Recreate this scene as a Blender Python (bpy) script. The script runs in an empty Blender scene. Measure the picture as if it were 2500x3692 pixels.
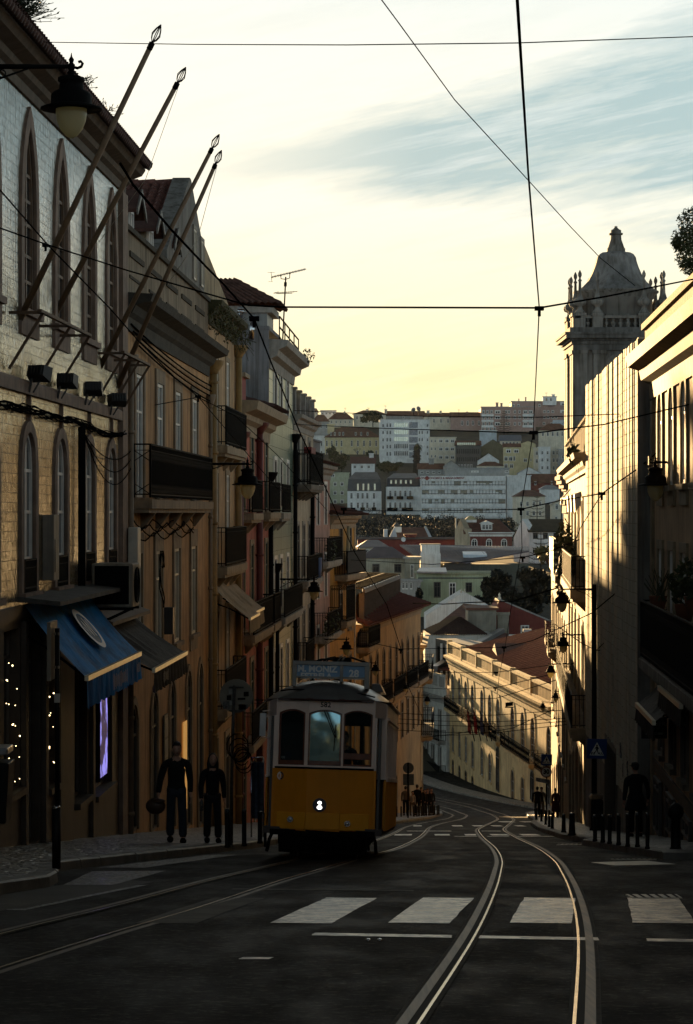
import bpy, bmesh, math, random
from mathutils import Vector, Matrix
R = math.radians
rnd = random.Random(7)
sc = bpy.context.scene
COL = sc.collection
F, CX, CY = 8717.0, 1250.0, 1846.0        # lens of the view: used to read distances off, camera stands at the origin
def W(px, py, D): return Vector(((px - CX) / F * D, D, (CY - py) / F * D))
def XP(px, D): return (px - CX) / F * D
def ZP(py, D): return (CY - py) / F * D

def pchip(pts):
    xs = [p[0] for p in pts]; ys = [p[1] for p in pts]; n = len(xs)
    h = [xs[i+1]-xs[i] for i in range(n-1)]; d = [(ys[i+1]-ys[i])/h[i] for i in range(n-1)]
    m = [d[0]] + [0 if d[i-1]*d[i] <= 0 else 2*d[i-1]*d[i]/(d[i-1]+d[i]) for i in range(1, n-1)] + [d[-1]]
    def f(x):
        if x <= xs[0]: return ys[0] + m[0]*(x-xs[0])
        if x >= xs[-1]: return ys[-1] + m[-1]*(x-xs[-1])
        i = max(k for k in range(n-1) if xs[k] <= x)
        t = (x-xs[i])/h[i]; t2 = t*t; t3 = t2*t
        return (2*t3-3*t2+1)*ys[i] + (t3-2*t2+t)*h[i]*m[i] + (-2*t3+3*t2)*ys[i+1] + (t3-t2)*h[i]*m[i+1]
    return f
zr = pchip([(-20, .3), (0, -1.45), (13, -2.75), (24, -3.9), (46, -6.44), (75, -9.94), (110, -14.16), (161, -20.28), (178, -22.15), (190, -23.3), (210, -24.95), (234, -26.6), (262, -28)])
def D_of(py):                              # distance at which the road surface lies on that row
    a, b = 8., 160.
    for _ in range(50):
        c = (a+b)/2
        if -zr(c)/c > (py-CY)/F: a = c
        else: b = c
    return a

ORG = {}
class MB:
    def __init__(s, M=None): s.v = []; s.f = []; s.m = []; s.s = []; s.M = M
    def add(s, vs, fs, m=0, sm=False):
        b = len(s.v); M = s.M
        for p in vs:
            p = Vector(p); s.v.append(M @ p if M is not None else p)
        for f in fs:
            s.f.append([b+i for i in f]); s.m.append(m); s.s.append(sm)
    def quad(s, a, b, c, d, m=0): s.add([a, b, c, d], [(0, 1, 2, 3)], m)
    def poly(s, pts, m=0): s.add(pts, [tuple(range(len(pts)))], m)
    def box(s, x0, x1, y0, y1, z0, z1, m=0):
        s.add([(x0,y0,z0),(x1,y0,z0),(x1,y1,z0),(x0,y1,z0),(x0,y0,z1),(x1,y0,z1),(x1,y1,z1),(x0,y1,z1)],
              [(0,3,2,1),(4,5,6,7),(0,1,5,4),(1,2,6,5),(2,3,7,6),(3,0,4,7)], m)
    def wedge(s, base, top, m=0):          # two quads joined
        n = len(base)
        s.add(list(base)+list(top), [tuple(range(n))[::-1], tuple(range(n, 2*n))] + [(i, (i+1) % n, n+(i+1) % n, n+i) for i in range(n)], m)
    def prism(s, poly, fn, t0, t1, m=0):   # 2D outline swept from t0 to t1; fn(a,b,t) -> point
        s.wedge([fn(a, b, t0) for a, b in poly], [fn(a, b, t1) for a, b in poly], m)
    def bar(s, p, q, w, h=None, m=0, up=(0, 0, 1)):
        p = Vector(p); q = Vector(q); h = h or w; d = (q-p).normalized(); up = Vector(up)
        if abs(d.dot(up)) > .98: up = Vector((0, 1, 0))
        a = d.cross(up).normalized()*w/2; b = a.cross(d).normalized()*h/2
        s.wedge([p-a-b, p+a-b, p+a+b, p-a+b], [q-a-b, q+a-b, q+a+b, q-a+b], m)
    def tube(s, pts, r, n=6, m=0, cap=True, sm=True):
        pts = [Vector(p) for p in pts]; k = len(pts); rs = r if isinstance(r, (list, tuple)) else [r]*k
        ref = None; vs = []; fs = []
        for i, p in enumerate(pts):
            d = (pts[min(i+1, k-1)] - pts[max(i-1, 0)]).normalized()
            if ref is None: ref = Vector((0, 0, 1)) if abs(d.z) < .9 else Vector((1, 0, 0))
            a = d.cross(ref)
            if a.length < 1e-6: a = d.cross(Vector((0, 1, 0)))
            a.normalize(); b = a.cross(d); ref = b
            for j in range(n):
                t = 2*math.pi*j/n; vs.append(p + (a*math.cos(t)+b*math.sin(t))*rs[i])
        for i in range(k-1):
            for j in range(n): fs.append((i*n+j, i*n+(j+1) % n, (i+1)*n+(j+1) % n, (i+1)*n+j))
        if cap: fs += [tuple(range(n))[::-1], tuple(range((k-1)*n, k*n))]
        s.add(vs, fs, m, sm)
    def lathe(s, prof, c=(0, 0, 0), n=16, m=0, sm=True, ph=0, sx=1, sy=1):
        vs = []; fs = []; k = len(prof)
        for r, z in prof:
            for j in range(n):
                t = 2*math.pi*j/n+ph; vs.append((c[0]+r*math.cos(t)*sx, c[1]+r*math.sin(t)*sy, c[2]+z))
        for i in range(k-1):
            for j in range(n): fs.append((i*n+j, i*n+(j+1) % n, (i+1)*n+(j+1) % n, (i+1)*n+j))
        fs += [tuple(range(n))[::-1], tuple(range((k-1)*n, k*n))]
        s.add(vs, fs, m, sm)
    def ball(s, c, rx, ry=None, rz=None, nu=12, nv=8, m=0, fn=None):
        ry = ry or rx; rz = rz or rx; vs = []; fs = []
        for i in range(nv+1):
            a = math.pi*i/nv
            for j in range(nu):
                t = 2*math.pi*j/nu
                p = Vector((math.sin(a)*math.cos(t), math.sin(a)*math.sin(t), math.cos(a)))
                if fn: p = fn(p)
                vs.append((c[0]+p.x*rx, c[1]+p.y*ry, c[2]+p.z*rz))
        for i in range(nv):
            for j in range(nu): fs.append((i*nu+j, (i+1)*nu+j, (i+1)*nu+(j+1) % nu, i*nu+(j+1) % nu))
        s.add(vs, fs, m, True)
    def disc(s, c, nrm, r, n=20, m=0, t=.02):
        c = Vector(c); nrm = Vector(nrm).normalized()
        s.tube([c-nrm*t/2, c+nrm*t/2], r, n, m, True, False)
    def leaves(s, c, rad, n, size, m=0, seed=None, shell=.0, ms=None):
        g = random.Random(seed if seed is not None else rnd.random())
        for _ in range(n):
            while True:
                p = Vector((g.uniform(-1, 1), g.uniform(-1, 1), g.uniform(-1, 1)))
                if shell <= p.length <= 1: break
            p = Vector((c[0]+p.x*rad[0], c[1]+p.y*rad[1], c[2]+p.z*rad[2]))
            a = Vector((g.gauss(0, 1), g.gauss(0, 1), g.gauss(0, 1))).normalized()
            b = a.orthogonal().normalized(); b.rotate(Matrix.Rotation(g.uniform(0, 6.28), 3, a)); d = a.cross(b)
            l = size*g.uniform(.6, 1.4); w = l*g.uniform(.3, .55)
            s.add([p-b*l, p+d*w, p+b*l, p-d*w], [(0, 1, 2, 3)], g.choice(ms) if ms else m)
    def build(s, name, mats, parent=None, bevel=0, org=None, seg=2):
        if parent is not None: org = ORG.get(parent.name, Vector())
        elif org is None:
            org = Vector((sum(p.x for p in s.v)/len(s.v), sum(p.y for p in s.v)/len(s.v), min(p.z for p in s.v)))
        org = Vector(org)
        me = bpy.data.meshes.new(name)
        me.from_pydata([p-org for p in s.v], [], s.f)
        mats = mats if isinstance(mats, (list, tuple)) else [mats]
        for k in mats: me.materials.append(k)
        me.polygons.foreach_set('material_index', s.m)
        me.polygons.foreach_set('use_smooth', s.s)
        me.update()
        o = bpy.data.objects.new(name, me); COL.objects.link(o)
        if parent is not None: o.parent = parent
        else: o.location = org
        ORG[o.name] = org
        if bevel:
            b = o.modifiers.new('bevel', 'BEVEL'); b.width = bevel; b.segments = seg; b.limit_method = 'ANGLE'
        return o
def tag(o, label=None, cat=None, group=None, kind=None):
    if label: o['label'] = label
    if cat: o['category'] = cat
    if group: o['group'] = group
    if kind: o['kind'] = kind
    return o
def thing(name, label, cat, loc, group=None):
    o = bpy.data.objects.new(name, None); COL.objects.link(o); o.location = loc; o.empty_display_size = .2
    ORG[o.name] = Vector(loc)
    return tag(o, label, cat, group)
def structure(o): return tag(o, kind='structure')
def copy_tree(o, parent=None):
    c = o.copy(); COL.objects.link(c); c.parent = parent
    for ch in list(o.children): copy_tree(ch, c)
    return c
def text_mb(txt, size, m=0, depth=.004, align='CENTER', bold=0):
    """lettering as a mesh in the x-z plane facing -y, centred on the origin"""
    cu = bpy.data.curves.new('lettering', 'FONT'); cu.body = txt; cu.size = size; cu.align_x = align; cu.align_y = 'CENTER'; cu.extrude = depth; cu.offset = bold; cu.resolution_u = 3
    o = bpy.data.objects.new('lettering', cu); COL.objects.link(o); bpy.context.view_layer.update()
    me = bpy.data.meshes.new_from_object(o.evaluated_get(bpy.context.evaluated_depsgraph_get()))
    vs = [Vector((v.co.x, -v.co.z, v.co.y)) for v in me.vertices]; fs = [tuple(p.vertices) for p in me.polygons]
    bpy.data.objects.remove(o); bpy.data.curves.remove(cu); bpy.data.meshes.remove(me)
    return vs, fs

# ------------------------------------------------------------------ materials
MATS = {}
class NT:
    def __init__(s, nt): s.nt = nt
    def n(s, t, **kw):
        o = s.nt.nodes.new(t)
        for k, v in kw.items():
            if k.startswith('i_'):
                key = k[2:]; key = int(key) if key.isdigit() else key.replace('_', ' ')
                if hasattr(v, 'is_linked') or isinstance(v, bpy.types.NodeSocket): s.nt.links.new(v, o.inputs[key])
                else: o.inputs[key].default_value = v
            else: setattr(o, k, v)
        return o
    def math(s, op, a, b=0, c=None, clamp=False):
        o = s.nt.nodes.new('ShaderNodeMath'); o.operation = op; o.use_clamp = clamp
        for i, v in enumerate((a, b) if c is None else (a, b, c)):
            if isinstance(v, bpy.types.NodeSocket): s.nt.links.new(v, o.inputs[i])
            else: o.inputs[i].default_value = v
        return o.outputs[0]
    def mix(s, fac, a, b, mode='MIX'):
        o = s.nt.nodes.new('ShaderNodeMix'); o.data_type = 'RGBA'; o.blend_type = mode
        for sock, v in ((o.inputs[0], fac), (o.inputs[6], a), (o.inputs[7], b)):
            if isinstance(v, bpy.types.NodeSocket): s.nt.links.new(v, sock)
            elif isinstance(v, (int, float)): sock.default_value = v
            else: sock.default_value = (*v[:3], 1)
        return o.outputs[2]
    def noise(s, vec, scale=(1, 1, 1), detail=4, rough=.6, sc_=1):
        mp = s.nt.nodes.new('ShaderNodeMapping'); mp.inputs['Scale'].default_value = scale; s.nt.links.new(vec, mp.inputs[0])
        t = s.nt.nodes.new('ShaderNodeTexNoise'); t.inputs['Scale'].default_value = sc_; t.inputs['Detail'].default_value = detail; t.inputs['Roughness'].default_value = rough
        s.nt.links.new(mp.outputs[0], t.inputs['Vector']); return t.outputs['Fac']
    def ramp(s, fac, a, b): return s.math('MULTIPLY_ADD', s.math('SUBTRACT', fac, a), 1/(b-a), 0, True)
    def link(s, a, b): s.nt.links.new(a, b)
def newmat(name):
    m = bpy.data.materials.new(name); m.use_nodes = True; nt = m.node_tree
    b = nt.nodes['Principled BSDF']; t = NT(nt); pos = nt.nodes.new('ShaderNodeNewGeometry').outputs['Position']
    return m, t, b, pos
def mat(name, col, rough=.75, metal=0, spec=.4, mott=.25, msc=3., streak=0., dirt=(.25, .22, .18), bump=0., bsc=30., col2=None, coat=0):
    """plain surface: colour mottled by noise, optional rain streaks, fine bump"""
    if name in MATS: return MATS[name]
    m, t, b, pos = newmat(name)
    c = (*col, 1); dk = tuple(x*(1-mott) for x in col) if col2 is None else col2
    f = t.ramp(t.noise(pos, (msc,)*3, 5), .35, .65)
    out = t.mix(f, col, dk)
    if streak:
        sn = t.noise(pos, (5, 5, .28), 4); big = t.noise(pos, (.5, .5, .5), 3)
        sf = t.math('MULTIPLY', t.ramp(t.math('ADD', sn, t.math('MULTIPLY', big, .5)), .68, .95), streak)
        out = t.mix(sf, out, tuple(x*y for x, y in zip(col, dirt)))
    t.link(out, b.inputs['Base Color'])
    b.inputs['Roughness'].default_value = rough; b.inputs['Metallic'].default_value = metal; b.inputs['Specular IOR Level'].default_value = spec
    if coat: b.inputs['Coat Weight'].default_value = coat; b.inputs['Coat Roughness'].default_value = .08
    if bump:
        bn = t.n('ShaderNodeBump', i_Strength=bump, i_Distance=.02, i_Height=t.noise(pos, (bsc,)*3, 4)); t.link(bn.outputs[0], b.inputs['Normal'])
    MATS[name] = m; return m
def emit(name, col, st):
    if name in MATS: return MATS[name]
    m = bpy.data.materials.new(name); m.use_nodes = True; b = m.node_tree.nodes['Principled BSDF']
    b.inputs['Base Color'].default_value = (*[x*.3 for x in col], 1); b.inputs['Emission Color'].default_value = (*col, 1); b.inputs['Emission Strength'].default_value = st
    MATS[name] = m; return m
def brick_bump_mat(name, col, mortar, bw, bh, rough=.2, tilt=.4, streak=.5, axis='y', off=.5, dirt=(.12, .1, .08), msize=.006, varied=.25, spec=.5, gloss=0, bdist=.02):
    """glazed wall tiles: running grid on the facade, each tile a little tilted and wavy"""
    m, t, b, pos = newmat(name)
    s = t.n('ShaderNodeSeparateXYZ', i_0=pos)
    u = s.outputs['Y'] if axis == 'y' else s.outputs['X']
    cb = t.n('ShaderNodeCombineXYZ', i_0=u, i_1=s.outputs['Z'])
    br = t.n('ShaderNodeTexBrick', offset=off, squash=1.0, i_Vector=cb.outputs[0], i_Scale=1.0)
    br.inputs['Mortar Size'].default_value = msize; br.inputs['Mortar Smooth'].default_value = .2
    br.inputs['Brick Width'].default_value = bw; br.inputs['Row Height'].default_value = bh
    br.inputs['Color1'].default_value = (0, 0, 0, 1); br.inputs['Color2'].default_value = (1, 1, 1, 1); br.inputs['Mortar'].default_value = (.5, .5, .5, 1)
    rv = t.n('ShaderNodeSeparateColor', i_0=br.outputs['Color']).outputs[0]
    c = t.mix(t.math('MULTIPLY', rv, varied), col, tuple(x*.45 for x in col))
    sn = t.noise(pos, (4, 4, .35), 5); sf = t.math('MULTIPLY', t.ramp(sn, .5, .72), streak)
    c = t.mix(sf, c, tuple(x*y for x, y in zip(col, dirt)))
    c = t.mix(br.outputs['Fac'], c, mortar)
    t.link(c, b.inputs['Base Color'])
    b.inputs['Specular IOR Level'].default_value = spec
    if gloss: b.inputs['Coat Weight'].default_value = gloss; b.inputs['Coat Roughness'].default_value = .1; b.inputs['Coat IOR'].default_value = 1.7
    rr = t.math('ADD', rough, t.math('MULTIPLY', t.math('MAXIMUM', br.outputs['Fac'], sf), .45)); t.link(rr, b.inputs['Roughness'])
    w1 = t.noise(pos, (9, 9, 1.1), 3); w2 = t.noise(pos, (22, 22, 5), 2)
    hgt = t.math('ADD', t.math('ADD', t.math('MULTIPLY', w1, tilt), t.math('MULTIPLY', w2, tilt*.4)), t.math('MULTIPLY', t.math('SUBTRACT', rv, br.outputs['Fac']), .25))
    bn = t.n('ShaderNodeBump', i_Strength=1.0, i_Distance=bdist, i_Height=hgt); t.link(bn.outputs[0], b.inputs['Normal']); t.link(bn.outputs[0], b.inputs['Coat Normal'])
    MATS[name] = m; return m
def glass(name, col=(.02, .025, .03), rough=.04, ior=1.6, wav=.06, metal=0):
    if name in MATS: return MATS[name]
    m, t, b, pos = newmat(name)
    b.inputs['Base Color'].default_value = (*col, 1); b.inputs['Roughness'].default_value = rough; b.inputs['IOR'].default_value = ior; b.inputs['Metallic'].default_value = metal
    bn = t.n('ShaderNodeBump', i_Strength=wav, i_Distance=.05, i_Height=t.noise(pos, (1.3, 1.3, 1.3), 2)); t.link(bn.outputs[0], b.inputs['Normal'])
    MATS[name] = m; return m
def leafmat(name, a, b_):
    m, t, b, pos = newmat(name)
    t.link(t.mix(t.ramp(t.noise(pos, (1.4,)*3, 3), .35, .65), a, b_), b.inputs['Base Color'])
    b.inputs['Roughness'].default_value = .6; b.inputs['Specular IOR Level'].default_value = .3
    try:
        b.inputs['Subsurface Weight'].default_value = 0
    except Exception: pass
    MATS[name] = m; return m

M_STONE = mat('stone', (.30, .27, .22), .8, mott=.3, streak=.6, bump=.3)
M_STONE_D = mat('stone_dark', (.17, .15, .12), .85, mott=.4, streak=.8, bump=.3)
M_IRON = mat('iron_black', (.005, .005, .005), .7, 0, spec=.06, mott=.3)
M_BLACK = mat('black_rubber', (.005, .005, .005), .8, spec=.1)
M_WIRE = mat('wire', (.008, .008, .008), .9, spec=0)
M_FRAME = mat('frame_cream', (.55, .5, .4), .5, mott=.2)
M_FRAME_D = mat('frame_dark', (.07, .06, .05), .5, mott=.2)
M_FRAME_W = mat('frame_white', (.75, .73, .68), .5, mott=.15)
M_FRAME_G = mat('frame_green', (.03, .06, .05), .5, mott=.2)
M_GLASS = glass('window_glass', (.02, .025, .03), .05, 1.7, .12)
M_GLASS_FAR = mat('window_glass_far', (.02, .022, .024), .3, spec=.12, mott=.5, msc=.5)
M_TILE = mat('roof_tile', (.20, .075, .045), .85, mott=.55, msc=5, streak=.3, bump=.3)
M_TILE_D = mat('roof_tile_dark', (.09, .045, .035), .9, mott=.5, msc=5, bump=.3)
M_ZINC = mat('zinc', (.22, .22, .22), .35, .7, mott=.3)
M_CHROME = mat('chrome', (.5, .5, .5), .15, 1, mott=.1)
M_PIPE = mat('pipe_paint', (.20, .15, .10), .6, mott=.3)
M_RED = mat('red_paint', (.16, .02, .018), .6, mott=.3)
M_MOSS = mat('moss', (.06, .055, .02), .95, mott=.5, msc=8, bump=.6)
M_LEAF = leafmat('leaf', (.035, .055, .02), (.075, .085, .03))
M_LEAF_D = leafmat('leaf_dark', (.02, .03, .014), (.045, .055, .022))
M_LEAF_Y = leafmat('leaf_dry', (.09, .08, .03), (.05, .06, .02))
M_BARK = mat('bark', (.05, .04, .03), .9, mott=.4)
# ------------------------------------------------------------------ facades
class Fac:
    """a street front from (x0,y0) to (x1,y1); local u along it, w out towards the street, z up (eye level = 0)"""
    def __init__(s, x0, y0, x1, y1, out):
        d = Vector((x1-x0, y1-y0, 0)); s.L = d.length; s.d = d.normalized(); s.n = Vector((s.d.y, -s.d.x, 0))*out; s.o = Vector((x0, y0, 0))
        s.M = Matrix(((s.d.x, s.n.x, 0, x0), (s.d.y, s.n.y, 0, y0), (0, 0, 1, 0), (0, 0, 0, 1)))
        s.rot = math.atan2(s.n.y, s.n.x) - math.pi/2
    def P(s, u, w, z): return s.M @ Vector((u, w, z))
    def U(s, D): return (D - s.o.y)/s.d.y
    def ground(s, u): return zr(s.P(u, 0, 0).y)
def arch_h(kind, x, rise):
    x = min(1, abs(x))
    if kind == 'round': return rise*math.sqrt(max(0, 1-x*x))
    if kind == 'seg': return rise*(1-x*x)
    if kind == 'point':
        k = .75; return rise*math.sqrt(max(0, 1-((x+k)/(1+k))**2))/math.sqrt(1-(k/(1+k))**2)
    if kind == 'ogee':
        return rise*(.62*math.sqrt(max(0, 1-x*x)) + .38*(1-x)**2.2)
    return 0
def outline(w, h, kind, rise, grow=0, rgrow=None, n=12):
    """opening outline, bottom left -> over the head -> bottom right; h = total height with the arch"""
    rg = grow if rgrow is None else rgrow
    hw = w/2+grow; sp = h-rise
    pts = [(-hw, 0)]
    if kind:
        for i in range(n+1):
            x = -1+2*i/n
            if kind == 'point' or kind == 'ogee': x = math.copysign(1-(1-abs(x))**1.35, x) if abs(x) > 1e-6 else 0
            pts.append((hw*x, sp+arch_h(kind, x, rise+rg)))
    else: pts += [(-hw, h+rg), (hw, h+rg)]
    pts.append((hw, 0)); return pts
class Op:
    def __init__(s, u, z, w, h, kind=None, rise=0): s.u, s.z, s.w, s.h, s.kind, s.rise = u, z, w, h, kind, rise
def wall_into(b, fac, z0, z1, ops, rd=.22, m=0, u0=0, u1=None, w=0, depth=0, mr=None, top=True):
    """front with real openings and reveals; optional block depth behind"""
    u1 = fac.L if u1 is None else u1; mr = m if mr is None else mr
    b.M = fac.M
    us = sorted({u0, u1, *[o.u-o.w/2 for o in ops], *[o.u+o.w/2 for o in ops]}); us = [u for u in us if u0 <= u <= u1]
    zs = sorted({z0, z1, *[o.z for o in ops], *[o.z+o.h for o in ops]}); zs = [z for z in zs if z0 <= z <= z1]
    for i in range(len(us)-1):
        for j in range(len(zs)-1):
            cu = (us[i]+us[i+1])/2; cz = (zs[j]+zs[j+1])/2
            if any(abs(cu-o.u) < o.w/2 and o.z < cz < o.z+o.h for o in ops): continue
            b.quad((us[i], w, zs[j]), (us[i+1], w, zs[j]), (us[i+1], w, zs[j+1]), (us[i], w, zs[j+1]), m)
    for o in ops:
        pts = outline(o.w, o.h, o.kind, o.rise)
        if o.kind:
            for k in range(1, len(pts)-2):
                a, c = pts[k], pts[k+1]
                b.quad((o.u+a[0], w, o.z+a[1]), (o.u+c[0], w, o.z+c[1]), (o.u+c[0], w, o.z+o.h), (o.u+a[0], w, o.z+o.h), m)
        for k in range(len(pts)):
            a, c = pts[k], pts[(k+1) % len(pts)]
            b.quad((o.u+a[0], w, o.z+a[1]), (o.u+c[0], w, o.z+c[1]), (o.u+c[0], w-rd, o.z+c[1]), (o.u+a[0], w-rd, o.z+a[1]), mr)
    if depth:
        b.quad((u0, w, z0), (u0, -depth, z0), (u0, -depth, z1), (u0, w, z1), m)
        b.quad((u1, w, z0), (u1, -depth, z0), (u1, -depth, z1), (u1, w, z1), m)
        b.quad((u0, -depth, z0), (u1, -depth, z0), (u1, -depth, z1), (u0, -depth, z1), m)
        if top: b.quad((u0, w, z1), (u1, w, z1), (u1, -depth, z1), (u0, -depth, z1), m)
    b.M = None
def ring(b, inner, outer, y0, y1, m=0):
    """frame between two matching outlines, open at the bottom"""
    for k in range(len(inner)-1):
        a, c, d, e = inner[k], inner[k+1], outer[k+1], outer[k]
        b.wedge([(a[0], y0, a[1]), (c[0], y0, c[1]), (d[0], y0, d[1]), (e[0], y0, e[1])], [(a[0], y1, a[1]), (c[0], y1, c[1]), (d[0], y1, d[1]), (e[0], y1, e[1])], m)
WCACHE = {}
def window(fac, parent, op, cols=2, bars=(.5,), fr=.06, sw=.18, sur=None, frame=None, pane=None, rd=.2, sill=True, tip=0, srise=None, name='window', w=0, blind=0, label=None, apron=0):
    """window: stone surround + timber frame, with its pane as sub-part; copies share the meshes"""
    sur = sur or M_STONE; frame = frame or M_FRAME; pane = pane or M_GLASS
    key = (round(op.w, 2), round(op.h, 2), op.kind, op.rise, cols, tuple(bars), fr, sw, sur.name, frame.name, pane.name, rd, sill, tip, srise, blind, apron)
    if key not in WCACHE:
        b = MB(); wd, h = op.w, op.h
        y = -rd+.03
        inn = outline(wd-2*fr, h-fr, op.kind, op.rise); out = outline(wd-.004, h-.002, op.kind, op.rise)
        ring(b, inn, out, y-.03, y+.045, 1); b.box(-wd/2+.003, wd/2-.003, y-.03, y+.045, 0.003, fr, 1)
        hh = lambda x: (h-op.rise+arch_h(op.kind, x/(wd/2), op.rise))-fr if op.kind else h-fr
        for i in range(1, cols):
            x = -wd/2+wd*i/cols; t = .045 if (cols == 2) else .02
            b.box(x-t, x+t, y-.025, y+.04, fr, hh(x), 1)
        for f in bars:
            z = h*f; x = wd/2-fr*.5; t = .028
            if op.kind and z > h-op.rise: x *= .75
            b.box(-x, x, y-.022, y+.035, z-t, z+t, 1)
        if sw:
            ring(b, outline(wd, h, op.kind, op.rise), outline(wd, h, op.kind, op.rise, sw, sw if srise is None else srise), -.02, .05, 0)
            if tip: b.wedge([(-.07, -.02, h+sw*.7), (.07, -.02, h+sw*.7), (0, -.02, h+sw+tip)], [(-.07, .06, h+sw*.7), (.07, .06, h+sw*.7), (0, .06, h+sw+tip)], 0)
        if sill: b.box(-wd/2-sw-.04, wd/2+sw+.04, -.02, .13, -.12, -.003, 0)
        if apron: b.box(-wd/2-sw, wd/2+sw, -.02, .05, -.12-apron, -.123, 0)
        if blind: b.box(-wd/2+fr, wd/2-fr, y+.046, y+.06, h*(1-blind), h-fr, 1)
        p = MB(); p.poly([(x, y, z) for x, z in outline(wd-fr, h-fr*.5, op.kind, op.rise)], 0)
        def mk(mb, mats, nm):
            me = bpy.data.meshes.new(nm); me.from_pydata(mb.v, [], mb.f)
            for q in mats: me.materials.append(q)
            me.polygons.foreach_set('material_index', mb.m); return me
        WCACHE[key] = (mk(b, [sur, frame], name), mk(p, [pane], 'pane'))
    me, mp = WCACHE[key]
    o = bpy.data.objects.new(name, me); COL.objects.link(o); o.parent = parent
    o.location = fac.P(op.u, w, op.z)-ORG[parent.name]; o.rotation_euler.z = fac.rot
    if label: o['label'] = label
    c = bpy.data.objects.new('pane', mp); COL.objects.link(c); c.parent = o
    return o
def railing_into(b, pts, z0, z1, m=0, sp=.13, r=.012, post=True, pattern=0):
    """iron railing along a path of (x,y) points"""
    for i in range(len(pts)-1):
        p = Vector((*pts[i], 0)); q = Vector((*pts[i+1], 0)); L = (q-p).length; n = max(1, int(L/sp))
        Z = Vector((0, 0, 1))
        b.bar(p+Z*z1, q+Z*z1, .05, .035, m); b.bar(p+Z*(z0+.08), q+Z*(z0+.08), .03, .03, m); b.bar(p+Z*(z1-.14), q+Z*(z1-.14), .02, .015, m)
        for k in range(n+1):
            a = p.lerp(q, k/n); rr = r*2 if k in (0, n) else r
            b.bar(a+Z*z0, a+Z*z1, rr*2, rr*2, m)
        if pattern:
            for k in range(n):
                a = p.lerp(q, k/n); c = p.lerp(q, (k+1)/n)
                for za, zb in ((z0+.08, z0+.08+sp*1.3), (z1-.14-sp*1.3, z1-.14)):
                    b.bar(a+Z*za, c+Z*zb, .018, .018, m); b.bar(a+Z*zb, c+Z*za, .018, .018, m)
def balcony(fac, parent, ua, ub, z, p=.5, h=1.1, slab=None, iron=None, sp=.13, th=.22, pattern=0, brackets=3, screen=None, w=0):
    slab = slab or M_STONE_D; iron = iron or M_IRON
    b = MB(fac.M); b.box(ua, ub, w-.05, w+p, z-th, z, 0); b.box(ua+.05, ub-.05, w-.05, w+p-.08, z-th-.1, z-th-.002, 0)
    for k in range(brackets):
        u = ua+(ub-ua)*(k+.5)/brackets
        b.wedge([(u-.1, w-.05, z-th-.1), (u+.1, w-.05, z-th-.1), (u+.1, w+p*.8, z-th-.1), (u-.1, w+p*.8, z-th-.1)],
                [(u-.08, w-.05, z-th-.5), (u+.08, w-.05, z-th-.5), (u+.08, w+.06, z-th-.5), (u-.08, w+.06, z-th-.5)], 0)
    o = b.build('balcony', [slab], parent)
    r = MB(fac.M); e = .05
    railing_into(r, [(ua+e, w+.02), (ua+e, w+p-e), (ub-e, w+p-e), (ub-e, w+.02)], z+.04, z+h, 0, sp, pattern=pattern)
    ro = r.build('railing', [iron], o); ORG[o.name] = ORG[parent.name]
    if screen:
        s = MB(fac.M); s.box(ua+e+.02, ub-e-.02, w+p-e+.03, w+p-e+.05, z+.12, z+h-.06, 0); s.build('screen', [screen], o)
    return o
def cornice(fac, parent, z, prof, u0=None, u1=None, m=None, name='cornice', mats=None, w=0):
    """moulded band: profile of (w, z) points swept along the front"""
    u0 = 0 if u0 is None else u0; u1 = fac.L if u1 is None else u1
    b = MB(fac.M); b.prism([(a+w, z+c) for a, c in prof], lambda a, c, t: (t, a, c), u0, u1, 0)
    return b.build(name, mats or [m or M_STONE], parent)
CORN = [(-.05, 0), (.10, 0), (.12, .12), (.22, .2), (.26, .34), (.5, .42), (.55, .6), (-.05, .62)]
BAND = [(-.05, 0), (.07, 0), (.1, .06), (.1, .2), (.06, .26), (-.05, .26)]
def tiled_plane(b, A, B, C, D, pitch=.24, amp=.05, m=0, rows=0, n=4):
    """pantile slope: A-B along the eave, D-C along the ridge (D above A); barrel corrugation and stepped courses"""
    A, B, C, D = map(Vector, (A, B, C, D)); nu = max(1, int((B-A).length/pitch)); nr = rows or max(1, int((D-A).length/.36))
    nrm = (B-A).cross(D-A).normalized()
    if nrm.z < 0: nrm = -nrm
    vs = []; fs = []; k = nu*n+1
    for j in range(nr):
        for e in (0, 1):
            v = (j+e)/nr; lift = .0 if e else .035
            for i in range(k):
                u = i/(nu*n); p = A.lerp(B, u).lerp(D.lerp(C, u), v)
                vs.append(p+nrm*(abs(math.sin(math.pi*i/n))*amp*2+lift))
    for j in range(nr):
        b0 = j*2*k
        for i in range(k-1): fs.append((b0+i, b0+i+1, b0+k+i+1, b0+k+i))
        if j:
            for i in range(k-1): fs.append((b0-k+i, b0-k+i+1, b0+i+1, b0+i))
        else:
            pass
    b.add(vs, fs, m, False)
def downpipe(fac, parent, u, z0, z1, w=.1, r=.06, m=None, name='downpipe'):
    b = MB(fac.M); b.tube([(u, w, z0), (u, w, z1)], r, 8, 0)
    z = z0+1
    while z < z1: b.tube([(u, w, z), (u, w, z+.09)], r*1.3, 8, 0); z += 2.2
    b.lathe([(r, 0), (r*1.2, .05), (r*2.6, .3), (r*2.8, .4), (r*2.8, .43)], (u, w, z1), 8, 0)
    return b.build(name, [m or M_PIPE], parent)
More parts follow.
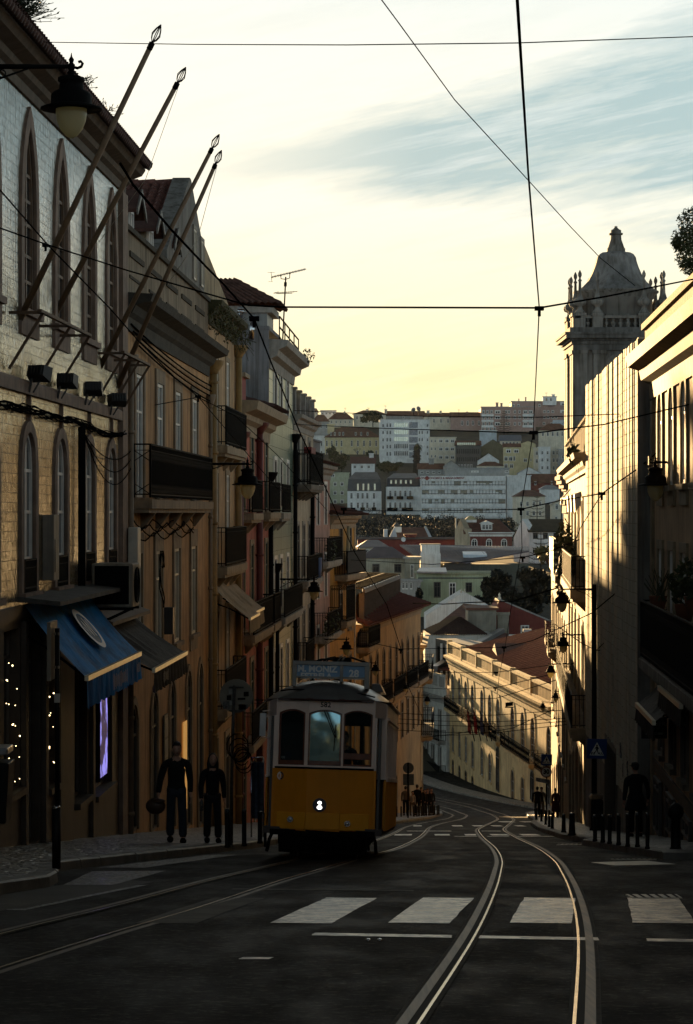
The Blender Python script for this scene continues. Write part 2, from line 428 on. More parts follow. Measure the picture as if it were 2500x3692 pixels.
# ------------------------------------------------------------------ camera, light, sky, air
cam = bpy.data.cameras.new('camera'); co = bpy.data.objects.new('camera', cam); COL.objects.link(co)
cam.sensor_fit = 'VERTICAL'; cam.sensor_height = 36; cam.lens = 36*F/3692; cam.clip_end = 9000; cam.clip_start = .1
co.rotation_euler = (R(90), 0, 0); sc.camera = co
SUN_AZ, SUN_EL = R(7.5), R(4.2)             # to the left of the view axis, low
sun = bpy.data.lights.new('sun', 'SUN'); sun.energy = 5.0; sun.angle = R(.5); sun.color = (1, .64, .28)
so = bpy.data.objects.new('sun', sun); COL.objects.link(so); so.location = (0, 0, 60)
sdir = Vector((-math.sin(SUN_AZ)*math.cos(SUN_EL), math.cos(SUN_AZ)*math.cos(SUN_EL), math.sin(SUN_EL)))
so.rotation_euler = sdir.to_track_quat('Z', 'Y').to_euler()
wd = bpy.data.worlds.new('World'); sc.world = wd; wd.use_nodes = True; t = NT(wd.node_tree)
bg = wd.node_tree.nodes['Background']; bg.inputs['Strength'].default_value = .1
dirn = t.n('ShaderNodeTexCoord').outputs['Generated']
sp = t.n('ShaderNodeSeparateXYZ', i_0=dirn); dx, dy, dz = sp.outputs
nish = t.n('ShaderNodeTexSky', sky_type='NISHITA', sun_disc=False, sun_elevation=SUN_EL, sun_rotation=-SUN_AZ, air_density=1.3, dust_density=2.0, altitude=60)
az = t.math('ADD', t.math('MULTIPLY', dx, -math.sin(R(6))), t.math('MULTIPLY', dy, math.cos(R(6))))
front = t.ramp(az, -.1, .92)
# thin high cloud lit from the front; clear wedge of blue in it; yellow low down
ang = t.math('DIVIDE', dx, t.math('MAXIMUM', dy, .05))
elv = t.math('DIVIDE', dz, t.math('MAXIMUM', t.math('ABSOLUTE', dy), .05))
wv = t.n('ShaderNodeCombineXYZ', i_0=ang, i_1=t.math('SUBTRACT', elv, t.math('MULTIPLY', ang, .22)), i_2=0.0)
n1 = t.noise(wv.outputs[0], (6, 44, 1), 8, .64); n2 = t.noise(wv.outputs[0], (11, 75, 1), 8, .68); n3 = t.noise(wv.outputs[0], (4, 30, 1), 6, .6)
high = t.mix(t.ramp(elv, .17, .235), (.955, .955, .85), (.76, .85, .84))
mid = t.mix(t.ramp(elv, .035, .125), (.97, .885, .47), (.955, .955, .82))
cl = t.mix(t.ramp(elv, .14, .19), mid, high)
cl = t.mix(t.math('MULTIPLY', t.ramp(n2, .47, .66), .42), cl, (.72, .78, .74))
bandc = t.math('SUBTRACT', elv, t.math('MULTIPLY_ADD', ang, .11, .1475))
bandw = t.math('MAXIMUM', t.math('MULTIPLY_ADD', ang, .19, .014), .01)
bd = t.math('ADD', t.math('DIVIDE', t.math('ABSOLUTE', bandc), bandw), t.math('MULTIPLY', t.math('SUBTRACT', n1, .5), 3.0))
gap = t.math('MULTIPLY', t.math('SUBTRACT', 1, t.ramp(bd, .45, 1.2)), t.ramp(ang, -.09, .03))
low = t.math('MULTIPLY', t.math('MULTIPLY', t.ramp(n3, .52, .68), t.ramp(elv, .02, .05)), t.math('SUBTRACT', 1, t.ramp(elv, .085, .13)))
cl = t.mix(t.math('MULTIPLY', low, .55), cl, (.66, .65, .42))
cl = t.mix(t.math('MULTIPLY', gap, .95), cl, (.36, .53, .565))
cl = t.mix(t.math('MULTIPLY', t.math('MULTIPLY', t.ramp(t.noise(wv.outputs[0], (8, 95, 1), 8, .7), .5, .7), gap), .6), cl, (.86, .91, .88))
back = t.mix(t.ramp(dz, 0.0, .6), (.95, 1.24, 1.36), (.40, .52, .60))
back = t.mix(t.math('MULTIPLY', t.ramp(t.noise(dirn, (2.2, 2.2, 5), 5), .42, .62), .5), back, (.20, .27, .33))
skyc = t.mix(front, back, cl)
zen = t.ramp(dz, .25, .62)
skyc = t.mix(zen, skyc, (.030, .032, .034))
skyc = t.mix(t.ramp(t.math('MULTIPLY', dz, -1), 0.0, .15), skyc, (.10, .09, .08))
tot = t.mix(1.0, t.mix(1.0, nish.outputs[0], (.018, .018, .018), 'MULTIPLY'), t.mix(1.0, skyc, (3.3, 3.3, 3.3), 'MULTIPLY'), 'ADD')
t.link(tot, bg.inputs['Color'])
sc.view_settings.view_transform = 'Standard'; sc.view_settings.look = 'None'; sc.view_settings.exposure = 1.7; sc.view_settings.gamma = 1
sc.render.engine = 'CYCLES'; sc.cycles.use_denoising = True; sc.cycles.max_bounces = 6; sc.cycles.transparent_max_bounces = 8; sc.cycles.volume_bounces = 0; sc.cycles.sample_clamp_indirect = 3
sc.cycles.use_adaptive_sampling = True; sc.cycles.adaptive_threshold = .02

def haze_box():
    b = MB(); b.box(-420, 420, -30, 1900, -36, 75, 0)
    m = bpy.data.materials.new('haze_air'); m.use_nodes = True; nt = m.node_tree; nt.nodes.remove(nt.nodes['Principled BSDF'])
    v = nt.nodes.new('ShaderNodeVolumePrincipled'); v.inputs['Color'].default_value = (.80, .90, 1.0, 1); v.inputs['Density'].default_value = .000011; v.inputs['Anisotropy'].default_value = .2
    nt.links.new(v.outputs[0], nt.nodes['Material Output'].inputs['Volume'])
    o = b.build('haze', [m]); tag(o, kind='stuff'); o['label'] = 'thin evening haze in the air over the valley'
    return o

# ------------------------------------------------------------------ ground
hill = pchip([(262, -28), (275, -24), (300, -19), (350, -16), (380, -12), (430, -10), (480, -8), (600, -8.5), (850, -5), (950, 6), (1050, 16), (1250, 44), (1400, 50), (1900, 40), (3200, 20)])
M_EARTH = mat('earth', (.06, .055, .035), .95, mott=.5, msc=.2, bump=.2, bsc=2)
b = MB(); xs = [-900, -400, -150, -60, -30, -15, 0, 15, 30, 60, 150, 400, 900]
ys = [-25]+[y*5 for y in range(-3, 54)]+[275, 290, 300, 325, 350, 380, 430, 480, 540, 600, 700, 850, 900, 950, 1000, 1050, 1150, 1250, 1400, 1600, 1900, 2500, 3200]
vs = [(x, y, (zr(y) if y <= 262 else hill(y))-.06) for y in ys for x in xs]; nx = len(xs)
b.add(vs, [(j*nx+i, j*nx+i+1, (j+1)*nx+i+1, (j+1)*nx+i) for j in range(len(ys)-1) for i in range(nx-1)], 0)
structure(b.build('terrain', [M_EARTH]))

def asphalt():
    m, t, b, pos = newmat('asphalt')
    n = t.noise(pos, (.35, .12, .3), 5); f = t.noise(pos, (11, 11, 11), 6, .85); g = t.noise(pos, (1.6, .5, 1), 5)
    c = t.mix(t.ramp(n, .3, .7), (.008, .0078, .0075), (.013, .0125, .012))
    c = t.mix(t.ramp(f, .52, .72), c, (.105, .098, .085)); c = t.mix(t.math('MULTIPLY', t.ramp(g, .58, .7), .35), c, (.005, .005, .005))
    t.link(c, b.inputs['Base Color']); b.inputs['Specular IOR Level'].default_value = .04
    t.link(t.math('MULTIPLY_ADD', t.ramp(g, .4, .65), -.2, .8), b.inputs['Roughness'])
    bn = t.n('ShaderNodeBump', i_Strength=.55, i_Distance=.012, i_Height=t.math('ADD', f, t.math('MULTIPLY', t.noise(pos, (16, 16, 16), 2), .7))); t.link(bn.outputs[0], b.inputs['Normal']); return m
M_ASPH = asphalt()
def cobbles():
    m, t, b, pos = newmat('cobbles')
    mp = t.n('ShaderNodeMapping', i_0=pos); mp.inputs['Scale'].default_value = (5.2, 5.2, 0)
    v = t.n('ShaderNodeTexVoronoi', feature='DISTANCE_TO_EDGE', i_Vector=mp.outputs[0], i_Scale=1.0)
    v2 = t.n('ShaderNodeTexVoronoi', i_Vector=mp.outputs[0], i_Scale=1.0)
    e = t.ramp(v.outputs['Distance'], .0, .16); r = t.n('ShaderNodeSeparateColor', i_0=v2.outputs['Color']).outputs[0]
    c = t.mix(r, (.07, .066, .06), (.34, .32, .27)); c = t.mix(e, (.02, .018, .015), c)
    c = t.mix(t.math('MULTIPLY', t.ramp(t.noise(pos, (.8, .4, 1), 4), .45, .65), .5), c, (.06, .055, .045))
    t.link(c, b.inputs['Base Color']); b.inputs['Roughness'].default_value = .42
    bn = t.n('ShaderNodeBump', i_Strength=1, i_Distance=.03, i_Height=t.math('ADD', e, t.math('MULTIPLY', r, .6))); t.link(bn.outputs[0], b.inputs['Normal']); return m
M_COB = cobbles()
M_KERB = mat('kerb_stone', (.15, .14, .12), .6, mott=.45, msc=2, bump=.5, bsc=14)
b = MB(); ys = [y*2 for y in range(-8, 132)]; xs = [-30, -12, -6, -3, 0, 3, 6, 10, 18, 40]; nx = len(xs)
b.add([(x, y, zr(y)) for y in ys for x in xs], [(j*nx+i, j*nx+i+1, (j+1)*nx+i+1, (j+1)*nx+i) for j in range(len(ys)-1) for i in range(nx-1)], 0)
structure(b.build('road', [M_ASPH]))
LWALL = pchip([(-15, -7.97), (40, -5.73), (75, -4.31), (85, -3.9), (99, -3.19), (113, -2.5), (125, -1.72), (134, -.92), (143, .46), (178, 5.45), (184, 5.9), (192, 6.0)])
LK = [(12, -5.0), (20, -4.15), (26, -3.74), (28, -3.42), (29.5, -3.5), (33.2, -3.95), (34.6, -3.78), (39, -3.1), (44.5, -2.3), (48, -1.8), (60, -.75), (75, .5), (91, 1.3), (104, 2.1), (130, 4.0), (156, 5.75), (168, 6.7), (177, 7.0), (184, 6.6), (190, 5.2), (200, 1.0)]
RK = [(39.4, 5.12), (45, 5.05), (51, 4.96), (52.2, 5.3), (60, 5.34), (80, 6.3), (100, 7.6), (123, 9.5), (155, 11.6), (172, 12.7), (178, 13.6)]
RWALL = pchip([(39, 5.94), (55, 6.7), (77, 7.65), (110, 10.1), (112, 10.3), (170, 14.4), (180, 15.1)])
def dens(line, st=2.):
    out = []
    for (y0, x0), (y1, x1) in zip(line, line[1:]):
        n = max(1, int(math.hypot(y1-y0, x1-x0)/st)); out += [(y0+(y1-y0)*k/n, x0+(x1-x0)*k/n) for k in range(n)]
    return out+[line[-1]]
KH = .14
def pavement(line, wall, inner):
    b = MB(); pts = dens(line)
    for (y0, x0), (y1, x1) in zip(pts, pts[1:]):
        s = 1 if inner > 0 else -1
        b.quad((x0+s*.25, y0, zr(y0)+KH), (x1+s*.25, y1, zr(y1)+KH), (wall(y1)+s*.6, y1, zr(y1)+KH+.05), (wall(y0)+s*.6, y0, zr(y0)+KH+.05), 0)
    return structure(b.build('pavement', [M_COB]))
def kerb(line, s):
    b = MB(); pts = dens(line, 1.1)
    for (y0, x0), (y1, x1) in zip(pts, pts[1:]):
        d = Vector((x1-x0, y1-y0, 0)); L = d.length; d.normalize(); nn = Vector((d.y, -d.x, 0))*s
        a = Vector((x0, y0, 0))+d*.006; c = Vector((x1, y1, 0))-d*.006; j = rnd.uniform(-.008, .008)
        za, zc = zr(y0), zr(y1)
        ring_ = lambda p, z: [p+nn*(0+j)+Vector((0, 0, z-.1)), p+nn*(.02+j)+Vector((0, 0, z+KH-.02)), p+nn*(.05+j)+Vector((0, 0, z+KH+.004)), p+nn*.27+Vector((0, 0, z+KH+.006)), p+nn*.27+Vector((0, 0, z-.1))]
        b.wedge(ring_(a, za), ring_(c, zc), 0)
    return structure(b.build('kerb', [M_KERB]))
pavement(LK, LWALL, -1); kerb(LK, -1)
pavement(RK, RWALL, 1); kerb(RK, 1)
# end of the right pavement at the side street: kerb running off to the right
b = MB(); x = 5.12
z = zr(39.4)
while x < 14:
    b.wedge([(x+.006, 39.15, z-.1), (x+1.09, 39.15, z-.1), (x+1.09, 39.42, z-.1), (x+.006, 39.42, z-.1)], [(x+.006, 39.17, z+KH+.004), (x+1.09, 39.17, z+KH+.004), (x+1.09, 39.42, z+KH+.006), (x+.006, 39.42, z+KH+.006)], 0); x += 1.1
structure(b.build('kerb', [M_KERB]))
# pavement in front of the long lit palace at the bottom of the street
b = MB(); FP = [(178, 14.9), (190, 14.6), (205, 12.6), (220, 10.3), (236, 8.0), (252, 5.6), (262, 4.2)]; FW = pchip([(178, 18), (190, 16), (234, 9.9), (252, 7.5), (262, 6.0)])
pts = dens(FP, 3)
for (y0, x0), (y1, x1) in zip(pts, pts[1:]):
    b.quad((x0, y0, zr(y0)+KH), (x1, y1, zr(y1)+KH), (FW(y1)+.6, y1, zr(y1)+KH), (FW(y0)+.6, y0, zr(y0)+KH), 0)
    b.quad((x0, y0, zr(y0)-.1), (x1, y1, zr(y1)-.1), (x1, y1, zr(y1)+KH), (x0, y0, zr(y0)+KH), 0)
structure(b.build('pavement', [M_COB]))
# tram tracks
TL = pchip([(5, -4.1), (16.2, -2.8), (19.6, -2.37), (23.5, -1.85), (30, -1.22), (34.5, -.75), (39.5, -.28), (48, .57), (60, 1.3), (75, 2.0), (88, 2.55), (104, 3.5), (125, 5.05), (156, 7.2), (172, 7.95), (186, 7.75), (200, 6.2), (216, 3.0), (228, 0)])
TR = pchip([(3, -.4), (8, .28), (13, .81), (20, 1.5), (27, 2.08), (33, 2.52), (38, 2.86), (46, 3.28), (60, 3.85), (70, 4.3), (82, 4.9), (100, 6.25), (125, 8.15), (142, 9.35), (160, 10.3), (175, 10.75), (190, 10.4), (206, 8.6), (222, 5.4), (236, 2)])
def steel():
    m, t, b, pos = newmat('rail_steel')
    c = t.mix(t.ramp(t.noise(pos, (30, .6, 1), 4), .35, .65), (.15, .10, .055), (.05, .034, .02)); t.link(c, b.inputs['Base Color'])
    b.inputs['Metallic'].default_value = .1; b.inputs['Specular IOR Level'].default_value = .12; b.inputs['Roughness'].default_value = .5; return m
M_STEEL = steel(); M_STEELB = mat('rail_lip', (.85, .78, .66), .22, .95, mott=.25, msc=4)
def track(fn, y0, y1, label):
    t_ = thing('tram_track', label, 'tram track', (fn(y0), y0, zr(y0)))
    ys = []; y = y0
    while y < y1: ys.append(y); y += .5 if y < 50 else 1.5
    for s in (-1, 1):
        b = MB()
        def strip(o0, o1, lift, m):
            P = []
            for y in ys:
                d = Vector((fn(y+.1)-fn(y-.1), .2, 0)).normalized(); n = Vector((d.y, -d.x, 0)); c = Vector((fn(y), y, zr(y)+lift))
                P.append((c+n*o0, c+n*o1))
            for (a, c), (d, e) in zip(P, P[1:]): b.quad(a, c, e, d, m)
        strip(s*.467, s*.53, .010, 0); strip(s*.425, s*.467, .005, 2); strip(s*.402, s*.422, .012, 1); strip(s*.375, s*.40, .006, 3); strip(s*.53, s*.56, .006, 3)
        b.build('rail', [M_STEEL, M_STEELB, M_BLACK, mat('rail_bed', (.05, .045, .035), .9, mott=.6, msc=9, bump=.6)], t_)
track(TR, 6, 236, 'shining tram track bending across the empty right lane')
track(TL, 8, 228, 'straight tram track under the yellow tram')
# painted markings with worn paint
def paint():
    m, t, b, pos = newmat('road_paint')
    w = t.ramp(t.math('ADD', t.noise(pos, (3.5, 2.2, 1), 7, .72), t.math('MULTIPLY', t.noise(pos, (5, 24, 1), 3), .3)), .55, .72)
    c = t.mix(w, (.88, .80, .62), (.07, .065, .055)); t.link(c, b.inputs['Base Color']); b.inputs['Roughness'].default_value = .38
    bn = t.n('ShaderNodeBump', i_Strength=.4, i_Distance=.01, i_Height=t.noise(pos, (40, 40, 40), 3)); t.link(bn.outputs[0], b.inputs['Normal']); return m
M_PAINT = paint(); M_PAINT_D = mat('road_paint_worn', (.085, .08, .068), .7, spec=.1, mott=.5, msc=2.5, bump=.4)
def patch(pts, m=None, name='road_marking', lift=.0045):
    """pts: (X, D) outline; follows the slope"""
    b = MB(); (a, c, d, e) = pts; n = 8; g = random.Random(len(bpy.data.objects))
    row = []
    for k in range(n+1):
        t_ = k/n; j1, j2 = g.uniform(-.007, .007), g.uniform(-.007, .007)
        p = (a[0]+(e[0]-a[0])*t_+j1, a[1]+(e[1]-a[1])*t_); q = (c[0]+(d[0]-c[0])*t_+j2, c[1]+(d[1]-c[1])*t_)
        row.append((Vector((p[0], p[1], zr(p[1])+lift)), Vector((q[0], q[1], zr(q[1])+lift))))
    for (p, q), (r_, s_) in zip(row, row[1:]): b.quad(p, q, s_, r_, 0)
    return structure(b.build(name, [m or M_PAINT]))
for k, x in enumerate((-4.0, -2.92, -1.84, -.66, .36, 1.42, 2.5, 3.58, 4.66)):
    m = M_PAINT_D if k < 3 else M_PAINT
    if k == 1: continue
    patch([(x, 21.1), (x+.53, 21.0), (x+.98, 25.3), (x+.45, 25.4)], m)
for x0, x1 in ((-.28, .83), (1.02, 1.98), (2.35, 6.0)): patch([(x0, 19.45-x0*.25), (x1, 19.45-x1*.25), (x1+.02, 19.75-x1*.25), (x0+.02, 19.75-x0*.25)])
patch([(-.77, 17.15), (-.55, 17.15), (-.52, 17.32), (-.74, 17.32)])
for px0, px1 in ((1421, 1484), (1568, 1623), (1679, 1734), (1774, 1838), (1885, 1949)): patch([(XP(px0, 67.6), 67.4), (XP(px1, 67.6), 67.4), (XP(px1, 67.6)+.1, 70.6), (XP(px0, 67.6)+.1, 70.6)])
for px0, px1 in ((1488, 1520), (1631, 1667), (1706, 1746), (1774, 1810), (1861, 1893)): patch([(XP(px0, 96), 95), (XP(px1, 96), 95), (XP(px1, 96)+.1, 99), (XP(px0, 96)+.1, 99)])
for px0, px1 in ((1800, 1850), (1880, 1960)): patch([(XP(px0, 118), 116), (XP(px1, 118), 116), (XP(px1, 118)+.1, 121), (XP(px0, 118)+.1, 121)])
for px0, px1 in ((1641, 1738), (1760, 1838), (1870, 2020)): patch([(XP(px0, 65), 65), (XP(px1, 65), 65), (XP(px1, 65), 65.7), (XP(px0, 65), 65.7)])
for px0, px1 in ((1512, 1630), (1740, 1810), (1470, 1510)): patch([(XP(px0, 78), 78), (XP(px1, 78), 78), (XP(px1, 78), 79), (XP(px0, 78), 79)])
patch([(-1.3, 27.3), (.75, 26.9), (.75, 27.2), (-1.3, 27.6)], M_PAINT_D)
# patched asphalt by the left kerb, metal plates and grates
M_PATCH = mat('asphalt_patch', (.045, .041, .035), .6, spec=.08, mott=.35, msc=1.2, bump=.4, bsc=40)
patch([(-4.6, 22.2), (-3.1, 23.3), (-2.35, 29.5), (-3.0, 30.5)], M_PATCH, 'road_patch', .003)
def wet():
    m, t, b, pos = newmat('wet_gutter'); n = t.noise(pos, (9, 9, 9), 5, .7)
    t.link(t.mix(t.ramp(n, .4, .6), (.006, .006, .006), (.03, .028, .024)), b.inputs['Base Color']); t.link(t.math('MULTIPLY_ADD', t.ramp(n, .42, .58), .5, .12), b.inputs['Roughness'])
    bn = t.n('ShaderNodeBump', i_Strength=1.0, i_Distance=.03, i_Height=n); t.link(bn.outputs[0], b.inputs['Normal']); return m
M_WETG = wet()
patch([(-3.35, 28.6), (-2.75, 28.6), (-2.5, 33.5), (-3.5, 33.3)], M_WETG, 'wet_patch', .0035); patch([(-3.6, 34.9), (-2.9, 34.9), (-1.9, 42.5), (-2.4, 42.5)], M_WETG, 'wet_patch', .0035); patch([(-3.6, 23.2), (-3.05, 23.0), (-2.35, 28.6), (-3.3, 28.2)], M_WETG, 'wet_patch', .0025)
M_PLATE = mat('plate_steel', (.40, .38, .33), .5, .6, mott=.3, msc=20)
def plate(pts, label, slots=0):
    b = MB(); (a, c, d, e) = [Vector((x, y, zr(y)+.012)) for x, y in pts]
    b.wedge([p-Vector((0, 0, .02)) for p in (a, c, d, e)], [a, c, d, e], 0)
    for k in range(slots):
        f0, f1 = (k+.3)/slots, (k+.7)/slots; u = Vector((0, 0, .003))
        b.quad(a.lerp(c, f0)+u, a.lerp(c, f1)+u, e.lerp(d, f1)+u, e.lerp(d, f0)+u, 1)
    tag(b.build('drain_cover', [M_PLATE, M_BLACK]), label, 'drain cover')
plate([(3.95, 35.6), (4.95, 36.3), (4.75, 38.2), (3.75, 37.3)], 'pale steel cover plate in the road near the right kerb')
plate([(4.3, 39.0), (5.0, 39.0), (5.0, 39.35), (4.3, 39.35)], 'slotted drain grate against the kerb beyond the steel plate', 8)
plate([(4.45, 51.3), (4.95, 51.3), (5.1, 52.3), (4.6, 52.3)], 'small pale grate at the step in the right kerb', 5)
plate([(2.98, 25.2), (3.5, 25.2), (3.55, 26.0), (3.0, 26.0)], 'dark slotted grate at the right edge beside the zebra stripes', 6)
b = MB(); D = 18.95
for x in (.17, .26): b.ball((x, D, zr(D)+.008), .025, .04, .012, 8, 5, 0)
tag(b.build('road_stud', [M_CHROME]), 'pair of shiny road studs in front of the stop line', 'road stud')

# the houses round the square the viewer stands in (they shade the near road)
b = MB(); b.box(-24, -10, -60, 29.4, -9, 10, 0); b.box(10.5, 24, -60, 31, -9, 9, 0); b.box(-24, 24, -74, -60.01, -6, 11, 0)
sq_ = thing('square_houses', 'plain houses round the square behind the viewer', 'building', (0, -60, -1)); b.build('wall', [mat('square_plaster', (.20, .16, .11), .9, mott=.3)], sq_)
# ------------------------------------------------------------------ left side of the street
def plaster(name, col, **k): return mat(name, col, .85, mott=k.pop('mott', .3), msc=k.pop('msc', 1.6), streak=k.pop('streak', .75), bump=.25, bsc=12, **k)
M_TILE_WALL = brick_bump_mat('glazed_tile_wall', (.24, .18, .085), (.03, .025, .018), .30, .165, rough=.14, tilt=.65, streak=.6, spec=1.0, gloss=1.0, bdist=.05)
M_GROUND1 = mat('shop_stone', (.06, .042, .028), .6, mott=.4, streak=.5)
def awning(name_label, fac, ua, ub, zt, zb, p, val, m, mv, mbar, w0=.05, letters=None, parts=None):
    c = fac.P((ua+ub)/2, w0, zt); t_ = thing('awning', name_label, 'awning', c)
    b = MB(fac.M); n = 26; k = 10; P = {}
    for i in range(n+1):
        for j in range(k+1):
            u = ua+(ub-ua)*i/n; v = j/k
            sag = .035*math.sin(math.pi*v)*(1+.9*math.sin(i*1.3)+.6*math.sin(i*2.9+1)) + .012*math.sin(i*2.2)*v
            P[i, j] = (u, w0+p*v, zt+(zb-zt)*v-sag)
    for i in range(n):
        for j in range(k): b.add([P[i, j], P[i+1, j], P[i+1, j+1], P[i, j+1]], [(0, 1, 2, 3)], 0, True)
    b.build('canopy', [m], t_)
    b = MB(fac.M); b.box(ua-.03, ub+.03, w0+p-.02, w0+p+.05, zb-.06, zb+.03, 0); b.build('front_bar', [mbar], t_)
    b = MB(fac.M); n = 70
    for i in range(n):
        u0, u1 = ua+(ub-ua)*i/n, ua+(ub-ua)*(i+1)/n
        f = lambda q: .03*math.sin(q*2.1)+.02*math.sin(q*5.3+1)
        b.add([(u0, w0+p+.015, zb-.06), (u1, w0+p+.015, zb-.06), (u1, w0+p+.02+f(i+1), zb-.06-val-.02*math.sin(i*1.7+1.7)), (u0, w0+p+.02+f(i), zb-.06-val-.02*math.sin(i*1.7))], [(0, 1, 2, 3)], 0, True)
    b.build('valance', [mv], t_)
    for u in (ua+.15, ub-.15): b = MB(fac.M); b.tube([(u, .02, zt-.5), (u, w0+p*.45, (zt+zb)/2-.2), (u, w0+p, zb-.03)], .025, 6, 0); b.build('arm', [M_IRON], t_)
    return t_
def onface(fac, u, w, z, vs, fs, mats, name, parent, slope=None, flip=False):
    """puts lettering on a front: x runs along the wall as read from the street"""
    xd = -fac.d if fac.n.cross(Vector((0, 0, 1))).dot(fac.d) < 0 else fac.d
    up = Vector((0, 0, 1)) if slope is None else slope
    nn = fac.n if slope is None else xd.cross(up).normalized()
    if nn.dot(fac.n) < 0: nn = -nn
    b = MB(); o = fac.P(u, w, z); b.add([o+xd*v.x+up*v.z-nn*v.y for v in vs], fs, 0)
    return b.build(name, mats, parent)

# ---- the tiled palace with pointed windows
L1 = Fac(-6.139, 30, -5.105, 55.4, 1); U = L1.U
H1 = thing('tiled_palace', 'tall palace clad in glossy tiles with pointed upper windows', 'building', L1.P(12, 0, zr(42)))
ops = []; up = []; lo = []
for D in (35.3, 39.0, 42.7, 46.3, 49.95, 53.3):
    o = Op(U(D), 3.55, 1.25, 3.25, 'point', 1.55); up.append(o)
    o2 = Op(U(D)-.05, -1.41, 1.22, 2.82, 'round', .6); lo.append(o2)
ops = up+lo
b = MB(); wall_into(b, L1, -1.62, 7.47, ops, rd=.1, m=0, depth=9, mr=1)
b.build('wall', [M_TILE_WALL, M_STONE], H1)
M_WOODF = mat('window_wood', (.16, .10, .06), .6, mott=.3)
M_SUR1 = mat('surround_stone', (.26, .18, .135), .8, mott=.35, streak=.5, bump=.25)
for o in up: window(L1, H1, o, 2, (.16, .30, .47, .60, .74), .07, .30, M_SUR1, M_WOODF, rd=.1, srise=.36, apron=.34)
for o in lo:
    window(L1, H1, o, 2, (.21, .5, .76), .07, .27, M_SUR1, M_FRAME_W, rd=.1, tip=.5, srise=.2)
    b = MB(L1.M); railing_into(b, [(o.u-.6, .04), (o.u+.6, .04)], -1.41, -.84, 0, .085, .011); b.build('window_grille', [M_IRON], H1)
cornice(L1, H1, 2.06, [(-.05, 0), (.09, 0), (.09, .2), (.05, .25), (-.05, .27)], m=M_SUR1, name='string_course')
M_CORN1 = mat('cornice_wood', (.11, .08, .055), .8, mott=.4, streak=.5)
cornice(L1, H1, 7.25, [(-.05, 0), (.05, .02), (.06, .2), (.16, .26), (.2, .36), (.42, .44), (.5, .56), (.5, .64), (-.05, .66)], m=M_CORN1)
b = MB(L1.M); b.box(U(54.55), L1.L-.003, -.02, .10, -7.6, 7.24, 0); b.build('corner_pilaster', [M_SUR1], H1)
b = MB(L1.M)
tiled_plane(b, (0, .62, 7.86), (L1.L+.1, .62, 7.86), (L1.L-3, -5, 10.2), (0, -5, 10.2), .225, .055, 0)
for i in range(int(L1.L/.225)):
    u = (i+.5)*.225; b.tube([(u, .66, 7.83), (u, .35, 8.0)], [.075, .06], 7, 0)
tiled_plane(b, (L1.L+.1, .62, 7.86), (L1.L+.1, -9, 7.86), (L1.L-3, -5.2, 10.2), (L1.L-3, -5, 10.2), .225, .055, 0)
b.build('roof', [M_TILE_D], H1)
# ground floor: shop fronts between stone piers
gops = [Op(U(38.2), -5.0, 1.6, 3.0), Op(U(41.1), -4.75, 1.5, 2.75), Op(U(43.2), -5.95, 1.6, 3.95), Op(U(45.2), -5.1, 1.3, 3.1), Op(U(48.9), -5.8, 1.7, 3.9), Op(U(52.0), -5.95, 2.9, 3.3)]
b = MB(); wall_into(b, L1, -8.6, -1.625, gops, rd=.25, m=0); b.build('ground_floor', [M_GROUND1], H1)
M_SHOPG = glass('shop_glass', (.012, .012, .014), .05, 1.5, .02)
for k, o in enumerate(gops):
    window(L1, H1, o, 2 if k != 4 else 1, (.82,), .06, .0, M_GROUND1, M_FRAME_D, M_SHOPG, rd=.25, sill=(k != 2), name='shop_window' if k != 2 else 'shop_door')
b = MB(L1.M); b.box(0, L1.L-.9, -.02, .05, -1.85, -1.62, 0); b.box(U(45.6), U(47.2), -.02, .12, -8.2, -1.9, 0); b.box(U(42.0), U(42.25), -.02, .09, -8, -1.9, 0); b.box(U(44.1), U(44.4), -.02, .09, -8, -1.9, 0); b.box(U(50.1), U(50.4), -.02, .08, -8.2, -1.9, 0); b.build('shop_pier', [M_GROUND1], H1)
# slab over the awning, cabinets, air conditioner
b = MB(L1.M); b.wedge([(U(41.6), .0, -1.55), (U(49.4), .0, -1.55), (U(49.4), .75, -1.62), (U(41.6), .75, -1.62)], [(U(41.6), .0, -1.46), (U(49.4), .0, -1.46), (U(49.4), .75, -1.54), (U(41.6), .75, -1.54)], 0)
b.build('shop_canopy', [mat('old_board', (.09, .085, .075), .8, mott=.5, streak=.5)], H1)
M_CAB = mat('grey_cabinet', (.24, .21, .17), .6, mott=.3, streak=.6)
b = MB(L1.M); b.box(U(44.15), U(44.75), .01, .22, -1.25, -.05, 0); b.box(U(44.25), U(44.65), .22, .235, -1.1, -.5, 0); c1 = b.build('meter_cabinet', [M_CAB], None, .015); tag(c1, 'grey meter cabinet on the tiled wall between two arched windows', 'cabinet')
b = MB(L1.M); b.box(U(55.2), U(55.75), .12, .35, -1.3, -.35, 0); tag(b.build('junction_box', [mat('pale_box', (.5, .47, .4), .5, mott=.2)], None, .03), 'pale junction box beside the downpipe of the tiled palace', 'junction box')
ac = thing('air_conditioner', 'big old air conditioner hung on the tiled wall above the awnings', 'air conditioner', L1.P(U(50), .5, -2))
b = MB(L1.M); ua, ub = U(49.3), U(50.4); b.box(ua, ub, .15, 1.0, -1.95, -1.05, 0); b.build('casing', [mat('ac_paint', (.26, .22, .16), .6, mott=.3, streak=.7)], ac, .03)
b = MB(L1.M)
for k in range(14): b.box(ua-.02, ua-.003, .24, .9, -1.86+k*.055, -1.83+k*.055, 0)
b.box(ua-.012, ua-.002, .22, .92, -1.88, -1.1, 1); b.build('grille', [M_IRON, M_BLACK], ac)
b = MB(L1.M); b.tube([((ua+ub)/2, 1.0, -1.5), ((ua+ub)/2, 1.012, -1.5)], .36, 24, 1, True, False)
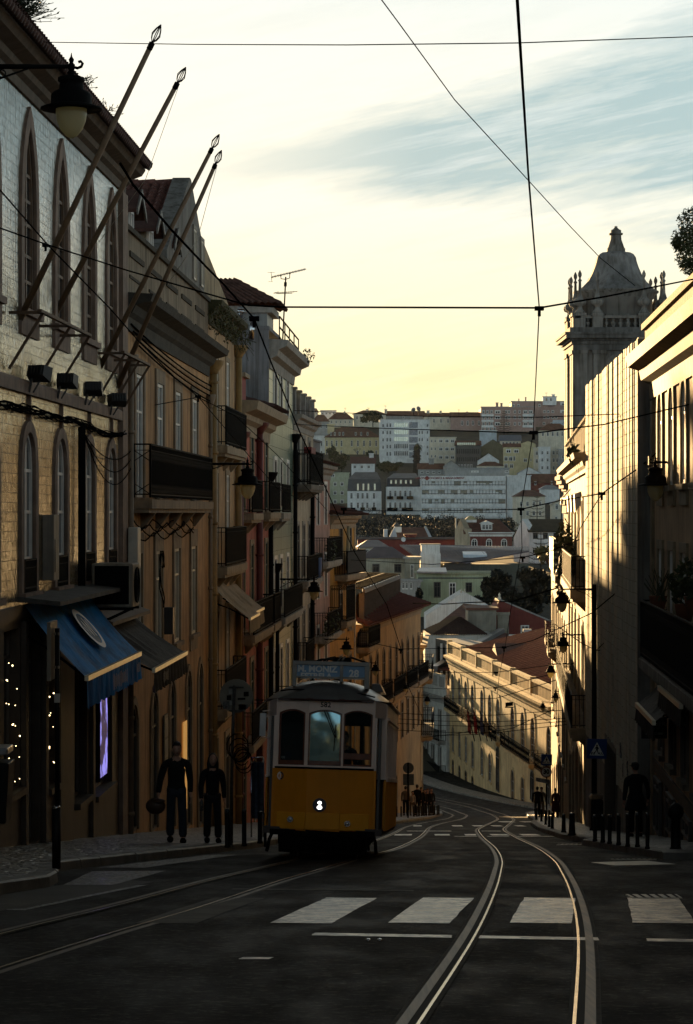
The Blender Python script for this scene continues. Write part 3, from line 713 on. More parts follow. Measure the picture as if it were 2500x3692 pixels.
for r_ in (.12, .2, .28, .36):
    b.tube([((ua+ub)/2+r_*math.cos(a*.2618), 1.025, -1.5+r_*math.sin(a*.2618)) for a in range(25)], .012, 5, 0)
b.build('fan', [M_IRON, M_BLACK], ac)
for u in (ua+.1, ub-.1): b = MB(L1.M); b.bar((u, .02, -1.98), (u, 1, -1.98), .05, .05, 0); b.bar((u, .02, -2.4), (u, .9, -1.99), .04, .04, 0); b.build('bracket', [M_IRON], ac)
# weeds along the roof edge
for k, (D, n, lab) in enumerate(((38.4, 90, 'tuft of dry fern on the roof edge at the top left corner'), (39.3, 70, 'second fern tuft on the roof edge next to the corner'), (45.6, 14, 'small weed on the roof edge above the lamp globe'), (48.9, 12, 'thin weed on the roof edge right of the big lamp'))):
    b = MB(); c = L1.P(U(D), .5, 8.05); g = random.Random(k)
    for _ in range(n):
        d = Vector((g.uniform(-.4, 1), g.uniform(-.7, .7), g.uniform(.1, .9))).normalized(); L = g.uniform(.25, .6 if n > 50 else .3); p = c+Vector((g.uniform(-.1, .1), g.uniform(-.45, .45), 0))
        q = p+d*L+Vector((0, 0, -.1*L)); b.bar(p, q, .008, .008, 0)
        for s_ in range(5):
            r_ = p.lerp(q, (s_+1)/5.5); e = Vector((g.uniform(-1, 1), g.uniform(-1, 1), g.uniform(-.3, .8))).normalized()*.09; f_ = d.cross(e).normalized()*.012
            b.quad(r_, r_+e*.5+f_, r_+e, r_+e*.5-f_, 0)
    tag(b.build('roof_weed', [M_LEAF_D]), lab, 'weed', 'weeds on the tiled palace roof')

# awnings
def folds(name, col, a=.5):
    m, t, b, pos = newmat(name); n = t.noise(pos, (3, 1.2, .8), 4)
    t.link(t.mix(t.ramp(n, .4, .65), col, tuple(x*a for x in col)), b.inputs['Base Color']); b.inputs['Roughness'].default_value = .8; b.inputs['Specular IOR Level'].default_value = .25
    bn = t.n('ShaderNodeBump', i_Strength=.5, i_Distance=.05, i_Height=t.noise(pos, (9, 9, 2), 3)); t.link(bn.outputs[0], b.inputs['Normal']); return m
M_BLUE = folds('blue_canvas', (.010, .24, .62)); M_BLUEV = folds('blue_fringe', (.008, .19, .52), .4); M_BLKC = folds('black_canvas', (.022, .02, .018), .6)
M_BARL = mat('awning_bar', (.85, .78, .6), .3, .5, mott=.15)
A1 = awning('bright blue awning with a white oval emblem over the shop', L1, U(42), U(49.3), -1.62, -2.87, 1.08, .48, M_BLUE, M_BLUEV, M_BARL)
M_WHITEP = mat('white_print', (.85, .85, .82), .6, mott=.1)
sl = Vector((L1.n.x*-1.08, L1.n.y*-1.08, 1.25)); sl.normalize()
vs = []; fs = []
def oval(rx, rz, cx=0, n=40): return [(cx+rx*math.cos(2*math.pi*i/n), rz*math.sin(2*math.pi*i/n)) for i in range(n)]
o_, i_ = oval(.64, .47), oval(.50, .36)
for i in range(40):
    a, c, d, e = o_[i], o_[(i+1) % 40], i_[(i+1) % 40], i_[i]; k = len(vs); vs += [Vector((x, -.0, z)) for x, z in (a, c, d, e)]; fs.append((k, k+1, k+2, k+3))
onface(L1, U(45.55), .05+.54+.07, -2.24+.05, vs, fs, [M_WHITEP], 'emblem_ring', A1, sl)
vs = []; fs = []
for x0, x1, z0, z1, w_ in ((-.40, -.30, -.12, .16, .03), (-.28, -.18, .2, -.1, .03), (-.2, -.06, -.2, .24, .04), (-.07, .06, .16, -.2, .035), (.03, .17, -.18, .14, .04), (.17, .28, .18, -.08, .03), (.24, .40, -.14, .05, .03)):
    k = len(vs); vs += [Vector((x0, 0, z0)), Vector((x0+w_*1.6, 0, z0+.02)), Vector((x1+w_, 0, z1)), Vector((x1, 0, z1+.03))]; fs.append((k, k+1, k+2, k+3))
onface(L1, U(45.55), .05+.54+.073, -2.24+.05, vs, fs, [M_WHITEP], 'emblem_script', A1, sl)
vs = [Vector(p) for p in []]; 
k_, f_ = [], [tuple(range(40))]; k_ = [Vector((x, 0, z)) for x, z in oval(.50, .36)]
onface(L1, U(45.55), .05+.54+.06, -2.24+.04, k_, f_, [mat('navy_print', (.01, .03, .08), .6)], 'emblem_field', A1, sl)
M_GOLDP = mat('gold_print', (.5, .4, .18), .5, .3)
def strokes(u, z, n, dx, h, w, m, par):
    g = random.Random(n); vs = []; fs = []
    for q in range(n):
        x = (q-n/2)*dx; k = len(vs); a = g.uniform(-.02, .02); t_ = g.uniform(.55, 1)*h; vs += [Vector((x, 0, -t_/2)), Vector((x+.025, 0, -t_/2)), Vector((x+.025+a, 0, t_/2)), Vector((x+a, 0, t_/2))]; fs.append((k, k+1, k+2, k+3))
    onface(L1, u, w, z, vs, fs, [m], 'faded_lettering', par)
strokes(U(46.0), -3.17, 17, .12, .3, 1.19, M_GOLDP, A1); strokes(U(48.7), -3.13, 5, .1, .2, 1.19, M_GOLDP, A1)
L2 = Fac(-5.105, 55.4, -4.31, 75, 1)
A2 = awning('black awning with a bright front bar next to the blue one', L1, U(50.0), U(56.3), -2.35, -3.26, 1.28, .42, M_BLKC, M_BLKC, M_BARL)
b = MB(L1.M); b.wedge([(U(50), .02, -2.2), (U(56.3), .02, -2.2), (U(56.3), .5, -2.36), (U(50), .5, -2.36)], [(U(50), .02, -2.12), (U(56.3), .02, -2.12), (U(56.3), .5, -2.28), (U(50), .5, -2.28)], 0); b.build('cassette', [mat('brown_board', (.12, .08, .05), .7)], A2)
strokes(U(51.7), -3.5, 8, .13, .26, 1.40, mat('silver_print', (.35, .33, .3), .5), A2)

# flagpoles on their iron frames, floodlights, loose cables
M_POLE = mat('flagpole_paint', (.20, .13, .075), .55, mott=.3, msc=6)
def flagpole(p0, p1, lab, rope=False):
    t_ = thing('flagpole', lab, 'flagpole', p0, 'flagpoles leaning out from the tiled palace')
    b = MB(); p0, p1 = Vector(p0), Vector(p1); b.tube([p0, p0.lerp(p1, .96)], [.062, .043], 10, 0); b.tube([p0.lerp(p1, .955), p0.lerp(p1, .972)], .05, 10, 1); b.build('pole', [M_POLE, M_IRON], t_)
    b = MB(); d = (p1-p0).normalized(); a = d.orthogonal().normalized(); L = (p1-p0).length*.0
    base = p0.lerp(p1, .972); top = base+d*.34
    for k in range(6):
        n_ = a.copy(); n_.rotate(Matrix.Rotation(k*math.pi/3, 3, d))
        b.tube([base, base+d*.07+n_*.05, base+d*.15+n_*.075, base+d*.25+n_*.045, top], .009, 5, 0)
    b.ball(base+d*.0, .03, m=0); b.build('finial', [M_IRON], t_)
    if rope:
        b = MB(); q = p0.lerp(p1, .45); b.tube([p0.lerp(p1, .965)+Vector((.05, 0, 0)), p0.lerp(p1, .7)+Vector((.22, 0, -.25)), q+Vector((.08, 0, -.05))], .006, 4, 0); b.build('halyard', [M_FRAME], t_)
poles = [((-20, 1345, 42.3), (567, 118, 39.5), 'long front flagpole reaching highest, nearest the big lamp', False), ((100, 1320, 46.5), (657, 268, 43.5), 'second long flagpole with a loose halyard over the cornice', True),
         ((330, 1385, 52.0), (778, 510, 50.0), 'first of the two shorter flagpoles in front of the brown house', False), ((425, 1395, 54.4), (788, 568, 52.4), 'farthest short flagpole with a thin rope', True)]
for (a, c, lab, rp) in poles: flagpole(W(*a), W(*c), lab, rp)
M_RUST = mat('rusty_iron', (.14, .085, .05), .7, .3, mott=.5)
for k, (D0, D1, lab) in enumerate(((40.2, 45.9, 'iron frame holding the two long flagpoles'), (50.6, 55.2, 'iron frame holding the two short flagpoles'))):
    t_ = thing('flagpole_rack', lab, 'pole frame', L1.P(U(D0), .1, 2.4))
    b = MB(L1.M); zt = 3.35; w_ = .62
    b.bar((U(D0), w_, zt), (U(D1), w_, zt), .07, .05, 0); b.build('crossbar', [M_RUST], t_)
    for D in (D0+.3, (D0+D1)/2+.4, D1-.1):
        b = MB(L1.M); b.bar((U(D), .06, 2.4), (U(D)+.1, w_, zt), .13, .05, 0); b.bar((U(D)+.1, .04, zt), (U(D)+.1, w_, zt), .05, .05, 0); b.build('strut', [M_RUST], t_)
M_FLOOD = mat('floodlight_black', (.025, .022, .02), .5, mott=.3)
for k, (px, py, lab) in enumerate(((140, 1345, 'floodlight on the ledge, nearest the left edge'), (240, 1372, 'second floodlight on the ledge, the smallest box'), (337, 1400, 'third floodlight on the ledge, with a crumpled hood'), (425, 1440, 'fourth floodlight at the end of the ledge by the pilaster'))):
    D = 64157/(1605-px)*.965; c = W(px, py, D); t_ = thing('floodlight', lab, 'floodlight', c, 'floodlights on the ledge of the tiled palace')
    b = MB(Matrix.Translation(c) @ Matrix.Rotation(R(-20+14*k), 4, 'Z') @ Matrix.Rotation(R(-18), 4, 'X')); b.wedge([(-.16, -.13, -.09), (.16, -.13, -.09), (.2, .12, -.13), (-.2, .12, -.13)], [(-.16, -.13, .1), (.16, -.13, .1), (.2, .12, .14), (-.2, .12, .14)], 0)
    for q in range(5): b.box(-.13+q*.06, -.11+q*.06, -.17, -.13, -.08, .09, 0)
    b.build('housing', [M_FLOOD], t_)
    b = MB(); b.bar(c+Vector((-.1, -.02, -.02)), c+Vector((-.16, -.03, -.34)), .04, .03, 0); b.bar(c+Vector((.08, .06, -.02)), c+Vector((-.1, .03, -.34)), .04, .03, 0); b.build('bracket', [M_FLOOD], t_)
def droop(p, q, sag, n=10): p, q = Vector(p), Vector(q); return [p.lerp(q, i/n)+Vector((0, 0, -4*sag*(i/n)*(1-i/n))) for i in range(n+1)]
def cable(lab, runs, r=.012, m=None, name='cable', group=None, cat='cable'):
    b = MB()
    for x in runs: b.tube(x, r, 5, 0)
    return tag(b.build(name, [m or M_WIRE]), lab, cat, group)
runs = []; g = random.Random(3)
for k in range(9):
    pts = []
    for i in range(26):
        D = 36+i*.76; pts.append(L1.P(U(D), .07+.05*g.random()+.03*math.sin(i*.9+k), 1.78+.05*math.sin(i*.7+k*2)+g.uniform(-.05, .05)-(0.10 if i > 17 else 0)*math.sin((i-17)*.4)))
    runs.append(pts)
cable('tangled bundle of cables along the tiled wall below the ledge', runs, .013)
runs = [[L1.P(U(48.2)+.03*g.uniform(-1, 1)+k*.05, .08+.02*k, 1.7-i*.8) for i in range(6)] for k in range(4)]
cable('thick black cables running down the tiled wall between arched windows', runs, .035)
runs = [droop(L1.P(U(48.6), .1, 1.6), L1.P(U(55.5), .15, 1.4-.2*k), .35+.16*k) for k in range(3)]
cable('loose cables looping from the tiled wall to its corner', runs, .012)

# string lights and the lit poster in the shop
runs = []
b = MB()
g = random.Random(11)
for D0, D1, z0 in ((40.45, 41.75, -2.6), (44.65, 45.75, -2.75)):
    for k in range(7):
        for i in range(3):
            u = U(D0)+(U(D1)-U(D0))*g.random(); z = z0-.33*k-.06*math.sin(u*4)+g.uniform(-.06, .06)
            p = L1.P(u, .02, z); b.ball(p, .008 if g.random() < .7 else .013, nu=6, nv=4)
tag(b.build('string_lights', [emit('warm_bulbs', (1, .75, .35), 2.5)]), 'warm string lights twinkling in the dark shop window at left', 'string lights')
M_SCREEN = bpy.data.materials.new('poster_screen'); M_SCREEN.use_nodes = True; t = NT(M_SCREEN.node_tree); pb = M_SCREEN.node_tree.nodes['Principled BSDF']; pos = t.n('ShaderNodeNewGeometry').outputs['Position']
n_ = t.ramp(t.noise(pos, (3, 3, 2.2), 3), .44, .5); pc = t.mix(n_, (.33, .30, .95), (.03, .02, .05)); t.link(pc, pb.inputs['Emission Color']); pb.inputs['Emission Strength'].default_value = .3; pb.inputs['Base Color'].default_value = (.1, .1, .2, 1)
sc_ = thing('display_screen', 'glowing violet advertising screen in the shop window', 'screen', L1.P(U(51.4), .1, -5.6))
b = MB(L1.M); b.box(U(50.95), U(52.1), .02, .09, -5.62, -3.42, 0); b.build('panel', [M_SCREEN], sc_)
b = MB(L1.M); b.box(U(50.90), U(50.945), .0, .1, -5.68, -3.36, 0); b.box(U(52.105), U(52.15), .0, .1, -5.68, -3.36, 0); b.build('bezel', [M_BLACK], sc_)

# ---- brown house with the long balcony
V = L2.U
M_BROWN = plaster('brown_plaster', (.50, .29, .13)); M_PARA = plaster('grimy_parapet', (.24, .185, .12), streak=1.0)
H2 = thing('brown_house', 'ochre brown house with a long iron balcony and three roof dormers', 'building', L2.P(10, 0, zr(65)))
wd2 = [58.1, 62.3, 66.5, 70.9]
o3 = [Op(V(D), .35, 1.5, 2.95) for D in wd2]; o2 = [Op(V(D)-.3, -3.55, 1.45, 2.55) for D in wd2]
o1 = [Op(V(D), zr(D)+.2, 1.3, -4.55-zr(D)-.2, 'seg', .4) for D in (57.1, 61.1, 65.1, 69.3, 72.6)]
b = MB(); wall_into(b, L2, -11, 4.6, o3+o2+o1, rd=.07, depth=9, mr=1); b.build('wall', [M_BROWN, M_STONE], H2)
M_SUR2 = mat('surround_tan', (.27, .20, .13), .8, mott=.3, streak=.6)
for o in o3: window(L2, H2, o, 2, (.7,), .08, .24, M_SUR2, M_FRAME_W, rd=.07, srise=.35)
for o in o2: window(L2, H2, o, 2, (.72,), .08, .22, M_SUR2, M_FRAME, rd=.07, srise=.5, apron=.35)
for k, o in enumerate(o1): window(L2, H2, o, 2, (.75,), .08, .2, M_SUR2, M_FRAME_D, M_SHOPG if k else M_GLASS, rd=.07, sill=False, name='door')
balcony(L2, H2, V(57), V(72.2), .3, .46, 1.3, M_SUR2, M_IRON, .2, .22, 1, 5)
cornice(L2, H2, 4.5, [(-.05, -.3), (.06, -.3), (.08, 0), (.2, .08), (.28, .25), (.62, .34), (.68, .5), (-.05, .55)], m=mat('black_cornice', (.055, .05, .04), .9, mott=.5, bump=.5))
b = MB(L2.M); b.box(0, L2.L-.01, -.5, .02, 5.06, 6.5, 0); b.box(0, L2.L-.01, -.56, .1, 6.5, 6.62, 1)
for k in range(5):
    u = .8+k*3.7; b.box(u, u+2.6, .02, .06, 5.95, 6.08, 1); b.box(u, u+2.6, .02, .05, 5.45, 5.52, 1)
b.build('parapet', [M_PARA, mat('mossy_coping', (.06, .05, .035), .95, mott=.5, bump=.6)], H2)
for k in range(3):
    b = MB(L2.M); u = V((58.9, 62.9, 66.9)[k]); w0 = -.35
    b.box(u-.62, u+.62, -3, w0-.02, 6.5, 7.15, 0)
    b.wedge([(u-.62, w0-.02, 7.15), (u+.62, w0-.02, 7.15), (u, w0-.02, 7.7)], [(u-.62, -3, 7.15), (u+.62, -3, 7.15), (u, -3, 7.7)], 0)
    for s in (-1, 1):
        b.wedge([(u, w0+.3, 7.74), (u+s*.85, w0+.3, 7.2), (u+s*.85, w0+.3, 7.29), (u, w0+.3, 7.85)], [(u, -3, 7.74), (u+s*.85, -3, 7.2), (u+s*.85, -3, 7.29), (u, -3, 7.85)], 1)
        b.wedge([(u, w0+.31, 7.70), (u+s*.88, w0+.31, 7.14), (u+s*.88, w0+.31, 7.30), (u, w0+.31, 7.87)], [(u, w0+.35, 7.70), (u+s*.88, w0+.35, 7.14), (u+s*.88, w0+.35, 7.30), (u, w0+.35, 7.87)], 2)
    d = b.build('dormer', [mat('dormer_board', (.24, .19, .12), .7, streak=.4), M_TILE_D, mat('barge_board', (.15, .14, .125), .6)], H2)
    q = window(L2, H2, Op(u, 6.55, .95, .8), 2, (), .07, 0, M_STONE, M_FRAME_W, rd=0, sill=False, w=w0+.0); q.parent = d; ORG[d.name] = ORG[H2.name]
b = MB(L2.M); a = V(71)
tiled_plane(b, (V(65.2), -10, 6.9), (V(65.2), -.2, 6.9), (a, -.2, 9.62), (a, -10, 9.62), .26, .06, 0)
tiled_plane(b, (V(57), -.9, 6.9), (V(65.2), -.9, 6.9), (V(65.2), -6, 9.0), (V(57), -6, 9.0), .26, .06, 0)
tiled_plane(b, (V(77), -.2, 6.9), (V(77), -10, 6.9), (a, -10, 9.62), (a, -.2, 9.62), .26, .06, 0)
for k in range(14): b.tube([(a, -.15-k*.5, 9.66), (a, -.65-k*.5, 9.66)], [.13, .10], 8, 0)
b.build('roof', [mat('roof_tile_red', (.15, .06, .045), .85, mott=.5, msc=5, bump=.3)], H2)
b = MB(L2.M); M_GABLE = plaster('grey_gable', (.20, .19, .17), streak=.9)
go = [Op(V(71.9), 6.9, .8, 1.5), Op(V(74.1), 6.9, .8, 1.4)]
b.wedge([(V(64.9), -.6, 6.4), (V(77), -.6, 6.4), (V(77), -.6, 7.1), (a+.1, -.6, 9.78), (a-.3, -.6, 9.78), (V(64.9), -.6, 7.05)], [(V(64.9), -.1, 6.4), (V(77), -.1, 6.4), (V(77), -.1, 7.1), (a+.1, -.1, 9.78), (a-.3, -.1, 9.78), (V(64.9), -.1, 7.05)], 0)
b.box(V(66.5), V(70.3), -2.4, -.15, 6.5, 7.25, 0); gb = b.build('gable', [M_GABLE], H2)
for o in go: q = window(L2, H2, o, 2, (.5,), .07, .1, M_CAB, M_FRAME, rd=.04, w=-.1, sill=False)
downpipe(L2, H2, .35, -8, 3.2, .12, .065)
downpipe(L2, H2, L2.L-.3, -10, 3.2, .12, .06)
b = MB(L2.M); b.box(V(63.2), V(63.7), .02, .25, -3.2, -2.5, 0); tag(b.build('meter_box', [M_FLOOD]), 'small black meter box on the brown wall above the black awning', 'meter box')
runs = [droop(L2.P(V(56)+k*.4, .1, 4.35-.13*k), L2.P(V(75), .12, 3.9-.16*k), .12) for k in range(4)]
cable('cables strung along the brown wall under the cornice', runs, .022)
runs = [[L2.P(V(56)+i*.8, .1+.04*g.random(), -.15-.25*abs(math.sin(i*.6+k))-.1*k) for i in range(18)] for k in range(4)]+[[L2.P(V(62)+.5*math.sin(a*.6+k)+.1*k, .1, -.9-.12*a-.5*math.cos(a*.6)*(a < 9)) for a in range(14)] for k in range(2)]
cable('slack cables hanging under the long balcony', runs, .016)
b = MB(L2.M)
for z0 in (-7.9,):
    b.box(V(67.6), V(68.5), .03, .06, -8.4, -5.9, 0)
tag(b.build('lit_doorway', [emit('amber_light', (1, .5, .13), .11)]), 'narrow amber lit doorway beside the walking man', 'lit doorway')
b = MB(L2.M); b.box(V(62.9), V(63.7), .03, .07, -6.5, -5.3, 1); b.box(V(62.97), V(63.63), .07, .075, -6.42, -5.95, 0); b.box(V(62.97), V(63.63), .07, .075, -5.88, -5.4, 0); tag(b.build('menu_frame', [mat('menu_paper', (.3, .27, .22), .7), M_FRAME_D]), 'framed menu on the brown house wall by the doors', 'menu board')
# ---- further houses down the left side
def house(name, label, fac, ztop, mw, cols, rows, sur, frame, depth=8, zbase=None, doors=(), kind=None, bars=(.7,), w=1.25, sw=.16, sill=True, rd=.06, cor=None, corm=None, pane=None, ground=None):
    """terrace house: cols = distances of the window axes, rows = (sill z, height); doors = (distance, head z, width)"""
    t_ = thing(name, label, 'building', fac.P(fac.L/2, 0, fac.ground(fac.L/2)))
    zb = min(fac.ground(0), fac.ground(fac.L))-.4 if zbase is None else zbase
    ops = []; wn = []
    for (z, h, *kk) in rows:
        for D in cols:
            o = Op(fac.U(D), z, w, h, kk[0] if kk else kind, (.35 if (kk or kind) else 0)); ops.append(o); wn.append(o)
    dn = []
    for (D, zt, dw) in doors:
        z = zr(D)+.22; o = Op(fac.U(D), z, dw, zt-z); ops.append(o); dn.append(o)
    b = MB(); wall_into(b, fac, zb, ztop, ops, rd=rd, depth=depth); b.build('wall', [mw], t_)
    for o in wn: window(fac, t_, o, 2, bars, .07, sw, sur, frame, pane, rd=rd, sill=sill)
    for o in dn: window(fac, t_, o, 2, (.75,), .08, .16, sur, M_FRAME_D, M_SHOPG, rd=rd, sill=False, name='door')
    if cor: cornice(fac, t_, ztop-.1, cor, m=corm or sur)
    return t_
SMALLC = [(-.05, -.25), (.05, -.25), (.07, 0), (.2, .1), (.25, .25), (.42, .32), (.46, .48), (-.05, .5)]
M_SURT = mat('surround_warm', (.33, .26, .17), .8, mott=.3, streak=.5)
M_SURG = mat('surround_grey', (.33, .31, .27), .8, mott=.3, streak=.5)
# tan house with three balconies
L3 = Fac(-4.31, 75, -3.9, 85, 1)
H3 = house('tan_house', 'narrow tan house with three stacked balconies and a mossy roof edge', L3, 6.2, plaster('tan_plaster', (.52, .35, .19)), (77.6, 81.6), ((2.2, 2.85), (-1.7, 2.95), (-6.1, 2.9)), M_SURT, M_FRAME_W, doors=((77.5, -7.3, 1.3), (81.5, -7.5, 1.5)), cor=SMALLC, corm=M_MOSS, w=1.1)
for z in (2.1, -1.75, -6.25): balcony(L3, H3, L3.U(76.3), L3.U(84), z, .5, 1.25, M_SURT, M_IRON, .11, .24, 0, 3)
M_OCHRE = mat('ochre_pipe', (.30, .19, .07), .6, mott=.25, streak=.5)
downpipe(L3, H3, .45, -10.2, 4.3, .14, .12, M_OCHRE); downpipe(L3, H3, L3.L-.35, -11, 5.4, .14, .12, M_OCHRE)
b = MB(L3.M); b.wedge([(0, -.5, 6.2), (L3.L, -.5, 6.2), (L3.L, -.5, 6.9), (0, -.5, 8.3)], [(0, -.1, 6.2), (L3.L, -.1, 6.2), (L3.L, -.1, 6.9), (0, -.1, 8.3)], 0); b.build('attic_wall', [plaster('attic_plaster', (.42, .33, .2))], H3)
for k, (D, s, lab) in enumerate(((75.3, 120, 'dense clump of weeds growing over the mossy gutter of the tan house'), (79, 80, 'sparse weeds trailing from the tan house cornice'), (83, 70, 'weeds at the far end of the tan house gutter'))):
    b = MB(); c = L3.P(L3.U(D), .35, 6.0); b.leaves(c, (.4, 1.5, .5), s*3, .055, 0, k, ms=[0, 1])
    for i in range(12): b.bar(c, c+Vector((rnd.uniform(-.2, .7), rnd.uniform(-1, 1), rnd.uniform(-.9, .5))), .012, .012, 1)
    tag(b.build('roof_weed', [M_LEAF_Y, M_MOSS]), lab, 'weed', 'weeds on the tan house roof')
M_CREAMC = folds('cream_canvas', (.34, .28, .19), .7)
awning('faded cream awning over the middle balcony of the tan house', L3, L3.U(76.2), L3.U(80.0), -2.35, -3.35, 1.15, .42, M_CREAMC, M_CREAMC, M_BARL)
awning('second faded cream awning, farther along the tan house', L3, L3.U(81), L3.U(84.6), -2.5, -3.35, .95, .45, M_CREAMC, M_CREAMC, M_BARL)
# pink house
L4 = Fac(-3.9, 85, -3.19, 99, 1)
H4 = house('pink_house', 'salmon pink house with a heavy cream cornice and a red downpipe', L4, 3.7, plaster('pink_plaster', (.46, .15, .10), dirt=(.35, .3, .3)), (87.6, 91.2, 94.8, 97.6), ((0.1, 3.1), (-4.3, 3.1), (-8.3, 2.7)), M_SURT, M_FRAME_G, doors=((88, -9.2, 1.2), (93, -9.6, 1.4)))
cornice(L4, H4, 3.3, [(-.05, -.5), (.06, -.5), (.08, -.1), (.3, .02), (.34, .2), (.75, .32), (.82, .62), (-.05, .66)], m=M_SURT)
b = MB(L4.M); tiled_plane(b, (L4.L*.5, .8, 3.98), (L4.L+.2, .8, 3.98), (L4.L+.2, -3, 5.0), (L4.L*.5, -3, 5.0), .25, .06, 0); b.build('roof', [M_TILE_D], H4)
b = MB(L4.M); b.wedge([(0, -1.2, 3.9), (3.2, -1.2, 3.9), (.9, -1.2, 6.1), (0, -1.2, 6.1)], [(0, -.05, 3.9), (3.2, -.05, 3.9), (.9, -.05, 6.1), (0, -.05, 6.1)], 0); b.box(3.2, 5.0, -1, -.1, 3.9, 4.95, 1); b.box(3.2, 5.1, -1, .05, 4.95, 5.1, 0); b.build('attic_wall', [M_SURT, mat('attic_red', (.25, .05, .04), .8)], H4)
for (a, c, z) in ((86, 90.2, -.05), (93.4, 98.6, -.02), (86.5, 95, -4.45), (95.6, 98.8, -4.45), (86, 92, -8.35)): balcony(L4, H4, L4.U(a), L4.U(c), z, .55, 1.2, M_SURT, M_IRON, .12, .24, 0, 2)
M_REDP = mat('red_pipe', (.11, .022, .018), .6, mott=.3)
downpipe(L4, H4, L4.U(91.9+1), -11.5, 3.0, .16, .13, M_REDP); downpipe(L4, H4, .25, -11, 2.4, .12, .14, M_REDP)
downpipe(L4, H4, L4.L-.3, -12, 1.2, .12, .10, M_IRON)
# green tiled house with the tall grey party wall
L5 = Fac(-3.19, 99, -2.5, 113, 1)
M_GREENT = brick_bump_mat('green_wall_tile', (.085, .14, .10), (.15, .165, .12), .55, .55, rough=.3, tilt=.2, streak=.4, off=0, msize=.012, varied=.35)
H5 = house('green_tiled_house', 'green tiled house with a tall grey plastered party wall', L5, 6.7, M_GREENT, (102.3, 105.5, 109.3), ((4.3, 2.0), (.2, 2.0), (-4.2, 2.2), (-8.4, 2.5)), M_FRAME_W, M_FRAME_D, doors=((104, -10.6, 1.4), (109, -11, 1.4)), sill=False)
cornice(L5, H5, 6.3, [(-.05, -.4), (.06, -.4), (.1, 0), (.35, .1), (.4, .35), (.75, .5), (.8, .75), (-.05, .8)], m=M_SURG)
b = MB(L5.M); M_GREYW = plaster('grey_party_wall', (.22, .22, .225), streak=.9, msc=.7)
b.box(-.25, -.005, -9, .02, 3, 7.45, 0); b.box(-.3, 6, -9, .04, 7.45, 7.6, 0); b.build('party_wall', [M_GREYW], H5)
for (a, c, z) in ((100, 104.5, -.05), (101, 112, -4.45), (100.5, 104, -8.7)): balcony(L5, H5, L5.U(a), L5.U(c), z, .55, 1.2, M_SURG, M_IRON, .12, .24, 0, 2)
b = MB(L5.M); e = 7.6
tiled_plane(b, (.0, .42, 8.5), (4.2, .42, 8.5), (3.2, -1.6, 9.6), (1, -1.6, 9.6), .26, .07, 0); tiled_plane(b, (.0, -6, 8.5), (.0, .42, 8.5), (1, -1.6, 9.6), (1, -6, 9.6), .26, .07, 0); tiled_plane(b, (4.2, .42, 8.5), (4.2, -6, 8.5), (3.2, -6, 9.6), (3.2, -1.6, 9.6), .26, .07, 0)
b.build('attic_roof', [mat('roof_tile_brown', (.11, .055, .04), .9, mott=.5, msc=5, bump=.3)], H5)
b = MB(L5.M); n = 40
for k in range(n):
    w0 = -5.5+5.4*k/n; w1 = -5.5+5.4*(k+1)/n; b.wedge([(.5, w0, 7.6), (.5, w1, 7.6), (.9, w1, 7.6), (.9, w0, 7.6)], [(.5, w0, 8.2), (.5, w1, 8.2), (.9, w1, 8.2), (.9, w0, 8.2)], 0) if k % 2 else b.box(.46, .9, w0, w1, 7.6, 8.2, 0)
b.box(.35, 3.9, -5.6, .12, 8.2, 8.48, 1); b.box(.9, 3.7, -5, -.1, 7.6, 8.2, 0); b.build('attic_wall', [mat('corrugated_sheet', (.24, .24, .23), .5, .2, mott=.25, streak=.4), M_SURG], H5)
b = MB(); 
for px in (867, 910): pass
for k, (px, y0, y1, lab) in enumerate(((870, 1106, 1215, 'taller shiny flue pipe in front of the corrugated attic'), (912, 1134, 1225, 'shorter shiny flue pipe in front of the corrugated attic'))):
    b = MB(); p = W(px-6, y1, 98.2); q = W(px, y0, 98.2); b.tube([p, p.lerp(q, .82)], .12, 10, 0); b.tube([p.lerp(q, .8), p.lerp(q, .9)], .15, 10, 0); b.tube([p.lerp(q, .9), q], [.17, .14], 10, 1)
    tag(b.build('flue_pipe', [M_CHROME, M_ZINC]), lab, 'flue pipe', 'flue pipes on the party wall')
# antenna and roof railing
t_ = thing('tv_antenna', 'tall television aerial with two arms against the sky', 'aerial', W(1020, 1240, 104))
b = MB(); p, q = W(1019, 1245, 104), W(1031, 998, 104); b.tube([p, q], .035, 6, 0); b.tube([p.lerp(q, .86), p.lerp(q, .92)], .07, 6, 0); b.build('mast', [M_IRON], t_)
b = MB(); p, q = W(978, 1000, 104.2), W(1104, 970, 103.6); b.bar(p, q, .03, .03, 0)
for k in range(22):
    c = p.lerp(q, (k+1)/23); b.bar(c+Vector((0, -.12, .03)), c+Vector((0, .12, -.03)), .012, .012, 0); b.bar(c+Vector((-.02, 0, -.06)), c+Vector((.02, 0, .06)), .012, .012, 0)
b.bar(W(978, 980, 104), W(981, 1016, 104), .02, .02, 0); b.bar(W(965, 982, 104), W(992, 983, 104), .012, .012, 0); b.bar(W(968, 1015, 104), W(984, 1016, 104), .012, .012, 0)
b.tube([W(1013, 990, 104), W(1014, 1005, 104), W(1030, 1007, 104), W(1045, 1003, 104), W(1046, 985, 104)], .02, 5, 0); b.build('upper_array', [M_IRON], t_)
b = MB(); p, q = W(987, 1057, 104), W(1073, 1051, 104); b.bar(p, q, .025, .025, 0); b.tube([W(1005, 1052, 104), W(988, 1056, 104), W(1005, 1059, 104), W(1055, 1057, 104)], .015, 5, 0)
for k in range(9): c = p.lerp(q, (k+3)/13); b.bar(c+Vector((0, -.12, -.04)), c+Vector((0, .12, .05)), .012, .012, 0)
b.build('lower_array', [M_IRON], t_)
b = MB(L5.M)
pts = [(L5.U(103.2), .12), (L5.U(112.4), .3)]
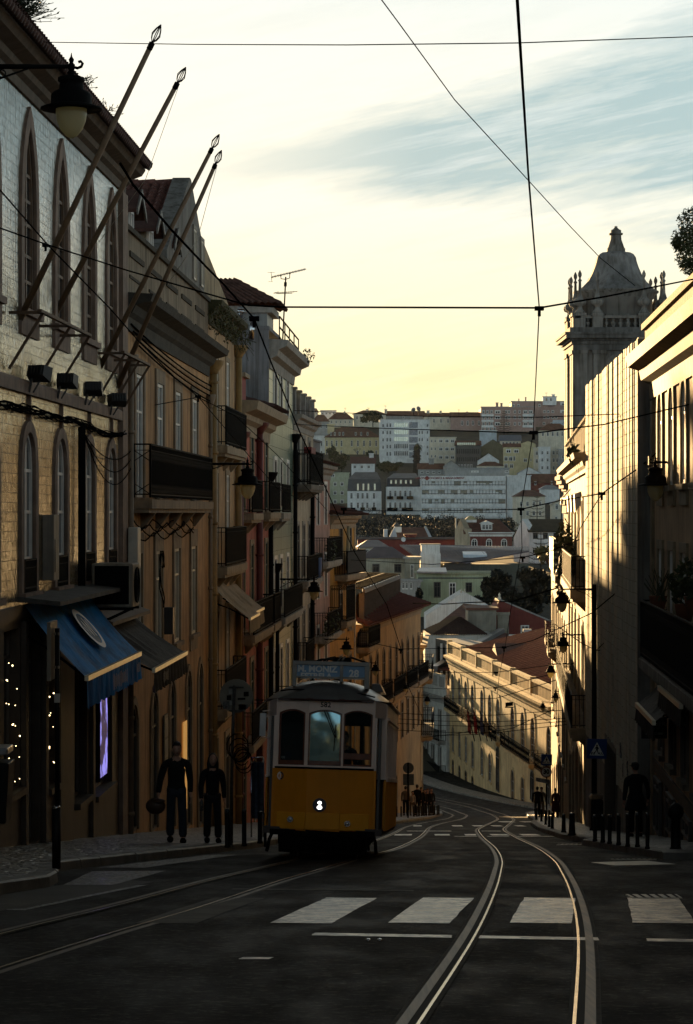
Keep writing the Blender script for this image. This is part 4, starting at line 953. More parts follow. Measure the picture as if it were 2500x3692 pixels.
for z in (7.0, 7.45, 7.9, 8.35): b.bar((*pts[0], z), (*pts[1], z-.35), .05, .05, 0)
for f in (0, .27, .5, .75, 1): a = (pts[0][0]*(1-f)+pts[1][0]*f, pts[0][1]*(1-f)+pts[1][1]*f); b.bar((*a, 6.9-.35*f), (*a, 8.37-.35*f), .05, .05, 0)
tag(b.build('roof_railing', [M_IRON]), 'dark iron railing on the roof beside the aerial', 'railing')
b = MB(); b.leaves(L5.P(L5.U(111.5), .8, 7.2), (.3, .5, .35), 60, .08, 0, 5); tag(b.build('roof_weed', [M_LEAF_D]), 'small bush on the eave end of the green tiled house', 'weed')
downpipe(L5, H5, L5.L-.4, -13, 3.2, .14, .10, M_IRON); downpipe(L5, H5, 3.1, -12, -2.6, .12, .08, M_IRON)
# cream house with a stepped parapet
L6 = Fac(-2.5, 113, -1.72, 125, 1)
H6 = house('cream_house', 'pale cream house with a stepped parapet and a shrouded corbelled balcony', L6, 4.2, plaster('cream_plaster', (.52, .45, .33)), (115.6, 118.8, 122.2), ((1.3, 2.3), (-3.2, 2.6), (-7.3, 2.5), (-11.0, 2.4)), M_SURG, M_FRAME_D, sill=False, cor=SMALLC, corm=M_SURG)
b = MB(L6.M)
for k in range(5): u = .1+k*2.75; b.box(u, u+.55, -.5, .1, 4.6, 5.75-.02*k, 0); b.box(u-.06, u+.61, -.55, .16, 5.75-.02*k, 5.86-.02*k, 0)
b.box(0, L6.L, -.35, -.1, 4.6, 5.45, 0); b.build('parapet', [mat('parapet_grey', (.25, .24, .22), .85, mott=.4, streak=.8)], H6)
balcony(L6, H6, .05, L6.U(121), 1.3, .85, 1.6, M_STONE_D, M_IRON, .09, .25, 1, 4)
b = MB(L6.M); b.box(.15, 2.6, .5, .86, 2.75, 3.05, 0); tag(b.build('flower_box', [M_RED], None, .02), 'red box on the near end of the shrouded balcony', 'box')
balcony(L6, H6, L6.U(114.5), L6.U(124), -3.3, .6, 1.2, M_SURG, M_IRON, .12, .24, 0, 2); balcony(L6, H6, L6.U(113.8), L6.U(118.5), -7.4, .6, 1.25, M_SURG, M_IRON, .12, .24, 0, 2)
M_BLUEP = mat('blue_plastic', (.03, .09, .22), .5)
b = MB(L6.M); b.lathe([(.32, 0), (.36, .5), (.36, .95), (.38, 1.0)], (L6.U(121.6), .35, -3.3), 14, 0); tag(b.build('barrel', [M_BLUEP]), 'blue plastic barrel on the balcony of the cream house', 'barrel')
downpipe(L6, H6, 9.6, -14.5, 1.0, .16, .11, M_IRON)
# white and rose house
L7 = Fac(-1.72, 125, -.92, 134, 1)
H7 = house('rose_house', 'slim cream and rose house with a sagging roof edge and plants on its balconies', L7, 2.1, plaster('rose_plaster', (.50, .30, .24)), (127.3, 131.4), ((-.7, 2.2), (-4.6, 2.3), (-8.6, 2.5), (-12.4, 2.3)), M_FRAME_W, M_FRAME_D, sill=False, cor=SMALLC, corm=M_SURG)
b = MB(L7.M); b.box(.3, 4.5, -1.2, -.1, 2.6, 3.7, 0); b.box(.2, 4.6, -1.3, 0, 3.7, 3.8, 0); tiled_plane(b, (-.1, .55, 2.55), (L7.L, .55, 2.5), (L7.L, -3, 3.3), (-.1, -3, 3.3), .25, .06, 1); b.build('roof', [M_GREYW, M_TILE_D], H7)
for (a, c, z) in ((125.3, 133.5, -2.6), (125.5, 133, -6.5), (126, 133.5, -10.2)): balcony(L7, H7, L7.U(a), L7.U(c), z, .75, 1.25, M_SURG, M_IRON, .12, .24, 0, 2)
for k, (D, z, lab) in enumerate(((128, -2.0, 'leafy pot plants crowding the top balcony of the rose house'), (130, -5.9, 'bushy plant on the middle balcony of the rose house'), (127, -6.0, 'climbing plant at the near end of the rose house balcony'))):
    b = MB(); c = L7.P(L7.U(D), .6, z); b.leaves(c, (.35, 1.3, .7), 150, .09, 0, 20+k, ms=[0, 1]); tag(b.build('balcony_plant', [M_LEAF_D, M_LEAF]), lab, 'plant', 'plants on the rose house balconies')
# yellow house
L8 = Fac(-.92, 134, .46, 143, 1)
M_YEL = plaster('yellow_plaster', (.52, .27, .05), streak=.4)
H8 = house('yellow_house', 'bright yellow house with a tiled hip roof and a black screened balcony', L8, -.35, M_YEL, (137.8, 141.1), ((-2.9, 2.1), (-6.8, 2.2), (-10.6, 2.3), (-14.0, 2.2)), M_SURT, M_FRAME_D, sill=True, cor=None, w=1.15)
cornice(L8, H8, -.7, SMALLC, m=M_SURT)
b = MB(L8.M); e = -.2
tiled_plane(b, (-.5, .75, e), (L8.L+.7, .75, e), (L8.L-2.5, -3, e+1.1), (2, -3, e+1.1), .26, .06, 0); tiled_plane(b, (L8.L+.7, .75, e), (L8.L+.7, -7, e), (L8.L-2.5, -3.5, e+1.1), (L8.L-2.5, -3, e+1.1), .26, .06, 0); tiled_plane(b, (-.5, -7, e), (-.5, .75, e), (2, -3, e+1.1), (2, -3.5, e+1.1), .26, .06, 0); b.build('roof', [M_TILE_D], H8)
M_SHADE = mat('black_netting', (.014, .014, .013), .9)
balcony(L8, H8, L8.U(135.6), L8.U(142.8), -3.55, .75, 1.35, M_SURT, M_IRON, .12, .24, 0, 3, screen=M_SHADE); balcony(L8, H8, L8.U(134.2), L8.U(137.4), -6.1, .95, 2.0, M_SURT, M_IRON, .09, .24, 1, 2)
b = MB(L8.M); tag((lambda: (b.tube([(L8.U(138.6), .3, -3.3), (L8.U(138.6), .32, -.8)], [.14, .09], 7, 0), b.build('curtain', [mat('curtain_cloth', (.35, .31, .2), .9)]))[1])(), 'pale curtain hanging out over the screened balcony', 'curtain')
b = MB(L8.M); b.box(L8.L-.14, L8.L-.005, .0, .09, -17, -.7, 0); b.build('corner_board', [mat('corner_light', (.6, .52, .38), .7)], H8)
# long beige house with a glass roofed terrace
L9 = Fac(.54, 144, 5.45, 178, 1)
M_BEIGE = plaster('beige_plaster', (.46, .32, .16), streak=.5, msc=.8)
c9 = [147.2+k*3.25 for k in range(10)]
H9 = house('beige_house', 'long beige house with two rows of tall windows and a red tiled edge', L9, -7.1, M_BEIGE, c9, ((-11.9, 3.0, 'seg'), (-15.6, 2.5)), M_SURT, M_FRAME_D, zbase=-23, w=1.15, sill=False, cor=SMALLC, corm=M_SURT, doors=[(D, zr(D)+2.7, 1.5) for D in (150, 156, 163, 170)])
for k in range(4): balcony(L9, H9, L9.U(150+k*7), L9.U(156+k*7), -12.0, .75, 1.15, M_SURT, M_IRON, .14, .24, 1, 2)
b = MB(L9.M); tiled_plane(b, (0, .75, -6.75), (L9.L+.2, .75, -6.75), (L9.L+.2, -2.5, -5.7), (0, -2.5, -5.7), .26, .05, 0)
for k in range(130): b.tube([(k*.264, .8, -6.78), (k*.264, .5, -6.68)], .07, 6, 0)
b.build('roof', [mat('roof_tile_maroon', (.13, .05, .04), .85, mott=.4, msc=4, bump=.2)], H9)
b = MB(); A, B_ = Vector((1.05, 146, 0)), Vector((3.95, 178, 0)); n = 14
for k in range(n+1):
    p = A.lerp(B_, k/n); b.box(p.x-.3, p.x+.02, p.y-.16, p.y+.16, -6.9, -4.9, 0)
    if k < n:
        q = A.lerp(B_, (k+1)/n); m_ = p.lerp(q, .5); b.box(m_.x-.5, m_.x-.3, m_.y-1.1, m_.y+1.1, -6.9, -5.0, 1)
        b.bar(p+Vector((-.1, 0, -6.4)), p+Vector((.55, 0, -6.75)), .12, .12, 0)
b.wedge([A+Vector((-.05, -.2, -4.9)), B_+Vector((-.05, .2, -4.9)), B_+Vector((.05, .2, -4.9)), A+Vector((.05, -.2, -4.9))], [A+Vector((-.05, -.2, -4.65)), B_+Vector((-.05, .2, -4.65)), B_+Vector((.05, .2, -4.65)), A+Vector((.05, -.2, -4.65))], 0)
b.build('terrace_wall', [mat('terrace_frame', (.13, .115, .10), .6), M_BLACK], H9)
b = MB()
b.wedge([A+Vector((-7, 0, -4.3)), B_+Vector((-7, 0, -4.3)), B_+Vector((0, 0, -4.66)), A+Vector((0, 0, -4.66))], [A+Vector((-7, 0, -4.26)), B_+Vector((-7, 0, -4.26)), B_+Vector((0, 0, -4.62)), A+Vector((0, 0, -4.62))], 0)
for k in range(n+1): p = A.lerp(B_, k/n); b.bar(p+Vector((0, 0, -4.58)), p+Vector((-7, 0, -4.22)), .16, .08, 1)
for k in range(1, 6): b.bar(A+Vector((-k*1.2, 0, -4.57+.06*k)), B_+Vector((-k*1.2, 0, -4.57+.06*k)), .12, .06, 1)
b.build('glass_roof', [glass('roof_glazing', (.25, .25, .22), .25, 1.5, 0), M_IRON], H9)
b = MB(); p = W(1345, 2062, 186)
vsP = [W(1290, 2090, 184), W(1365, 2090, 178), W(1330, 2064, 184), W(1300, 2064, 188), W(1320, 2090, 192)]
b.add(vsP, [(0, 1, 2, 3), (1, 4, 2), (0, 3, 4), (3, 2, 4)], 0); b.build('skylight', [mat('skylight_glass', (.62, .55, .36), .2, mott=.1)], H9)
balcony(L9, H9, L9.U(144.3), L9.U(149.5), -8.1, .8, 1.2, M_SURT, M_IRON, .12, .24, 1, 2)
ac = thing('air_conditioner', 'air conditioner on the railed corner balcony of the beige house', 'air conditioner', L9.P(.2, .3, -8))
b = MB(L9.M); b.box(.6, 1.6, .15, .6, -8.05, -7.2, 0); b.build('casing', [M_FLOOD], ac, .02); b = MB(L9.M)
for k in range(9): b.box(.58, .597, .2, .56, -8.0+k*.09, -7.96+k*.09, 0)
b.build('grille', [M_CAB], ac)
L10 = Fac(5.5, 178.45, 6.05, 191, 1)
H10 = house('corner_house', 'small sunlit corner house with ironwork at the end of the beige one', L10, -10.2, plaster('corner_plaster', (.5, .36, .18)), (182, 187), ((-12.3, 3.0), (-16.5, 2.8)), M_SURT, M_FRAME_D, zbase=-25, cor=SMALLC, corm=M_SURT, doors=((182, -20.3, 1.6), (187, -20.6, 1.6)))
for z in (-12.4, -16.6): balcony(L10, H10, .5, L10.L-.4, z, .85, 1.2, M_SURT, M_IRON, .14, .24, 1, 2)
b = MB(L10.M); b.box(L10.L-.9, L10.L-.3, -.8, -.2, -10.2, -7.95, 0); b.box(L10.L-.95, L10.L-.25, -.85, -.15, -7.95, -7.85, 1); b.build('chimney', [M_GREYW, M_IRON], H10)
# ------------------------------------------------------------------ right side of the street
R1 = Fac(4.2+.0447*30+.28, 30, 6.92, 54.6, -1)
M_ORANGE = plaster('ochre_plaster', (.46, .30, .16), streak=.5)
H = thing('ochre_house', 'ochre house with arched upper windows and a stained overhanging cornice', 'building', R1.P(R1.L-6, 0, zr(46)))
U = R1.U; ct = [52.4, 49.7, 47.0, 44.3, 41.6, 38.9, 36.2, 33.5]
top = [Op(U(D), .55, 1.02, 2.05, 'round' if D > 46 else None, .42 if D > 46 else 0) for D in ct]
mid = [Op(U(D), -3.1, 1.05, 2.3) for D in ct]
low = [Op(U(D)-.2, -5.2-(D < 48)*.0, 1.0, 1.75) for D in ct]
b = MB(); wall_into(b, R1, -9, 3.1, top+mid+low, rd=.07, depth=9, mr=1); b.build('wall', [M_ORANGE, M_STONE], H)
M_SURO = mat('surround_ochre', (.27, .21, .13), .8, mott=.4, streak=.4)
for o in top: window(R1, H, o, 2, (.68,), .08, .22, M_SURO, M_FRAME_W, rd=.07, srise=.4, apron=.3)
for o in mid: window(R1, H, o, 2, (.72,), .08, .2, M_SURO, M_FRAME_W, rd=.07)
for o in low: window(R1, H, o, 2, (.6,), .08, .15, M_STONE_D, M_FRAME_D, M_SHOPG, rd=.07)
cornice(R1, H, 2.9, [(-.05, -.35), (.05, -.35), (.08, 0), (.25, .08), (.3, .3), (.55, .38), (.6, .62), (-.05, .66)], u1=R1.L+.25, m=M_SURO)
b = MB(R1.M); b.box(0, R1.L, -.4, .18, 3.55, 4.1, 0); b.box(0, R1.L+.05, -.45, .26, 4.1, 4.24, 0); b.build('parapet', [mat('stained_parapet', (.22, .16, .09), .9, mott=.5, streak=1, bump=.4)], H)
b = MB(R1.M); b.box(R1.L-.5, R1.L-.01, -.02, .07, -8.5, 2.5, 0); b.box(R1.L-.56, R1.L+.05, -.02, .14, 1.05, 1.25, 0); b.build('pilaster', [M_SURO], H)
balcony(R1, H, U(33), U(50.6), -3.05, .62, 1.2, M_STONE_D, M_IRON, .11, .2, 1, 7)
b = MB(R1.M); b.box(0, R1.L-.5, -.02, .05, -5.75, -5.5, 0)
for D in (33.5, 37, 40.5, 44, 47.6, 51): b.box(U(D)-.25, U(D)+.25, -.02, .06, -9, -5.75, 0)
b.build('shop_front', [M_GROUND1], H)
for k, D in enumerate((42.4, 46, 49.5, 52.6)):
    z = zr(D)+.25; window(R1, H, Op(U(D), z, 1.5, -5.8-z), 2, (.8,), .07, .0, M_GROUND1, M_FRAME_D, M_SHOPG, rd=-.03, sill=False, name='shop_door')
for k, (D, z, n, lab) in enumerate(((49.3, -1.75, 60, 'wiry bare plant standing on the far end of the right balcony'), (43.6, -1.7, 260, 'big leafy pot plant on the right balcony near the edge'), (41.8, -1.5, 200, 'second leafy pot plant on the right balcony at the picture edge'))):
    t_ = thing('pot_plant', lab, 'plant', R1.P(U(D), .3, -3.0), 'pot plants on the right balcony')
    b = MB(R1.M); b.lathe([(.12, 0), (.19, .3), (.2, .32)], (U(D), .33, z-.28), 10, 0); b.build('pot', [mat('terracotta', (.22, .08, .04), .8)], t_)
    b = MB(); c = R1.P(U(D), .33, z+.35)
    if k == 0:
        g = random.Random(5)
        for _ in range(26): b.bar(c+Vector((g.uniform(-.1, .1), g.uniform(-.6, .6), -.4)), c+Vector((g.uniform(-.2, .2), g.uniform(-.9, .9), g.uniform(-.1, .25))), .012, .012, 0)
    else: b.leaves(c, (.3, .7, .38), n, .075, 0, k+50, ms=[0, 1])
    b.build('leaves', [M_LEAF_D, M_LEAF], t_)
M_BROWNC = folds('brown_canvas', (.05, .04, .032), .6)
awning('dark brown shop awning low at the right edge, the farther one', R1, U(46.0), U(50.4), -3.35, -4.0, .62, .3, M_BROWNC, M_BROWNC, M_BARL)
awning('dark brown shop awning nearest the right edge', R1, U(41.2), U(45.6), -2.95, -3.3, .55, .32, M_BROWNC, M_BROWNC, M_BARL)
sg = thing('barber_sign', 'black hanging sign reading BARBER SHOP', 'sign', W(2360, 2600, 50.5))
D = 50.5
b = MB(); c = W(2359, 2625, D); b.box(c.x-.27, c.x+.27, D-.03, D+.03, c.z-.22, c.z+.22, 0); b.build('board', [mat('sign_black', (.012, .013, .014), .5)], sg, .01)
M_LET = mat('sign_letters', (.30, .34, .32), .6, mott=.1)
b = MB()
for tx, sz, dz in (('BARBER', .135, .085), ('SHOP', .095, -.02)):
    vs, fs = text_mb(tx, sz, depth=.002); b.add([v+Vector((c.x, D-.033, c.z+dz)) for v in vs], fs, 0)
b.box(c.x-.19, c.x-.07, D-.034, D-.031, c.z-.018, c.z-.014, 0); b.box(c.x+.07, c.x+.19, D-.034, D-.031, c.z-.018, c.z-.014, 0)
b.build('lettering', [M_LET], sg)
b = MB(); b.box(c.x-.18, c.x+.18, D-.035, D-.031, c.z-.135, c.z-.085, 0); b.build('ribbon', [M_LET], sg)
b = MB()
for k in range(7): b.box(c.x-.09+k*.026, c.x-.078+k*.026, D-.0365, D-.0352, c.z-.125, c.z-.097, 0)
b.build('ribbon_mark', [M_BLACK], sg)
b = MB(); b.bar(c+Vector((-.27, 0, .27)), c+Vector((.85, 0, .27)), .03, .03, 0); b.bar(c+Vector((-.2, 0, .2)), c+Vector((-.2, 0, .28)), .02, .02, 0); b.bar(c+Vector((.2, 0, .2)), c+Vector((.2, 0, .28)), .02, .02, 0); b.build('bracket', [M_IRON], sg)

# ---- white ribbed tile building
R2 = Fac(6.69, 55.2, 7.63, 77, -1); U = R2.U
M_WHITET = brick_bump_mat('white_glazed_tile', (.50, .46, .36), (.30, .27, .20), .52, .27, rough=.8, tilt=.22, streak=.45, off=0, msize=.010, varied=.22, dirt=(.5, .42, .3), spec=.12)
H = thing('white_tiled_building', 'windowless wall of glossy white ribbed tiles catching the low sun', 'building', R2.P(11, 0, zr(66)))
b = MB(R2.M); g = random.Random(21); u = 0
while u < R2.L-.05:
    w_ = g.choice((.26, .26, .52, .52, .78, .13)); w_ = min(w_, R2.L-u); d = g.choice((.0, .0, .015, .03, .045, .055, .02))
    b.box(u, u+w_-.012, -.3, d, -7.0, 3.98+g.uniform(-.01, .02), 0); u += w_
b.build('ribbed_cladding', [M_WHITET], H)
b = MB(R2.M); M_GREYP = plaster('grey_base_plaster', (.20, .185, .16), streak=.9)
b.box(.02, R2.L-.02, -9, -.31, -10.5, 3.9, 0); b.box(0, R2.L, -.3, .02, -10.5, -7.0, 0); b.box(-.06, -.005, -2.6, .05, -10.5, 3.95, 0); b.build('wall', [M_GREYP], H)
b = MB(R2.M); b.box(U(62.2), U(66.8), .02, .06, -9.5, -6.1, 0); b.box(U(62.4), U(66.6), .06, .075, -9.5, -6.25, 1); b.build('dark_panel', [M_STONE_D, M_BLACK], H)  # plain black panel in a dark border, set over a dark area low on the wall
for k, (D, z) in enumerate(((58, -6.2), (59.4, -6.4), (60.5, -6.0))):
    b = MB(R2.M); b.tube([(U(D)+.3+.3*math.sin(i*1.3+k), .035, z+.18*math.cos(i*.9+k)) for i in range(12)], .018, 4, 0); b.build('graffiti', [mat('spray_paint', (.02, .025, .03), .6)], H)
b = MB(); 
for i, (py, px) in enumerate(((1325, 2338), (1650, 2334), (1820, 2333))):
    pass
# ---- ornate house beyond it
R3 = Fac(7.78, 77.2, 10.1, 110, -1); U = R3.U
M_R3 = plaster('honey_plaster', (.48, .36, .2), streak=.6)
cR3 = [80, 85.5, 91, 96.5, 102, 107.4]
H = house('balustraded_house', 'honey coloured house with a balustraded roof line beyond the white tiles', R3, 1.4, M_R3, cR3, ((-2.5, 2.9), (-7.0, 3.0)), M_SURO, M_FRAME_W, zbase=-15, w=1.2, sill=False, doors=[(D, zr(D)+3, 1.6) for D in (82, 88, 94, 100, 106)], cor=CORN, corm=M_SURO)
b = MB(R3.M)
for k in range(24): u = .3+k*1.37; b.box(u, u+.35, -.25, .1, 2.0, 2.95, 0); b.wedge([(u-.08, -.3, 2.95), (u+.43, -.3, 2.95), (u+.43, .2, 2.95), (u-.08, .2, 2.95)], [(u-.02, -.25, 3.1), (u+.37, -.25, 3.1), (u+.37, .15, 3.1), (u-.02, .15, 3.1)], 0)
b.box(0, R3.L, -.2, .05, 1.9, 2.05, 0); b.box(0, R3.L, -.2, .07, 2.72, 2.8, 0); b.build('balustrade', [M_R3], H)
M_STRIPE = bpy.data.materials.new('striped_screen'); M_STRIPE.use_nodes = True; t = NT(M_STRIPE.node_tree); pos = t.n('ShaderNodeNewGeometry').outputs['Position']; z_ = t.n('ShaderNodeSeparateXYZ', i_0=pos).outputs['Z']
t.link(t.mix(t.ramp(t.math('SINE', t.math('ADD', t.math('MULTIPLY', z_, 22), t.math('MULTIPLY', t.noise(pos, (2, 2, 2)), 3))), -.2, .3), (.55, .5, .36), (.14, .11, .06)), M_STRIPE.node_tree.nodes['Principled BSDF'].inputs['Base Color'])
balcony(R3, H, U(98), U(109.5), -2.6, .8, 1.5, M_SURO, M_IRON, .12, .3, 0, 4); balcony(R3, H, U(79), U(97), -2.55, .6, 1.1, M_SURO, M_IRON, .12, .3, 0, 4); balcony(R3, H, U(79), U(109), -7.1, .6, 1.1, M_SURO, M_IRON, .13, .3, 0, 6)
b = MB(R3.M); b.box(U(98), U(109.5), .84, .87, -2.5, -1.1, 0); b.box(U(109.5), U(109.5)+.03, .1, .86, -2.5, -1.1, 0); b.box(U(98)-.03, U(98), .1, .86, -2.5, -1.1, 0); tag(b.build('reed_screen', [M_STRIPE]), 'striped reed screen round the sunlit balcony on the right', 'screen')
t_ = thing('folding_awning', 'retracted white awning arms jutting from the honey coloured house', 'awning', R3.P(U(92), .5, .5))
for k in range(3): D = 88+k*6; b = MB(R3.M); b.wedge([(U(D), .02, .25), (U(D)+1.6, .02, .25), (U(D)+1.6, .22, .0), (U(D), .22, .0)], [(U(D), .02, .75), (U(D)+1.6, .02, .75), (U(D)+1.6, .25, .65), (U(D), .25, .65)], 0); b.build('cassette', [M_FRAME_W], t_)
b = MB(); p = W(2072, 1745, 106); q = W(2028, 1797, 106); b.bar(p, q, .1, .06, 0); b.bar(q, W(2026, 1817, 106), .12, .08, 0); b.bar(q, W(2095, 1802, 98), .05, .05, 0); b.build('arm', [M_FRAME_W], t_)
b = MB(); b.tube([W(2026, 1815, 106), W(2023, 1900, 106), W(2021, 2060, 106)], .025, 5, 0); b.build('cord', [M_IRON], t_)
for k, (px, py, D, rad, n, lab) in enumerate(((2088, 1990, 96, (.35, 2.5, 1.3), 420, 'thick hanging creeper on the honey coloured house'), (2075, 2075, 100, (.3, 2.5, 1.2), 200, 'thin straggly creeper below the hanging one'), (2103, 1630, 82, (.2, 1.0, .35), 60, 'little bush on the balustrade of the honey coloured house'))):
    b = MB(); c = W(px, py, D); c.x = R3.P(U(D), .45, 0).x; b.leaves(c, rad, n, .13, 0, 70+k, ms=[0, 1, 2])
    for i in range(20 if k < 2 else 3): g_ = rnd; b.bar(c+Vector((g_.uniform(-.2, .2), g_.uniform(-2, 2), g_.uniform(0, 1))), c+Vector((g_.uniform(-.3, .3), g_.uniform(-2, 2), g_.uniform(-1.6, -.5))), .014, .014, 3)
    tag(b.build('creeper', [M_LEAF_D, M_LEAF, M_LEAF_Y, M_BARK]), lab, 'creeper')
# ---- lower sunlit house at the bend
R4 = Fac(10.3, 112, 14.4, 170, -1); U = R4.U
M_R4 = plaster('sunlit_plaster', (.52, .38, .2), streak=.7, msc=.8)
H = house('bend_house', 'low sunlit ochre house at the bend with weeds over its eaves', R4, -3.4, M_R4, [116+6*k for k in range(9)], ((-8.2, 2.6), (-12.8, 2.7)), M_SURO, M_FRAME_D, zbase=-23, w=1.3, rd=.06, doors=[(D, zr(D)+3.2, 1.5) for D in (126, 133, 140, 147, 154, 161)], cor=SMALLC, corm=M_SURO)
b = MB(R4.M); tiled_plane(b, (0, .7, -2.95), (R4.L+.2, .7, -2.95), (R4.L+.2, -5, -1.5), (0, -5, -1.5), .3, .06, 0); b.build('roof', [M_TILE_D], H)
for k in range(2): balcony(R4, H, U(142+12*k), U(147+12*k), -8.25, .6, 1.1, M_SURO, M_IRON, .13, .25, 0, 2)
for k, (D, n, lab) in enumerate(((168, 420, 'mossy weeds spilling over the far eave of the bend house'), (156, 300, 'yellowish weeds along the middle eave of the bend house'), (145, 240, 'scrubby growth on the near eave of the bend house'))):
    b = MB(); c = R4.P(U(D), .5, -2.75); b.leaves(c, (.6, 4.5, .38), n, .14, 0, 80+k, ms=[0, 1]); tag(b.build('roof_weed', [M_LEAF_Y, M_LEAF]), lab, 'weed', 'weeds on the bend house eaves')
# ---- church tower
H = thing('church_tower', 'square stone church tower with a bell shaped roof and urn finials', 'tower', (14.75, 132.6, -4))
M_TOWER = mat('tower_stone', (.25, .23, .20), .85, mott=.4, msc=.5, streak=1.0, bump=.3, bsc=5)
D = 130; s = D/F; cx = 14.78; cy = D+2.65; hw = 2.58
zt = lambda py: (CY-py)*s
def sq(b, r, z0, z1, m=0, r1=None): r1 = r if r1 is None else r1; b.wedge([(cx-r, cy-r, z0), (cx+r, cy-r, z0), (cx+r, cy+r, z0), (cx-r, cy+r, z0)], [(cx-r1, cy-r1, z1), (cx+r1, cy-r1, z1), (cx+r1, cy+r1, z1), (cx-r1, cy+r1, z1)], m)
b = MB(); sq(b, hw-.12, -8, zt(1235))
for k in range(4):
    M_ = Matrix.Translation((cx, cy, 0)) @ Matrix.Rotation(k*math.pi/2, 4, 'Z'); b.M = M_
    for u in (-hw+.42, -hw+1.42, hw-.42, hw-1.42):
        b.box(u-.34, u+.34, -hw-.02, -hw+.13, -8, zt(1262), 0); b.box(u-.4, u+.4, -hw-.08, -hw+.13, zt(1275), zt(1262), 0)
    rr = [(math.cos(a), math.sin(a)) for a in [math.pi*i/14 for i in range(15)]]
    for (c1, s1), (c2, s2) in zip(rr, rr[1:]): b.wedge([(c1*.85, -hw+.12, 7.6+s1*.85), (c2*.85, -hw+.12, 7.6+s2*.85), (c2*.98, -hw+.12, 7.6+s2*.98), (c1*.98, -hw+.12, 7.6+s1*.98)], [(c1*.85, -hw+.05, 7.6+s1*.85), (c2*.85, -hw+.05, 7.6+s2*.85), (c2*.98, -hw+.05, 7.6+s2*.98), (c1*.98, -hw+.05, 7.6+s1*.98)], 0)
    b.M = None
b.build('shaft', [M_TOWER], H)
b = MB()
for r_, y0, y1 in ((hw+.02, 1262, 1240), (hw+.1, 1240, 1228), (hw+.2, 1228, 1220), (hw+.42, 1220, 1206), (hw+.48, 1206, 1198), (hw+.2, 1198, 1180)): sq(b, r_, zt(y0), zt(y1)-.002)
b.build('cornice', [mat('tower_dark_stone', (.17, .16, .145), .9, mott=.5, msc=1, streak=.8, bump=.4, bsc=5)], H)
b = MB(); zb0, zb1 = zt(1180), zt(1146)
for k in range(4):
    b.M = Matrix.Translation((cx, cy, 0)) @ Matrix.Rotation(k*math.pi/2, 4, 'Z')
    for u in (-hw+.38, -hw+1.33, hw-1.33, hw-.38):
        b.box(u-.28, u+.28, -hw, -hw+.5, zb0, zb1+.12, 0); b.box(u-.33, u+.33, -hw-.06, -hw+.55, zb1+.12, zb1+.28, 0)
    b.box(-hw, hw, -hw+.08, -hw+.4, zb1, zb1+.15, 0)
    for u in [-.8+.4*i for i in range(5)]+[-1.78, 1.78]:
        b.lathe([(.10, 0), (.10, .05), (.06, .08), (.13, .2), (.13, .26), (.05, .36), (.1, .42), (.09, .48), (.05, .7), (.08, .74)], (u, -hw+.24, zb0), 8, 0)
b.M = None; b.build('balustrade', [M_TOWER], H)
for k in range(4):
    M_ = Matrix.Translation((cx, cy, 0)) @ Matrix.Rotation(k*math.pi/2, 4, 'Z')
    for u in (-hw+.38, -hw+1.33, hw-1.33):
        b = MB(M_); z0 = zb1+.28; b.lathe([(.26, 0), (.26, .1), (.15, .2), (.12, .38), (.3, .45), (.36, .58), (.33, .72), (.2, .8), (.18, .82), (.09, 1.1), (.065, 1.7), (.1, 1.72), (.1, 1.78), (.05, 1.84), (.05, 1.9), (.1, 2.02), (.1, 2.14), (.03, 2.3), (0.005, 2.33)], (u, -hw+.24, z0), 10, 0)
        b.build('urn_finial', [M_TOWER], H)
def octa(b, prof, m=0):
    b.lathe(prof, (cx, cy, 0), 8, m, False, math.pi/8)
b = MB(); b.lathe([(2.0, zb0), (2.0, zt(1066)), (2.1, zt(1062)), (2.14, zt(1050)), (2.35, zt(1040)), (2.35, zt(1036))], (cx, cy, 0), 24, 0); b.build('drum', [M_TOWER], H)
prof = [(2.14*1.02, 1036), (1.98, 1022), (1.62, 998), (1.42, 975), (1.26, 950), (1.16, 930), (1.10, 912), (.98, 900), (.80, 893), (.5, 890)]
b = MB(); octa(b, [(r_*1.03, zt(y)) for r_, y in prof]); b.build('bell_roof', [mat('tower_roof_stone', (.27, .26, .245), .85, mott=.5, msc=.6, streak=.7, bump=.3, bsc=4)], H)
b = MB(); octa(b, [(.53, zt(891)), (.53, zt(878)), (.49, zt(876)), (.4, zt(860)), (.32, zt(845)), (.30, zt(828)), (.4, zt(826)), (.4, zt(821)), (.3, zt(819)), (.3, zt(810)), (.18, zt(806)), (.09, zt(800)), (.09, zt(795))]); b.build('lantern', [M_TOWER], H)
# brown church front beside it (cornice seen past the honey coloured house)
H = thing('church', 'weathered brown church front with a deep cornice beside the tower', 'building', W(2050, 2000, 127))
M_CH = mat('brown_stone', (.22, .13, .085), .85, mott=.4, msc=1, streak=.6, bump=.4, bsc=6)
b = MB(); x0 = XP(2048, 127); b.box(x0, x0+3, 127, 129.4, -18, zt(1700)+.2, 0)
for dx_, y0, y1 in ((.1, 1850, 1820), (.2, 1820, 1800), (.12, 1770, 1760), (.28, 1760, 1745), (.42, 1745, 1730), (.52, 1730, 1716), (.4, 1716, 1708)): b.box(x0-dx_*.9, x0+3, 127-dx_, 129.5, (CY-y0)/F*127, (CY-y1)/F*127-.003, 0)
b.build('wall', [M_CH], H)
b = MB(); b.lathe([(.2, 0), (.2, .1), (.12, .2), (.24, .4), (.2, .6), (.05, .7)], (x0+.5, 127.3, (CY-1708)/F*127), 10, 0); b.build('urn_finial', [M_CH], H)
